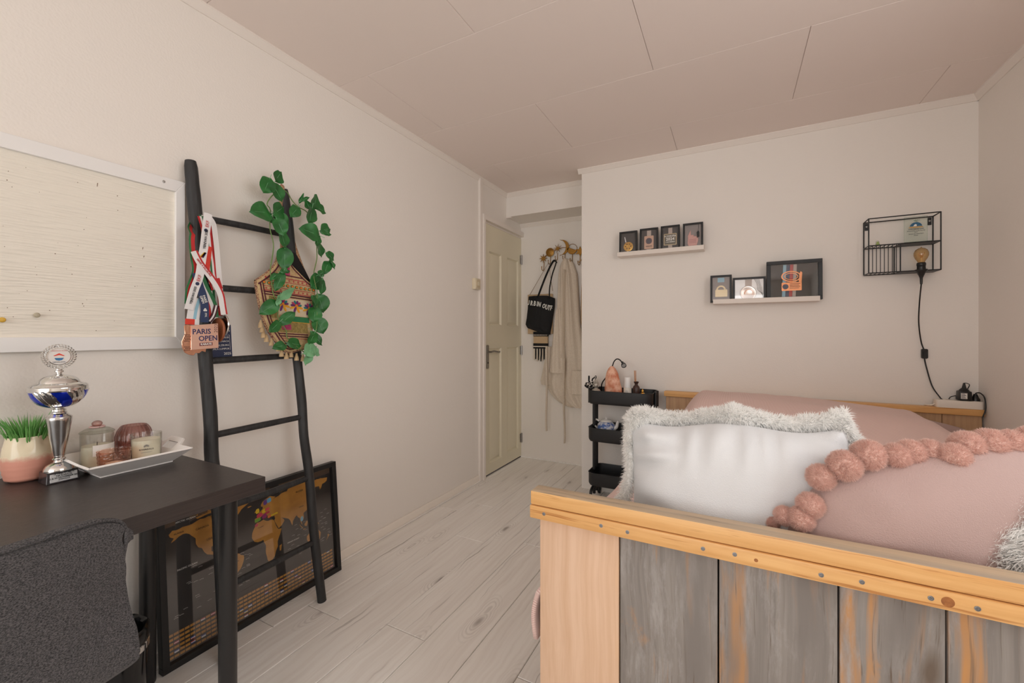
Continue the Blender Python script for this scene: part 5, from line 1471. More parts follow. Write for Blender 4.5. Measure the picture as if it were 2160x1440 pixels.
def band(z0, z1, mat, name, n0=0.0222, th=0.0012, y0=None, y1=None, ins=0.012):
    """a band across the bag between heights z0 and z1 (at its left end)"""
    lo, hi = [], []
    N_ = 26
    ya, yb = 1.03, 1.29
    for k in range(N_ + 1):
        y = ya + (yb - ya) * k / N_
        zz0, zz1 = z0 + SL * (y - ya), z1 + SL * (y - ya)
        s0, s1 = span(zz0), span(zz1)
        if not s0 or not s1: continue
        l_ = max(s0[0], s1[0]) + ins; r_ = min(s0[1], s1[1]) - ins
        if y0 is not None: l_ = max(l_, y0)
        if y1 is not None: r_ = min(r_, y1)
        if l_ <= y <= r_:
            lo.append((y, zz0)); hi.append((y, zz1))
    if len(lo) < 2: return None
    return MB().prism(lo + hi[::-1], bfr(n0), th).build(name, mat, bg, smooth=None)
band(1.452, 1.490, BMAG, 'embroidery_band', ins=0.02, y0=1.14)
for z0, z1, mt in ((1.449, 1.454, BDK), (1.436, 1.439, BRED), (1.420, 1.422, BRED), (1.392, 1.394, BRED), (1.374, 1.377, BRED), (1.366, 1.372, BDK), (1.356, 1.361, BDK), (1.250, 1.252, BYEL)):
    band(z0, z1, mt, 'stitched_line', ins=0.008)
band(1.278, 1.352, pm('bag_offwhite', S(214, 196, 168), 0.9, bump=(300, 0.5)), 'flower_band', ins=0.012, y0=1.11)
band(1.252, 1.276, BGRN, 'green_patch', ins=0.02, y0=1.17)
band(1.262, 1.352, BOLV, 'olive_patch', ins=0.020, y1=1.105)
band(1.205, 1.250, BOLV, 'olive_patch', ins=0.020, y0=1.10)
band(1.216, 1.238, BMAG, 'magenta_patch', n0=0.0236, ins=0.03, y0=1.115, y1=1.165)
band(1.205, 1.240, BMAG, 'magenta_patch', n0=0.0236, ins=0.016, y0=1.235)
for z0, z1, mt in ((1.196, 1.201, BDK), (1.186, 1.191, BDK), (1.178, 1.180, BRED)):
    band(z0, z1, mt, 'stitched_line', ins=0.008, y0=1.10)
band(1.135, 1.176, BGOLD, 'gold_band', ins=0.016, y0=1.10)
def blob(y, z, r, mat, name, n0=0.0226, th=0.0018, sy=1.0, sz=1.0, rot=0.0, npt=12):
    pts = []
    for k in range(npt):
        a = 2 * PI * k / npt
        u, v = r * sy * math.cos(a), r * sz * math.sin(a)
        pts.append((y + u * math.cos(rot) - v * math.sin(rot), z + u * math.sin(rot) + v * math.cos(rot)))
    return MB().prism(pts, bfr(n0), th).build(name, mat, bg, smooth=None)
for k in range(12):
    y = 1.052 + k * 0.0208
    z = 1.406 + SL * (y - 1.03)
    blob(y, z, 0.0072, BGRN, 'dot'); blob(y, z, 0.0048, BORG, 'dot', n0=0.0243)
    if k < 11:
        for zz in (1.429, 1.383):
            m = MB()
            zc = zz + SL * (y - 1.03)
            m.prism([(y + .008, zc - .005), (y + .010, zc - .005), (y + .010, zc + .005), (y + .008, zc + .005)], bfr(0.0222), 0.0012)
            m.prism([(y + .004, zc - .001), (y + .014, zc - .001), (y + .014, zc + .001), (y + .004, zc + .001)], bfr(0.0222), 0.0014)
            m.build('cross_stitch', BRED, bg, smooth=None)
for k, (y, z) in enumerate(((1.128, 1.318), (1.190, 1.314), (1.252, 1.306))):
    for q in range(6):
        a = PI * (0.05 + 0.9 * q / 5)
        blob(y + 0.016 * math.cos(a), z + 0.014 * math.sin(a), 0.009, (BPUR, BTEAL, BMAG)[(q + k) % 3], 'petal', n0=0.0236, sy=1.2, sz=0.6, rot=a)
    for q in range(4):
        a = -PI * (0.12 + 0.76 * q / 3)
        blob(y + 0.019 * math.cos(a), z + 0.018 * math.sin(a), 0.011, BYEL if q != 2 else BPUR, 'petal', n0=0.0236, sy=1.3, sz=0.45, rot=a)
    blob(y, z + 0.002, 0.0055, BORG, 'petal', n0=0.0256)
# braided border along the left and lower edge and the neck
def braid(pts, r, mat, name):
    P = smooth_path([(ladx(z, 0.053), y, z) for y, z in pts], 4)
    MB().tube(P, r, 6).build(name, mat, bg, smooth=70)
edge_ = [(ladx(z, 0.041), y, z) for y, z in outl] 
MB().tube(edge_ + [edge_[0]], 0.0065, 7, cap=False).build('edge_braid', pm('edge_braid', S(112, 52, 54), 0.85, bump=(200, 1.0), var=(260, S(190, 160, 120), 0.08)), bg, smooth=70)
MB().prism([(1.169, 1.562), (1.224, 1.561), (1.262, 1.497), (1.301, 1.425), (1.271, 1.413), (1.194, 1.467)], bfr(-0.012), 0.006).build('lining', pm('bag_lining', S(26, 22, 24), 0.9), bg, smooth=None)
inset = [(y + dy, z + dz) for (y, z), (dy, dz) in zip([BAG[0], BAG[19], BAG[18], BAG[17], BAG[16], BAG[15]], ((0.012, -0.006), (0.013, 0.0), (0.012, 0.004), (0.010, 0.008), (0.0, 0.012), (0, 0.012)))]
braid(inset, 0.0028, BDK, 'braid'); braid([(y + 0.011, z + 0.004) for y, z in inset[:5]], 0.0022, BDK, 'braid'); braid([(y + 0.0055, z + 0.002) for y, z in inset[:5]], 0.002, BCLOTH, 'braid')
braid([(y - 0.0 + 0.004, z - 0.010) for y, z in BAG[0:4]], 0.003, BDK, 'braid')
braid([(1.172, 1.505), (1.190, 1.480), (1.218, 1.455), (1.250, 1.428), (1.280, 1.410)], 0.0028, BDK, 'braid')
STRAPM = pm('strap_trim', S(150, 96, 74), 0.85, bump=(300, 0.8), var=(220, S(200, 170, 130), 0.1))
strap = [(0.103, 1.143, 1.545), (0.098, 1.148, 1.615), (0.088, 1.151, 1.699), (0.080, 1.155, 1.762), (0.068, 1.172, 1.828), (0.040, 1.190, 1.862), (0.012, 1.205, 1.865)]
MB().tube(smooth_path(strap, 5), 0.0085, 8, flat=0.35).build('strap', STRAPM, bg, smooth=70)
strap = [(0.012, 1.207, 1.864), (0.020, 1.222, 1.80), (0.030, 1.233, 1.70), (0.048, 1.240, 1.61), (0.072, 1.245, 1.548), (0.080, 1.266, 1.487), (0.092, 1.293, 1.425)]
MB().tube(smooth_path(strap, 5), 0.0085, 8, flat=0.35).build('strap', STRAPM, bg, smooth=70)
TASM = pm('tassel_beige', S(212, 182, 140), 0.9, bump=(300, 0.6, (6, 6, 0.5)))
for k, (y, z) in enumerate(TASSELS):
    x = ladx(z, 0.042)
    MB().lathe([(0.0095, -0.024), (0.0085, -0.012), (0.0055, -0.002), (0.0035, 0.001), (0.0045, 0.004), (0.003, 0.007), (0, 0.008)], (x, y, z), 14, rfun=lambda a, t: 1 + 0.08 * math.sin(7 * a)).build('tassel', TASM, bg, smooth=50)

# ------------------------------------------------------------------ artificial ivy garland
vn = thing('ivy_garland', (0.14, 1.2, 1.09), 'artificial green leaf garland trailing over the ladder top and the embroidered bag', 'garland')
for S_ in (VINE_S1, VINE_S2):
    MB().tube(smooth_path(S_, 4), 0.0022, 7).build('vine_stem', STEM, vn, smooth=80)
def leaf(c, ang, ln, wd, mat):
    a = math.radians(ang)
    c = Vector(c)
    T = Vector((random.uniform(-0.25, 0.25), math.cos(a), math.sin(a))).normalized()
    Nn = (Vector((1, random.uniform(-0.45, 0.45), random.uniform(-0.2, 0.5)))); Nn = (Nn - T * Nn.dot(T)).normalized()
    Sd = Nn.cross(T)
    base = c - T * ln * 0.5
    wp = [0.05, 0.33, 0.46, 0.50, 0.495, 0.45, 0.36, 0.22, 0.0]
    P = []
    for i, w in enumerate(wp):
        t = i / (len(wp) - 1)
        row = []
        for s in (-1, -0.5, 0, 0.5, 1):
            row.append(base + T * (ln * t) + Sd * (s * w * wd) + Nn * (0.10 * wd * abs(s) * (w * 2) - 0.18 * ln * (t - 0.4) ** 2 + 0.004 * math.sin(t * 9 + s * 2)))
        P.append(row)
    m = MB().grid(P)
    nv = [len(m.v)]
    m.tube([base - T * ln * 0.22, base, base + T * ln * 0.8], [0.0011, 0.001, 0.0004], 5, mat=1)
    o = m.build('leaf', [mat, LEAF_P], vn, smooth=60)
    return o
for (x, y, z, ang, ln, wd, pale) in VINE_LEAVES:
    leaf((x, y, z), ang, ln * 1.18, wd * 1.25, LEAF_P if pale else LEAF)

# ------------------------------------------------------------------ alcove: hook rack
hk = thing('celestial_hook_rack', (0.43, 3.65, 1.86), 'antique brass coat hook rack of suns, moons and stars on the alcove wall', 'coat rack')
def kfr(y): return lambda n: ((0, y - n, 0), (1, 0, 0), (0, 0, 1), (0, -1, 0))
HY = 3.644
kf = kfr(HY)
def star(cx, cz, ro, ri, n, a0=0):
    return [(cx + (ro if k % 2 == 0 else ri) * math.sin(a0 + PI * k / n), cz + (ro if k % 2 == 0 else ri) * math.cos(a0 + PI * k / n)) for k in range(2 * n)]
def hooked(x, z, drop):
    m = MB().tube(smooth_path([(x, HY + 0.004, z), (x, HY - 0.002, z - drop * 0.6), (x, HY - 0.006, z - drop), (x - 0.004, HY - 0.02, z - drop - 0.012), (x - 0.008, HY - 0.034, z - drop), (x - 0.008, HY - 0.036, z - drop + 0.02)], 4), 0.0032, 8)
    m.ball((x - 0.008, HY - 0.036, z - drop + 0.022), 0.005, 10, 6)
    return m.build('hook', BRASS, hk, smooth=70)
MB().prism(star(0.251, 1.91, 0.046, 0.016, 8), kf(0), 0.006).build('sunburst', BRASS, hk, bevel=0.0015)
MB().lathe([(0.0, -0.001), (0.040, 0.0), (0.041, 0.003), (0.032, 0.008), (0, 0.013)], (0.318, HY, 1.962), 28, ax=(V3(1, 0, 0), V3(0, 0, 1), V3(0, -1, 0))).build('full_moon', BRASS, hk, smooth=50)
MB().prism(star(0.394, 1.99, 0.048, 0.012, 8, 0.2), kf(0), 0.006).build('starburst', BRASS, hk, bevel=0.0015)
cr = circ(0.069, 18, -1.75, 1.75, (0.437, 1.996)) + circ(0.075, 16, 1.35, -1.35, (0.402, 1.996))
MB().prism(cr, kf(0), 0.008).build('crescent_moon', BRASS, hk, bevel=0.002)
MB().prism(circ(0.046, 18, PI - 0.35, 2 * PI - 0.35, (0.537, 1.972)), kf(0), 0.008).build('half_moon', BRASS, hk, bevel=0.002)
MB().tube([(0.537 + 0.046 * math.cos(a), HY - 0.003, 1.972 + 0.046 * math.sin(a)) for a in [k * 2 * PI / 28 for k in range(29)]], 0.0025, 6).build('moon_ring', BRASS, hk, smooth=80)
MB().prism(star(0.612, 1.944, 0.048, 0.024, 6), kf(0), 0.006).build('star', BRASS, hk, bevel=0.0015)
MB().tube(smooth_path([(0.251, HY + .003, 1.91), (0.318, HY + .003, 1.962), (0.394, HY + .003, 1.99), (0.47, HY + .003, 1.994), (0.537, HY + .003, 1.972), (0.612, HY + .003, 1.944)], 4), 0.003, 6).build('backing_rod', BRASS, hk, smooth=80)
for x, z, dp in ((0.256, 1.88, 0.075), (0.322, 1.925, 0.065), (0.392, 1.95, 0.06), (0.466, 1.935, 0.05), (0.537, 1.93, 0.07), (0.610, 1.905, 0.075)):
    hooked(x, z, dp)

# drapes: closed cloth bodies from rows (z, left, right)
def drape(rows, ynear, depth, fold, name, mat, parent=None, n=36, seed=0.0, yback=3.652, smooth=70):
    zz = [r[0] for r in rows]
    F, Bk = [], []
    K = 40
    for i in range(K + 1):
        t = i / K * (len(rows) - 1)
        k = min(int(t), len(rows) - 2); a = t - k
        z, l, r = [rows[k][q] * (1 - a) + rows[k + 1][q] * a for q in range(3)]
        f, g = [], []
        for j in range(n + 1):
            s = j / n
            edge = math.sin(PI * s) ** 0.4
            x = l + (r - l) * s
            fo = fold * (math.sin(s * 17 + seed + 1.5 * math.sin(z * 3 + seed)) + 0.6 * math.sin(s * 31 + z * 5 + seed * 2) + 0.8 * noise.noise(Vector((s * 4, z * 2.5, seed))))
            y = ynear + (depth * (1 - edge)) + fo * edge
            f.append((x, min(y, yback - 0.004), z)); g.append((x, yback, z))
        F.append(f); Bk.append(g)
    m = MB().grid(F).grid(Bk, flip=True)
    m.grid([[F[i][0] for i in range(K + 1)], [Bk[i][0] for i in range(K + 1)]]); m.grid([[F[i][-1] for i in range(K + 1)], [Bk[i][-1] for i in range(K + 1)]], flip=True)
    m.grid([F[0], Bk[0]], flip=True); m.grid([F[-1], Bk[-1]])
    return m.build(name, mat, parent, smooth=smooth)
# bathrobe
rb = thing('bathrobe', (0.5, 3.61, 0.22), 'long beige fleece bathrobe with hanging belt on the alcove hooks', 'bathrobe')
rows = [(1.885, 0.466, 0.500), (1.872, 0.448, 0.530), (1.83, 0.420, 0.556), (1.74, 0.404, 0.585), (1.52, 0.394, 0.600), (1.26, 0.372, 0.618), (1.05, 0.345, 0.645), (0.88, 0.318, 0.660), (0.76, 0.288, 0.668), (0.68, 0.300, 0.676), (0.61, 0.350, 0.684), (0.56, 0.425, 0.69), (0.535, 0.50, 0.692)]
drape(rows, 3.592, 0.05, 0.010, 'robe_body', ROBE, rb, seed=0.6)
rows = [(1.42, 0.400, 0.46), (1.2, 0.372, 0.474), (1.0, 0.345, 0.486), (0.90, 0.338, 0.490), (0.862, 0.342, 0.488)]
drape(rows, 3.548, 0.055, 0.005, 'sleeve', ROBE, rb, seed=2.2, yback=3.60)
rows = [(0.884, 0.340, 0.492), (0.845, 0.342, 0.490)]
drape(rows, 3.542, 0.05, 0.003, 'cuff', ROBE, rb, seed=2.2, yback=3.60)
rows = [(1.08, 0.30, 0.352), (0.9, 0.262, 0.35), (0.76, 0.232, 0.335), (0.725, 0.24, 0.33)]
drape(rows, 3.585, 0.05, 0.005, 'hem_flap', ROBE, rb, seed=4.2)
rows = [(0.87, 0.538, 0.664), (0.84, 0.535, 0.666), (0.70, 0.530, 0.668), (0.66, 0.55, 0.662)]
drape(rows, 3.570, 0.03, 0.003, 'pocket', ROBE, rb, seed=1.0, yback=3.60)
rows = [(1.78, 0.452, 0.492), (1.5, 0.446, 0.488), (1.2, 0.440, 0.482), (0.98, 0.43, 0.476)]
drape(rows, 3.560, 0.03, 0.004, 'lapel', ROBE, rb, seed=3.0, yback=3.60)
for x0, z1, z0, sw_ in ((0.318, 1.08, 0.308, 0.004), (0.492, 0.98, 0.218, -0.004)):
    P = smooth_path([(x0, 3.56, z1), (x0 + sw_, 3.555, (z1 + z0) / 2), (x0 - sw_, 3.56, z0 + 0.1), (x0, 3.562, z0)], 6)
    MB().tube(P, 0.019, 10, flat=0.4).build('belt', ROBE, rb, smooth=70)
# black tote
tt = thing('tote_bag', (0.22, 3.6, 1.19), 'black canvas tote bag with bold white lettering on a brass hook', 'bag')
rows = [(1.556, 0.104, 0.30), (1.53, 0.100, 0.372), (1.45, 0.094, 0.368), (1.35, 0.082, 0.352), (1.29, 0.070, 0.342), (1.255, 0.090, 0.336), (1.225, 0.18, 0.330), (1.192, 0.29, 0.324)]
drape(rows, 3.592, 0.04, 0.003, 'bag_body', CANVAS_B, tt, seed=5.0, yback=3.634)
MB().tube(smooth_path([(0.212, 3.598, 1.54), (0.262, 3.596, 1.66), (0.322, 3.596, 1.79), (0.364, 3.604, 1.866), (0.384, 3.608, 1.875), (0.400, 3.606, 1.858)], 5), 0.0215, 10, flat=0.16).build('strap', CANVAS_B, tt, smooth=70)
MB().tube(smooth_path([(0.330, 3.60, 1.525), (0.336, 3.59, 1.62), (0.362, 3.588, 1.74), (0.392, 3.594, 1.83), (0.396, 3.60, 1.862), (0.372, 3.606, 1.872)], 5), 0.015, 10, flat=0.16).build('strap', CANVAS_B, tt, smooth=70)
for k, (chx, x, z, rot) in enumerate((('U', 0.122, 1.492, -0.12), ('R', 0.158, 1.486, -0.16), ('B', 0.190, 1.482, -0.18), ('I', 0.216, 1.478, -0.2), ('N', 0.238, 1.472, -0.22), ('O', 0.283, 1.455, -0.3), ('U', 0.312, 1.444, -0.3), ('T', 0.334, 1.437, -0.25), ('F', 0.356, 1.434, -0.2))):
    text(chx, (x, 3.580, z), (math.cos(rot), 0, math.sin(rot)), (-math.sin(rot), 0, math.cos(rot)), 0.064 if k != 5 else 0.058, WHITE_INK, tt, name='letter', stretch=0.62, bold=0.001, lift=0.001, ext=0.0035)
# woven fringe bag behind the tote
wv = thing('fringed_bag', (0.22, 3.645, 0.95), 'small cream and black woven bag with fringe hanging behind the black tote', 'bag')
MB().box(0.088, 0.345, 3.638, 3.652, 1.20, 1.575).build('bag_body', pm('woven_cream', S(198, 170, 134), 0.9, bump=(200, 0.8)), wv, bevel=0.004)
WB1, WB2 = pm('woven_black', S(30, 28, 28), 0.9), pm('woven_white', S(226, 214, 196), 0.9)
bx('woven_band', (0.150, 0.30, 3.632, 3.650, 1.176, 1.22), WB1, wv)
for k in range(9):
    bx('woven_knot', (0.156 + k * 0.016, 0.167 + k * 0.016, 3.628, 3.633, 1.184, 1.192), WB2, wv)
bx('woven_band', (0.152, 0.298, 3.632, 3.650, 1.11, 1.176), MATS['woven_cream'], wv)
bx('woven_band', (0.150, 0.298, 3.631, 3.650, 1.085, 1.11), WB1, wv)
bx('woven_band', (0.150, 0.298, 3.632, 3.650, 1.075, 1.085), WB2, wv)
bx('woven_band', (0.150, 0.298, 3.631, 3.650, 1.06, 1.075), WB1, wv)
for k in range(10):
    x = 0.158 + k * 0.0145
    zb = 0.95 + 0.012 * math.sin(k * 2.1)
    MB().tube([(x, 3.642, 1.062), (x + 0.002, 3.638, 1.01), (x - 0.002 + 0.003 * math.sin(k), 3.64, zb)], [0.006, 0.0065, 0.005], 8).build('fringe', WB1 if k % 2 else WB2, wv, smooth=70)
MB().tube([(0.108, 3.640, 1.57), (0.316, 3.612, 1.862), (0.345, 3.640, 1.60)], 0.0025, 6).build('cord', pm('cord_beige', S(150, 128, 104), 0.8), wv)
# straw bag at the right end of the rack
sb = thing('straw_bag', (0.70, 3.62, 1.26), 'sliver of a beige straw bag half hidden behind the wall corner', 'bag')
rows = [(1.80, 0.650, 0.70), (1.70, 0.640, 0.72), (1.58, 0.630, 0.74), (1.42, 0.626, 0.75), (1.30, 0.628, 0.75), (1.25, 0.64, 0.75)]
drape(rows, 3.585, 0.03, 0.003, 'bag_body', pm('straw', S(196, 164, 122), 0.9, bump=(150, 1.0), var=(120, S(170, 136, 96), 0.2)), sb, seed=8.0)
MB().tube(smooth_path([(0.68, 3.60, 1.79), (0.645, 3.61, 1.86), (0.606, 3.612, 1.838)], 5), 0.006, 8).build('strap', MATS['straw'], sb, smooth=70)
# ------------------------------------------------------------------ picture ledges
LEDGE = pm('ledge_white', S(228, 218, 208), 0.4)
def ledge(x0, x1, z, label, zr=0.0):
    t = thing('picture_ledge', ((x0 + x1) / 2, 3.1, z), label, 'shelf', 'white picture ledges on the back wall')
    def zz(x): return z + zr * (x - x0)
    def slab(a, b, y0, y1, c0, c1, nm):
        MB().hexa([(a, y0, zz(a) + c0), (b, y0, zz(b) + c0), (b, y1, zz(b) + c0), (a, y1, zz(a) + c0), (a, y0, zz(a) + c1), (b, y0, zz(b) + c1), (b, y1, zz(b) + c1), (a, y1, zz(a) + c1)]).build(nm, LEDGE, t, bevel=0.001)
    slab(x0, x1, 3.056, 3.146, 0, 0.010, 'shelf_board')
    slab(x0, x1, 3.047, 3.056, 0, 0.030, 'front_lip')
    slab(x0, x1, 3.138, 3.146, 0.010, 0.05, 'back_lip')
    return t
ledge(1.090, 1.663, 1.757, 'upper white picture ledge carrying four small black frames')
ledge(1.717, 2.290, 1.392, 'lower white picture ledge carrying three black frames')
PANE = clear('picture_glass', gloss=1.3)
DKCARD = pm('dark_card', S(64, 62, 62), 0.8)
BKCARD = pm('black_card', S(26, 25, 25), 0.8)
GRCARD = pm('grey_card', S(150, 142, 140), 0.8)
REFLCARD = pm('reflection_card', S(196, 192, 190), 0.25, 0.6)  # bright card tone stands in for the window mirrored in the glass
def picture(x0, x1, z0, h, label, card, group, bw=0.012, yb=3.07, lean=0.05, dep=0.018, rot=0.0):
    """box frame standing on the ledge and leaning back; returns (thing, point fn, axes)"""
    c = Vector(((x0 + x1) / 2, yb, z0))
    t = thing('framed_medal', c, label, 'framed medal', group)
    Uv = Vector((math.cos(rot), math.sin(rot), 0)); Vv = Vector((0, lean, 1)).normalized(); Nv = Uv.cross(Vv).normalized()
    wd = (x1 - x0) / 2
    def P(u, v, n=0.0): return c + Uv * u + Vv * v + Nv * n
    def sl(u0, u1, v0, v1, n0, n1): return [P(u0, v0, n0), P(u1, v0, n0), P(u1, v1, n0), P(u0, v1, n0), P(u0, v0, n1), P(u1, v0, n1), P(u1, v1, n1), P(u0, v1, n1)]
    for q in ((-wd, wd, 0, bw), (-wd, wd, h - bw, h), (-wd, -wd + bw, bw, h - bw), (wd - bw, wd, bw, h - bw)):
        MB().hexa(sl(*q, -dep, 0.0)).build('frame_bar', BLACKP, t, bevel=0.0012)
    MB().hexa(sl(-wd + bw, wd - bw, bw, h - bw, -dep + 0.001, -dep + 0.003)).build('backing_card', card, t, smooth=None)
    MB().hexa(sl(-wd + bw, wd - bw, bw, h - bw, -0.004, -0.0025)).build('glass', PANE, t, smooth=None)
    return t, P, (Uv, Vv, Nv), sl
def pfr(P, A, n): return (P(0, 0, n), A[0], A[1], A[2])
G1 = 'framed medals on the upper ledge'; G2 = 'framed medals on the lower ledge'
Z1 = 1.768; Z2 = 1.403
MEDR = pm('rose_bronze', S(206, 168, 146), 0.4, 0.5)
TANR = pm('beige_ribbon', S(196, 180, 170), 0.7)
# upper ledge
t, P, A, sl = picture(1.098, 1.225, Z1, 0.172, 'black frame with a round gold medal, leftmost on the upper ledge', DKCARD, G1)
MB().lathe([(0, 0), (0.034, 0), (0.034, 0.003), (0.030, 0.004), (0.029, 0.003), (0, 0.003)], P(0.0, 0.062, -0.014), 30, ax=A).build('medal', GOLD, t)
m = MB()
for k in range(6):
    a = k * PI / 3
    m.prism([(0.018 * math.cos(a) - 0.006, 0.062 + 0.018 * math.sin(a)), (0.018 * math.cos(a), 0.058 + 0.018 * math.sin(a)), (0.018 * math.cos(a) + 0.006, 0.064 + 0.018 * math.sin(a)), (0.018 * math.cos(a), 0.070 + 0.018 * math.sin(a))], pfr(P, A, -0.011), 0.0012)
m.build('medal_relief', pm('dark_gold', S(120, 80, 26), 0.4, 0.8), t, smooth=None)  # relief shapes in a darker gold
MB().prism([(-0.030, 0.135), (-0.024, 0.135), (-0.014, 0.095), (-0.022, 0.095)], pfr(P, A, -0.0145), 0.0008).build('medal_ribbon', WHITE_R, t, smooth=None)
MB().prism([(-0.010, 0.0285), (-0.002, 0.0285), (0.0, 0.012), (-0.006, 0.012)], pfr(P, A, -0.0145), 0.0008).build('medal_ribbon', WHITE_R, t, smooth=None)
t, P, A, sl = picture(1.243, 1.368, Z1, 0.178, 'black frame with a rectangular pinkish medal, second from left on upper ledge', DKCARD, G1)
MB().prism(rrect(-0.032, 0.032, 0.032, 0.125, 0.006), pfr(P, A, -0.0145), 0.004).build('medal', MEDR, t, bevel=0.001)
MB().lathe([(0, 0), (0.022, 0), (0.022, 0.0015), (0, 0.002)], P(0.0, 0.088, -0.0105), 26, ax=A).build('emblem', pm('emblem_plum', S(96, 70, 82), 0.4), t)
MB().lathe([(0, 0), (0.014, 0), (0.014, 0.0005), (0, 0.0006)], P(0.0, 0.088, -0.0085), 20, ax=A).build('emblem', pm('emblem_slate', S(60, 66, 82), 0.4), t)
text('KARATE', P(0, 0.050, -0.0105), A[0], A[1], 0.011, BLACK_INK, t, bold=0.0003)
MB().prism([(-0.014, 0.126), (0.014, 0.126), (0.014, 0.164), (-0.014, 0.164)], pfr(P, A, -0.0147), 0.0008).build('medal_ribbon', TANR, t, smooth=None)
MB().prism([(-0.014, 0.013), (0.018, 0.013), (0.014, 0.033), (-0.018, 0.033)], pfr(P, A, -0.0147), 0.0008).build('medal_ribbon', TANR, t, smooth=None)
t, P, A, sl = picture(1.386, 1.510, Z1, 0.180, 'black frame with a square 2024 medal, third from left on the upper ledge', DKCARD, G1)
MB().prism(rrect(-0.042, 0.042, 0.045, 0.125, 0.004), pfr(P, A, -0.0145), 0.004).build('medal', pm('pale_gold', S(196, 176, 140), 0.35, 0.7), t, bevel=0.001)
MB().prism(rrect(-0.037, 0.037, 0.050, 0.120, 0.003), pfr(P, A, -0.0105), 0.0006).build('medal_field', pm('medal_grey', S(96, 92, 80), 0.5, 0.3), t, smooth=None)
text('A CORU\u00d1A', P(0, 0.107, -0.0098), A[0], A[1], 0.0145, WHITE_INK, t, bold=0.0005)
text('2024', P(0, 0.086, -0.0098), A[0], A[1], 0.028, WHITE_INK, t, bold=0.0008)
text('1 NOVIEMBRE', P(0, 0.066, -0.0098), A[0], A[1], 0.0098, WHITE_INK, t, bold=0.0003)
MB().prism([(-0.013, 0.126), (0.013, 0.126), (0.013, 0.166), (-0.013, 0.166)], pfr(P, A, -0.0147), 0.0008).build('medal_ribbon', TANR, t, smooth=None)
MB().prism([(-0.012, 0.013), (0.014, 0.013), (0.012, 0.046), (-0.014, 0.046)], pfr(P, A, -0.0147), 0.0008).build('medal_ribbon', TANR, t, smooth=None)
t, P, A, sl = picture(1.530, 1.656, Z1, 0.180, 'black frame with a pale pink medal and dark hanging tag, rightmost on the upper ledge', GRCARD, G1)
PKM = pm('pink_medal', S(214, 160, 152), 0.45, 0.3)
MB().prism([(-0.034, 0.045), (-0.030, 0.085), (-0.034, 0.09), (-0.014, 0.135), (-0.012, 0.10), (0.006, 0.10), (0.004, 0.09), (0.030, 0.09), (0.034, 0.06), (0.022, 0.018), (-0.024, 0.018)], pfr(P, A, -0.0145), 0.004).build('medal', PKM, t, bevel=0.001)
m = MB()
for k in range(3): m.prism([(-0.024, 0.045 + k * 0.010), (0.020, 0.047 + k * 0.010), (0.020, 0.050 + k * 0.010), (-0.024, 0.048 + k * 0.010)], pfr(P, A, -0.0105), 0.0005)
m.build('medal_lines', pm('rose_print', S(170, 110, 104), 0.6), t, smooth=None)
MB().prism([(0.026, 0.075), (0.040, 0.082), (0.040, 0.112), (0.034, 0.124), (0.024, 0.112)], pfr(P, A, -0.002), 0.003).build('tag', BLACKP, t, bevel=0.0008)
MB().tube([P(0.033, 0.12, 0.0), P(0.036, 0.15, 0.001), P(0.034, 0.178, 0.001)], 0.0012, 6).build('tag_cord', BLACKP, t)
# lower ledge
t, P, A, sl = picture(1.700, 1.826, Z2, 0.180, 'narrow black frame with a square gold medal, leftmost on the lower ledge', GRCARD, G2, lean=0.06)
MB().prism(rrect(-0.034, 0.038, 0.038, 0.085, 0.003), pfr(P, A, -0.0145), 0.004).build('medal', MATS['pale_gold'], t, bevel=0.001)
MB().prism(circ(0.028, 14, 0, PI, (0.0, 0.085)) + circ(0.018, 12, PI, 0, (0.0, 0.085)), pfr(P, A, -0.0145), 0.004).build('medal_arch', MATS['pale_gold'], t, smooth=40)
MB().prism([(-0.02, 0.135), (0.02, 0.135), (0.02, 0.165), (-0.02, 0.165)], pfr(P, A, -0.0147), 0.0008).build('medal_ribbon', BLUE_R, t, smooth=None)
t, P, A, sl = picture(1.832, 2.016, Z2, 0.156, 'wide low black frame with a round silver medal, middle of the lower ledge', REFLCARD, G2, lean=0.04)
MB().lathe([(0, 0), (0.044, 0), (0.046, 0.002), (0.044, 0.004), (0.036, 0.004), (0.034, 0.003), (0, 0.003)], P(-0.005, 0.055, -0.0145), 34, ax=A).build('medal', pm('silver_medal', S(236, 222, 214), 0.25, 0.7), t)
MB().prism(circ(0.026, 14, -0.6, 3.4, (-0.002, 0.054)) + circ(0.020, 14, 3.4, -0.6, (0.0, 0.056)), pfr(P, A, -0.0112), 0.0012).build('medal_swirl', pm('medal_rose', S(196, 150, 128), 0.3, 0.7), t, smooth=40)
MB().prism([(-0.022, 0.10), (0.016, 0.10), (0.016, 0.143), (-0.022, 0.143)], pfr(P, A, -0.0147), 0.0008).build('medal_ribbon', TANR, t, smooth=None)
m = MB()
for q in range(4):
    pts = [P(*w) for w in ((0.030 + q * 0.008, 0.143, -0.0142), (0.045 + q * 0.006, 0.11, -0.0142), (0.05 + q * 0.007, 0.07, -0.0142), (0.078, 0.05 - q * 0.012, -0.0142))]
    m.tube(smooth_path(pts, 4), 0.0012, 5)
m.build('printed_curves', pm('grey_lines', S(120, 114, 112), 0.5), t, smooth=60)
t, P, A, sl = picture(2.020, 2.306, Z2, 0.245, 'large black frame with a cut-out copper medal on striped ribbon, rightmost on the lower ledge', BKCARD, G2, bw=0.022, lean=0.03, dep=0.03)
COP = pm('copper', S(216, 140, 92), 0.25, 0.9)
md = -0.025
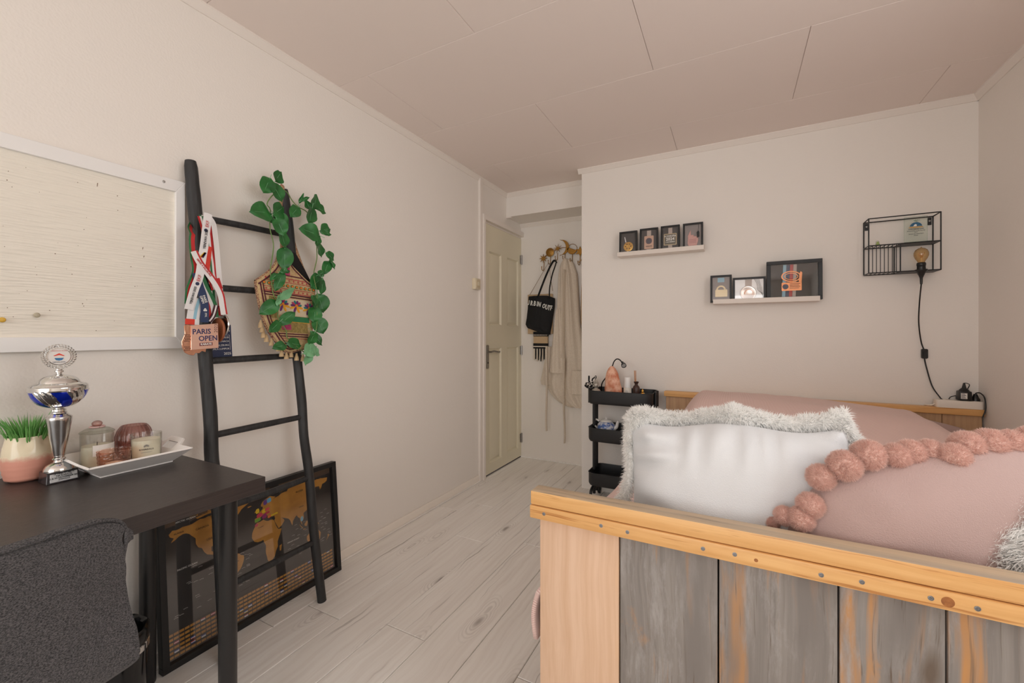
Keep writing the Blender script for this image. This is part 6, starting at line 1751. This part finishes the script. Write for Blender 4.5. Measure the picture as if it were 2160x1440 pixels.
for j, mt in enumerate((BLUE_R, NAVY_R, RED, TANR)):
    MB().prism([(-0.060 + j * 0.018, 0.025), (-0.043 + j * 0.018, 0.025), (-0.036 + j * 0.018, 0.222), (-0.053 + j * 0.018, 0.222)], pfr(P, A, md), 0.0008).build('ribbon_stripe', mt, t, smooth=None)
mm = MB().prism(rrect(-0.062, 0.042, 0.060, 0.112, 0.004), pfr(P, A, md + 0.001), 0.004).build('medal', COP, t, bevel=0.001)
ov = lambda rx, rz, n=28: [(-0.012 + rx * math.cos(a) + 0.15 * rz * math.sin(a), 0.148 + rz * math.sin(a) - 0.1 * rx * math.cos(a)) for a in [k * 2 * PI / n for k in range(n)]]
def oval_ring(rx, rz, w, nm):
    o_, i_ = ov(rx, rz), ov(rx - w, rz - w)
    m = MB()
    Fo = pfr(P, A, md + 0.001)
    for k in range(28):
        k2 = (k + 1) % 28
        m.prism([o_[k], o_[k2], i_[k2], i_[k]], Fo, 0.005)
    m.build(nm, COP, t, smooth=None)
oval_ring(0.052, 0.034, 0.007, 'medal_ring'); oval_ring(0.036, 0.022, 0.004, 'medal_ring')
MB().prism([(0.026, 0.112), (0.042, 0.112), (0.046, 0.170), (0.036, 0.180), (0.030, 0.165)], pfr(P, A, md + 0.001), 0.004).build('medal_arm', COP, t, bevel=0.001)
MB().lathe([(0, 0), (0.016, 0), (0.016, 0.001), (0, 0.0015)], P(-0.042, 0.086, md + 0.005), 22, ax=A).build('emblem', NAVY, t)
for k, z in enumerate((0.101, 0.092, 0.083, 0.074)):
    MB().prism([(-0.020, z), (0.034 - 0.006 * (k % 2), z), (0.034 - 0.006 * (k % 2), z + 0.0035), (-0.020, z + 0.0035)], pfr(P, A, md + 0.005), 0.0004).build('medal_line', pm('copper_dark', S(120, 66, 40), 0.5), t, smooth=None)

# ------------------------------------------------------------------ black wire wall shelf
ws = thing('wire_wall_shelf', (2.66, 3.09, 1.535), 'black metal wire shelf with a slatted compartment on the back wall', 'shelf')
wx0, wx1, wy0, wy1, wz0, wz1, wzm = 2.512, 2.812, 3.038, 3.138, 1.538, 1.845, 1.692
WR = 0.0032
def rod(a, b, nm='wire', r=WR): return MB().tube([a, b], r, 8).build(nm, BLACKM, ws, smooth=60)
for y in (wy0, wy1):
    for z in (wz0, wz1): rod((wx0, y, z), (wx1, y, z))
    for x in (wx0, wx1): rod((x, y, wz0), (x, y, wz1))
for x in (wx0, wx1):
    for z in (wz0, wz1): rod((x, wy0, z), (x, wy1, z))
xd = 2.648
for y in (wy0, wy1): rod((wx0, y, wzm), (wx1, y, wzm))
for x in (wx0, wx1): rod((x, wy0, wzm), (x, wy1, wzm))
rod((xd, wy0, wz0), (xd, wy0, wzm)); rod((xd, wy1, wz0), (xd, wy1, wzm))
for k in range(1, 8): rod((wx0 + (xd - wx0) * k / 8, wy0, wz0), (wx0 + (xd - wx0) * k / 8, wy0, wzm), 'slat_wire', 0.0018)
for k in range(1, 7): rod((wx0 + (xd - wx0) * k / 7, wy0, wz0), (wx0 + (xd - wx0) * k / 7, wy1, wz0), 'slat_wire', 0.0018)
for k in range(1, 7): rod((wx0 + (xd - wx0) * k / 7, wy0, wzm), (wx0 + (xd - wx0) * k / 7, wy1, wzm), 'slat_wire', 0.0018)
bx('shelf_plate', (xd, wx1, wy0, wy1, wzm - 0.002, wzm + 0.0035), BLACKM, ws)
bx('shelf_plate', (xd, wx1, wy0, wy1, wz0 - 0.002, wz0 + 0.0035), BLACKM, ws)
for x in (wx0 + 0.006, wx1 - 0.020):
    pl = MB().prism(rrect(x, x + 0.016, wz1 - 0.045, wz1 - 0.004, 0.003), ((0, 3.146, 0), (1, 0, 0), (0, 0, 1), (0, -1, 0)), 0.003).build('wall_tab', BLACKM, ws, smooth=None)
    MB().lathe([(0.0045, 0), (0.0045, 0.001), (0, 0.002)], (x + 0.008, 3.1428, wz1 - 0.022), 12, ax=(V3(1, 0, 0), V3(0, 0, 1), V3(0, -1, 0))).build('screw', STEEL, pl)
# pendant-socket lamp standing in the shelf
lp_ = thing('bulb_lamp', (2.731, 3.02, 1.47), 'black socket lamp with a bare amber globe bulb hooked on the wire shelf', 'lamp')
LC = Vector((2.728, 3.018, 0))
AMB = clear('amber_glass', (0.93, 0.78, 0.55, 1), 1.4, edge=(0.60, 0.44, 0.24, 1))
MB().lathe([(0.014, 1.578), (0.0165, 1.586), (0.025, 1.600), (0.0305, 1.616), (0.0305, 1.630), (0.025, 1.645), (0.014, 1.654), (0.004, 1.657), (0.002, 1.662), (0, 1.663)], LC, 32).build('bulb', AMB, lp_, smooth=60)
MB().tube([LC + Vector((0, 0, 1.580)), LC + Vector((0, 0, 1.606))], [0.006, 0.003], 10).build('filament_mount', pm('mount_glass', S(230, 214, 180), 0.3), lp_)
m = MB()
for k in range(8):
    a = k * PI / 4
    m.tube([LC + Vector((0.003 * math.cos(a), 0.003 * math.sin(a), 1.604)), LC + Vector((0.014 * math.cos(a), 0.014 * math.sin(a), 1.632))], 0.0007, 5)
m.build('filament', pm('filament_wire', S(200, 150, 80), 0.4, 0.8), lp_)
sk = MB().lathe([(0.005, 1.462), (0.006, 1.480), (0.0065, 1.495), (0.011, 1.508), (0.018, 1.525), (0.026, 1.536), (0.026, 1.5405), (0.018, 1.543), (0.0175, 1.560), (0.019, 1.562), (0.019, 1.574), (0.0165, 1.578), (0.0, 1.578)], LC, 30).build('socket', BLACKPL, lp_, smooth=40)
cordp = [(2.728, 3.018, 1.464), (2.733, 3.06, 1.362), (2.742, 3.10, 1.258), (2.762, 3.135, 1.154), (2.776, 3.139, 1.106)]
cordp2 = [(2.777, 3.139, 1.06), (2.785, 3.139, 1.012), (2.806, 3.132, 0.91), (2.830, 3.11, 0.852), (2.84, 3.104, 0.838)]
MB().tube(smooth_path(cordp, 6), 0.0032, 8).build('cord', BLACKPL, lp_, smooth=70)
MB().tube(smooth_path(cordp2, 6), 0.0032, 8).build('cord', BLACKPL, lp_, smooth=70)
si = MB().prism(rrect(2.7640, 2.7900, 1.058, 1.112, 0.007), ((0, 3.146, 0), (1, 0, 0), (0, 0, 1), (0, -1, 0)), 0.016).build('inline_switch', BLACKPL, lp_, bevel=0.002)
bx('rocker', (2.769, 2.785, 3.126, 3.1302, 1.076, 1.094), BLACKP, si)
# glass award
aw = thing('glass_award', (2.72, 3.08, wzm + 0.004), 'clear glass award plaque with globe logo standing on the wire shelf', 'award')
AWG = clear('award_glass', (0.96, 0.985, 0.965, 1), 1.4, edge=(0.70, 0.82, 0.74, 1))
bx('plaque', (2.676, 2.772, 3.078, 3.088, wzm + 0.0085, wzm + 0.150), AWG, aw, bevel=0.001)
bx('foot', (2.672, 2.786, 3.062, 3.104, wzm + 0.0037, wzm + 0.0085), clear('green_glass', (0.62, 0.82, 0.62, 1), 1.4, edge=(0.2, 0.5, 0.24, 1)), aw, bevel=0.001)
afr = lambda n: ((2.724, 3.078 - n, wzm), (1, 0, 0), (0, 0, 1), (0, -1, 0))
MB().prism(circ(0.026, 18, 0.15, PI - 0.15, (0, 0.092)) , afr(0.0002), 0.0004).build('logo_globe', pm('logo_blue', S(40, 96, 130), 0.5), aw, smooth=None)
MB().prism([(-0.012, 0.096), (-0.004, 0.108), (0.004, 0.104), (0.002, 0.096)], afr(0.0007), 0.0003).build('logo_land', WHITE_INK, aw, smooth=None)
for q in range(5):
    a = 0.5 + q * 0.5
    MB().prism([(0.004, 0.118), (0.004 + 0.016 * math.cos(a - 0.15), 0.120 + 0.012 * math.sin(a - 0.15)), (0.004 + 0.018 * math.cos(a), 0.119 + 0.013 * math.sin(a))], afr(0.0007), 0.0003).build('logo_palm', GREEN, aw, smooth=None)
MB().prism([(-0.032, 0.088), (0.032, 0.088), (0.026, 0.093), (-0.026, 0.093)], afr(0.0007), 0.0003).build('logo_ribbon', pm('logo_gold', S(200, 150, 60), 0.5), aw, smooth=None)
for tx, z, sz in (('OPEN NEDERLAND', 0.080, 0.0075), ('kampioenen 1e t/m 3e prijs', 0.071, 0.0068), ('2017', 0.063, 0.0068), ('Robin van Mierlo', 0.054, 0.0068), ('karate', 0.046, 0.0068)):
    if tx.startswith('Robin'): tx = 'Karate van Nederland'
    text(tx, (2.724, 3.0775, wzm + z), (1, 0, 0), (0, 0, 1), sz, BLACK_INK, aw, ext=0.0001, bold=0.0001)
# small figurine on the shelf
fg = thing('green_figurine', (2.560, 3.075, wzm), 'tiny pale green figurine with a ring on top of the slatted compartment', 'figurine')
FGM = pm('pale_green_resin', S(160, 176, 110), 0.4)
MB().lathe([(0.009, 0.0035), (0.0105, 0.006), (0.009, 0.014), (0.005, 0.018), (0.0065, 0.022), (0.004, 0.027), (0, 0.028)], (2.560, 3.075, wzm), 18).build('body', FGM, fg, smooth=60)
MB().tube([(2.560 + 0.008 * math.cos(a), 3.079, wzm + 0.022 + 0.011 * math.sin(a)) for a in [k * PI / 8 for k in range(17)]], 0.0008, 6).build('ring', STEEL, fg)

# ------------------------------------------------------------------ power strip on the headboard
ps = thing('power_strip', (2.905, 3.095, 0.8), 'white power strip lying on the right end of the headboard', 'power strip')
PSW = pm('white_plastic', S(236, 228, 216), 0.35)
MB().prism(rrect(2.805, 2.988, 3.066, 3.122, 0.012), ((0, 0, 0.8005), (1, 0, 0), (0, 1, 0), (0, 0, 1)), 0.040).build('body', PSW, ps, bevel=0.006, seg=3)
for x in (2.84, 2.92, 2.962):
    MB().lathe([(0.0175, 0), (0.0175, 0.0012), (0.016, 0.0012), (0.0155, 0.0002), (0, 0.0002)], (x, 3.094, 0.8405), 22).build('outlet', pm('outlet_white', S(226, 216, 204), 0.4), ps)
MB().tube(smooth_path([(2.806, 3.094, 0.815), (2.79, 3.09, 0.808), (2.778, 3.10, 0.806), (2.775, 3.125, 0.802), (2.78, 3.134, 0.79)], 4), 0.0035, 8).build('cord', PSW, ps, smooth=70)
ad = thing('power_adapter', (2.92, 3.094, 0.842), 'black plug-in power adapter with label standing on the power strip', 'adapter')
MB().hexa([(2.895, 3.068, 0.842), (2.945, 3.068, 0.842), (2.945, 3.118, 0.842), (2.895, 3.118, 0.842), (2.897, 3.07, 0.892), (2.943, 3.07, 0.892), (2.943, 3.116, 0.892), (2.897, 3.116, 0.892)]).build('body', BLACKPL, ad, bevel=0.004, seg=2)
MB().lathe([(0.022, 0.892), (0.017, 0.900), (0.009, 0.908), (0.006, 0.922), (0.004, 0.934), (0, 0.935)], (2.92, 3.092, 0), 16).build('cord_boot', BLACKPL, ad, smooth=40)
lb_ = bx('label', (2.900, 2.924, 3.0672, 3.0684, 0.852, 0.882), LABELP, ad, bevel=0)
m = MB()
for k in range(6): m.box(2.902, 2.920 - 0.003 * (k % 3), 3.0666, 3.0674, 0.8545 + k * 0.0045, 0.8565 + k * 0.0045)
lo_ = m.build('label_print', BLACK_INK, lb_, smooth=None)
MB().tube(smooth_path([(2.92, 3.092, 0.934), (2.935, 3.10, 0.932), (2.95, 3.12, 0.918), (2.93, 3.135, 0.87), (2.88, 3.135, 0.85), (2.872, 3.13, 0.80), (2.872, 3.134, 0.77)], 5), 0.002, 6).build('cord', BLACKPL, ad, smooth=70)
pg = thing('power_plug', (2.966, 3.094, 0.842), 'black round power plug with looped cable at the end of the power strip', 'plug')
MB().lathe([(0.0175, 0.842), (0.0175, 0.852), (0.012, 0.862), (0.007, 0.878), (0, 0.879)], (2.964, 3.094, 0), 20).build('body', BLACKPL, pg, smooth=40)
MB().tube(smooth_path([(2.964, 3.094, 0.877), (2.966, 3.09, 0.884), (2.976, 3.08, 0.886), (2.986, 3.066, 0.868), (2.9872, 3.055, 0.835), (2.986, 3.053, 0.80), (2.976, 3.052, 0.765)], 5), 0.003, 8).build('cord', BLACKPL, pg, smooth=70)

# ------------------------------------------------------------------ trolley
tl_ = thing('storage_trolley', (1.14, 3.0, 0), 'black metal three-tier trolley on castors beside the bed', 'trolley')
X0, X1, Y0, Y1 = 0.922, 1.362, 2.865, 3.125
def tray_shell(z0, z1, nm):
    lv = [(0.010, z0), (0.003, z0 + 0.01), (0.0, z0 + 0.02), (0.0, z1 - 0.004), (-0.003, z1 - 0.002), (-0.003, z1), (0.002, z1), (0.003, z1 - 0.004), (0.004, z0 + 0.012), (0.012, z0 + 0.004)]
    m = MB()
    P = []
    for ins, z in lv:
        P.append([(x, y, z) for x, y in rrect(X0 + ins, X1 - ins, Y0 + ins, Y1 - ins, 0.045 - ins, 7)])
    n = len(P[0])
    for row in P: m.v += row
    for i in range(len(P) - 1):
        for k in range(n):
            m.f.append((i * n + k, i * n + (k + 1) % n, (i + 1) * n + (k + 1) % n, (i + 1) * n + k)); m.m.append(0)
    m.f.append(tuple(reversed(range(n)))); m.m.append(0)
    m.f.append(tuple((len(P) - 1) * n + k for k in range(n))); m.m.append(0)
    return m.build(nm, BLACKM, tl_, smooth=40)
tiers = ((0.705, 0.80), (0.441, 0.538), (0.130, 0.222))
for z0, z1 in tiers: tray_shell(z0, z1, 'tray')
# perforated bottom of the lowest tray
m = MB()
PER = pm('perforation', S(120, 118, 116), 0.5)
for i in range(26):
    for j in range(13):
        x, y = X0 + 0.035 + i * 0.0145, Y0 + 0.035 + j * 0.0145
        m.add([(x, y, 0.1345), (x + 0.008, y, 0.1345), (x + 0.008, y + 0.008, 0.1345), (x, y + 0.008, 0.1345)], [(0, 1, 2, 3)])
pr_ = m.build('perforations', PER, tl_, smooth=None); pr_['kind'] = 'stuff'
for x in (X0 + 0.0105, X1 - 0.0105):
    for y in (2.955, 3.02):
        sx = -0.0 if x < 1.1 else 0.0
        xx = x + (-0.014 if x > 1.1 else 0.014)
        for za, zb in ((0.05, 0.130), (0.223, 0.441), (0.539, 0.705)):
            MB().tube([(xx, y, za), (xx, y, zb)], 0.0115, 12).build('post', BLACKM, tl_, smooth=50)
        MB().tube([(x + (0.020 if x > 1.1 else -0.020) , y, 0.70), (x + (0.020 if x > 1.1 else -0.020), y, 0.806)], 0.0095, 12).build('handle_post', BLACKM, tl_, smooth=50)
for x in (X0 + 0.02, X1 - 0.02):
    MB().tube(smooth_path([(x, Y0 + 0.02, 0.056), (x, Y0 + 0.03, 0.085), (x, 2.94, 0.10), (x, 3.04, 0.10), (x, Y1 - 0.03, 0.085), (x, Y1 - 0.02, 0.056)], 4), 0.010, 10).build('foot_bar', BLACKM, tl_, smooth=60)
    for y in (Y0 + 0.02, Y1 - 0.02):
        cs_ = MB().tube([(x - 0.009, y, 0.024), (x + 0.009, y, 0.024)], 0.024, 20).build('castor_wheel', BLACKPL, tl_, bevel=0.002)
        MB().hexa([(x - 0.013, y - 0.012, 0.024), (x + 0.013, y - 0.012, 0.024), (x + 0.013, y + 0.012, 0.024), (x - 0.013, y + 0.012, 0.024), (x - 0.013, y - 0.010, 0.056), (x + 0.013, y - 0.010, 0.056), (x + 0.013, y + 0.010, 0.056), (x - 0.013, y + 0.010, 0.056)]).build('castor_fork', BLACKM, cs_, bevel=0.002)
TF = 0.7095                     # floor of the top tray
MF = 0.4455
# salt lamp
sl_ = thing('salt_lamp', (1.08, 2.985, TF), 'rough orange salt crystal lamp standing on the trolley', 'lamp')
SALT = pm('salt_crystal', S(202, 116, 80), 0.5, bump=(30, 1.0), var=(22, S(240, 190, 162), 0.12))
def salt_r(d): return 0.16 * noise.noise(d * 2.1 + Vector((3, 1, 2))) + 0.06 * noise.noise(d * 5.5)
rowsS = []
for i in range(15):
    t = i / 14
    z = TF + 0.012 + 0.245 * t
    r = 0.064 * (1 - 0.10 * t) * math.sqrt(max(0.004, 1 - (max(0, t - 0.15) / 0.86) ** 2.2))
    rowsS.append((max(r, 0.005), z))
m = MB()
P = []
for r, z in rowsS:
    P.append([(1.08 - 0.012 * (z - TF) / 0.25 + r * (1 + salt_r(Vector((math.cos(a), math.sin(a), z * 9)))) * math.cos(a), 2.985 + 0.75 * r * (1 + salt_r(Vector((math.cos(a), math.sin(a), z * 9)))) * math.sin(a), z) for a in [2 * PI * k / 18 for k in range(18)]])
n = 18
for row in P: m.v += row
for i in range(len(P) - 1):
    for k in range(n):
        m.f.append((i * n + k, i * n + (k + 1) % n, (i + 1) * n + (k + 1) % n, (i + 1) * n + k)); m.m.append(0)
m.f.append(tuple(reversed(range(n)))); m.m.append(0); m.f.append(tuple((len(P) - 1) * n + k for k in range(n))); m.m.append(0)
m.build('crystal', SALT, sl_, smooth=22)
MB().lathe([(0.055, 0), (0.055, 0.012)], (1.08, 2.985, TF), 24).build('wooden_base', pm('dark_wood', S(70, 44, 30), 0.5), sl_)
# gooseneck lamp
gn = thing('gooseneck_lamp', (0.985, 3.06, TF), 'thin black gooseneck reading lamp bending over the salt crystal', 'lamp')
MB().lathe([(0.028, 0), (0.028, 0.008), (0.008, 0.014), (0.004, 0.02)], (0.975, 3.06, TF), 22).build('clamp_base', BLACKPL, gn)
MB().tube(smooth_path([(0.975, 3.06, TF + 0.02), (0.972, 3.055, 0.80), (0.985, 3.045, 0.845), (1.030, 3.03, 0.90), (1.060, 3.02, 0.96), (1.078, 3.01, 1.00), (1.102, 3.0, 1.018), (1.128, 2.99, 1.008), (1.142, 2.985, 0.985)], 6), 0.0042, 8).build('gooseneck', BLACKPL, gn, smooth=70)
hA = Vector((0.35, -0.75, -0.45)).normalized(); hU = Vector((0, 0, 1)).cross(hA).normalized(); hV = hA.cross(hU)
hp = Vector((1.148, 2.985, 0.985))
MB().lathe([(0.006, -0.012), (0.012, -0.004), (0.017, 0.010), (0.018, 0.024), (0.0155, 0.024), (0.013, 0.014), (0.004, 0.008)], hp, 22, ax=(hU, hV, hA)).build('lamp_head', BLACKPL, gn, smooth=40)
MB().lathe([(0.0, 0.0185), (0.0145, 0.019), (0.0145, 0.0205), (0, 0.022)], hp, 20, ax=(hU, hV, hA)).build('lens', pm('lens_grey', S(170, 168, 166), 0.15), gn)
MB().ball((1.143, 2.986, 0.995), 0.008, 12, 8).build('joint', BLACKPL, gn, smooth=70)
# white humidifier tube
wd_ = thing('white_diffuser', (1.19, 2.975, TF), 'white cylindrical diffuser with a narrower top half on the trolley', 'diffuser')
MB().lathe([(0.027, 0), (0.028, 0.003), (0.027, 0.110), (0.025, 0.112)], (1.180, 2.975, TF), 28).build('body', PSW, wd_, smooth=40)
MB().lathe([(0.023, 0.1125), (0.0235, 0.114), (0.0205, 0.180), (0.019, 0.184), (0, 0.185)], (1.180, 2.975, TF), 28).build('cap', WHITEP, wd_, smooth=40)
MB().prism(circ(0.009, 14, 0, PI, (0, 0.088)) + [(-0.009, 0.068), (0.009, 0.068)], ((1.180, 2.9475, TF), (1, 0, 0), (0, 0, 1), (0, -1, 0)), 0.0012).build('button', pm('button_grey', S(214, 206, 198), 0.4), wd_)
# reed diffuser
rd = thing('reed_diffuser', (1.238, 2.985, TF), 'dark brown bottle reed diffuser with two wooden sticks', 'diffuser')
MB().lathe([(0.020, 0), (0.022, 0.004), (0.023, 0.08), (0.024, 0.112), (0.019, 0.124), (0.011, 0.132), (0.010, 0.140), (0.016, 0.148), (0.0165, 0.156), (0.012, 0.156), (0.008, 0.14), (0, 0.135)], (1.238, 2.985, TF), 26).build('bottle', pm('brown_bottle', S(62, 36, 28), 0.4), rd, smooth=40)
REED = pm('reed_wood', S(190, 128, 74), 0.7)
for dx in (-0.010, -0.002):
    MB().tube([(1.238 + dx * 0.4, 2.985, TF + 0.02), (1.238 + dx * 1.1 - 0.002, 2.985, TF + 0.232)], 0.0026, 8).build('reed', REED, rd)
# golden figurine
gf = thing('gold_figurine', (1.286, 2.955, TF), 'small shiny gold seated figurine at the right of the trolley top', 'figurine')
GLD = pm('shiny_gold', S(232, 186, 96), 0.18, 1.0)
MB().lathe([(0.020, 0.0), (0.021, 0.05), (0.012, 0.056), (0.016, 0.062), (0.017, 0.070), (0.009, 0.076)], (1.286, 2.955, TF), 18, rfun=lambda a, t: 1 + 0.14 * math.cos(3 * a)).build('seated_body', GLD, gf, smooth=50)
MB().ball((1.286, 2.955, TF + 0.094), 0.009, 14, 8, sc=(1, 1, 1.1)).build('head', GLD, gf, smooth=70)
MB().lathe([(0.013, 0.079), (0.015, 0.081), (0.008, 0.0865)], (1.286, 2.955, TF), 16).build('shoulders', GLD, gf)
MB().lathe([(0.007, 0.1015), (0.003, 0.108), (0, 0.112)], (1.286, 2.955, TF), 12).build('topknot', GLD, gf)
# silver buddha head figure
bd = thing('silver_buddha', (0.968, 2.93, TF), 'silver patterned buddha bust at the left of the trolley top', 'figurine')
SLV = pm('matte_silver', S(186, 180, 170), 0.35, 0.7, bump=(120, 0.6))
MB().lathe([(0.034, 0.0), (0.037, 0.05), (0.036, 0.075), (0.026, 0.092), (0.013, 0.098), (0.011, 0.104)], (0.968, 2.93, TF), 26).build('shoulders', SLV, bd, smooth=50)
MB().ball((0.968, 2.93, TF + 0.122), 0.022, 20, 12, sc=(0.86, 0.86, 1.12)).build('head', SLV, bd, smooth=70)
MB().prism([(-0.004, 0.116), (0.004, 0.116), (0.002, 0.128), (-0.002, 0.128)], ((0.972, 2.9125, TF), (1, 0, 0), (0, 0, 1), (0, -1, 0)), 0.004).build('nose', SLV, bd)
for sx in (-1, 1): MB().ball((0.968 + sx * 0.0195, 2.928, TF + 0.116), 0.006, 10, 6, sc=(0.5, 0.8, 1.6)).build('ear', SLV, bd, smooth=70)
m = MB()
for i in range(5):
    for k in range(10 - i):
        a = 2 * PI * k / (10 - i) + i * 0.3
        th = 1.15 - i * 0.24
        m.ball((0.968 + 0.020 * math.sin(th) * math.cos(a), 2.93 + 0.020 * math.sin(th) * math.sin(a), TF + 0.124 + 0.026 * math.cos(th)), 0.004, 8, 5)
cu2 = m.build('hair_curls', SLV, bd, smooth=70); cu2['kind'] = 'stuff'
MB().ball((0.968, 2.932, TF + 0.153), 0.008, 12, 8).build('topknot', SLV, bd, smooth=70)
# spotted headband
sb2 = thing('spotted_headband', (0.925, 2.99, 0.8), 'black and white spotted fabric bow headband on the left rim of the trolley', 'headband')
SPOT = bpy.data.materials.new('spotted_fabric'); SPOT.use_nodes = True
N, L = nodes_of(SPOT)
vo = N.new('ShaderNodeTexVoronoi'); vo.inputs['Scale'].default_value = 75
tc_ = N.new('ShaderNodeTexCoord'); L.new(tc_.outputs['Object'], vo.inputs['Vector'])
rp = N.new('ShaderNodeValToRGB'); rp.color_ramp.interpolation = 'CONSTANT'
rp.color_ramp.elements[0].color = S(214, 206, 196); rp.color_ramp.elements[1].position = 0.38; rp.color_ramp.elements[1].color = S(24, 22, 22)
L.new(vo.outputs['Distance'], rp.inputs[0]); L.new(rp.outputs[0], N['Principled BSDF'].inputs['Base Color']); N['Principled BSDF'].inputs['Roughness'].default_value = 0.85
cxx, cyy, czz = 0.915, 2.985, 0.822
MB().ball((cxx - 0.018, cyy, czz - 0.002), 0.026, 18, 10, sc=(1.25, 0.9, 0.85), disp=lambda d: 0.2 * noise.noise(d * 3)).build('bow_lobe', SPOT, sb2, smooth=70)
MB().ball((cxx + 0.022, cyy, czz + 0.004), 0.026, 18, 10, sc=(1.1, 0.9, 0.9), disp=lambda d: 0.2 * noise.noise(d * 3 + Vector((4, 0, 0)))).build('bow_lobe', SPOT, sb2, smooth=70)
MB().tube(smooth_path([(cxx - 0.012, cyy, czz + 0.012), (cxx - 0.016, cyy, czz + 0.04), (cxx - 0.014, cyy - 0.004, czz + 0.068)], 4), [0.007] * 4 + [0.006] * 5, 10).build('tie_end', SPOT, sb2, smooth=70)
MB().tube(smooth_path([(cxx + 0.008, cyy, czz + 0.018), (cxx + 0.010, cyy, czz + 0.045), (cxx + 0.026, cyy, czz + 0.058), (cxx + 0.036, cyy, czz + 0.068), (cxx + 0.034, cyy, czz + 0.04), (cxx + 0.026, cyy, czz + 0.02)], 4), 0.005, 10).build('tie_loop', SPOT, sb2, smooth=70)
# teapot on the middle tier
tp = thing('toy_teapot', (1.024, 3.0, MF), 'small blue and white porcelain teapot on the middle trolley tier', 'teapot')
PORC = pm('blue_porcelain', S(222, 222, 226), 0.15, var=(42, S(74, 104, 164), 0.10))
PORW = pm('white_porcelain', S(232, 228, 222), 0.15)
tk = 1.32
def tp3(x, y, z): return (1.022 + x * tk, 3.0 + y * tk, MF + z * tk)
MB().lathe([(r * tk, z * tk) for r, z in [(0.030, 0.0), (0.034, 0.005), (0.046, 0.030), (0.050, 0.053), (0.046, 0.075), (0.036, 0.087), (0.030, 0.091)]], tp3(0, 0, 0), 30).build('body', PORC, tp, smooth=60)
MB().lathe([(r * tk, z * tk) for r, z in [(0.031, 0.091), (0.028, 0.097), (0.016, 0.102), (0.006, 0.104), (0.004, 0.107), (0.006, 0.110), (0.004, 0.114), (0, 0.115)]], tp3(0, 0, 0), 26).build('lid', PORW, tp, smooth=50)
MB().tube(smooth_path([tp3(0.040, 0, 0.055), tp3(0.056, 0, 0.066), tp3(0.061, 0, 0.084), tp3(0.066, 0, 0.100)], 4), [0.018, 0.017, 0.015, 0.014, 0.013, 0.012, 0.012, 0.011, 0.011, 0.010, 0.009, 0.009, 0.008], 12).build('spout', PORW, tp, smooth=70)
MB().tube(smooth_path([tp3(-0.042, 0, 0.045), tp3(-0.060, 0, 0.060), tp3(-0.066, 0, 0.082), tp3(-0.055, 0, 0.097), tp3(-0.038, 0, 0.088)], 4), 0.0065, 10).build('handle', PORW, tp, smooth=70)
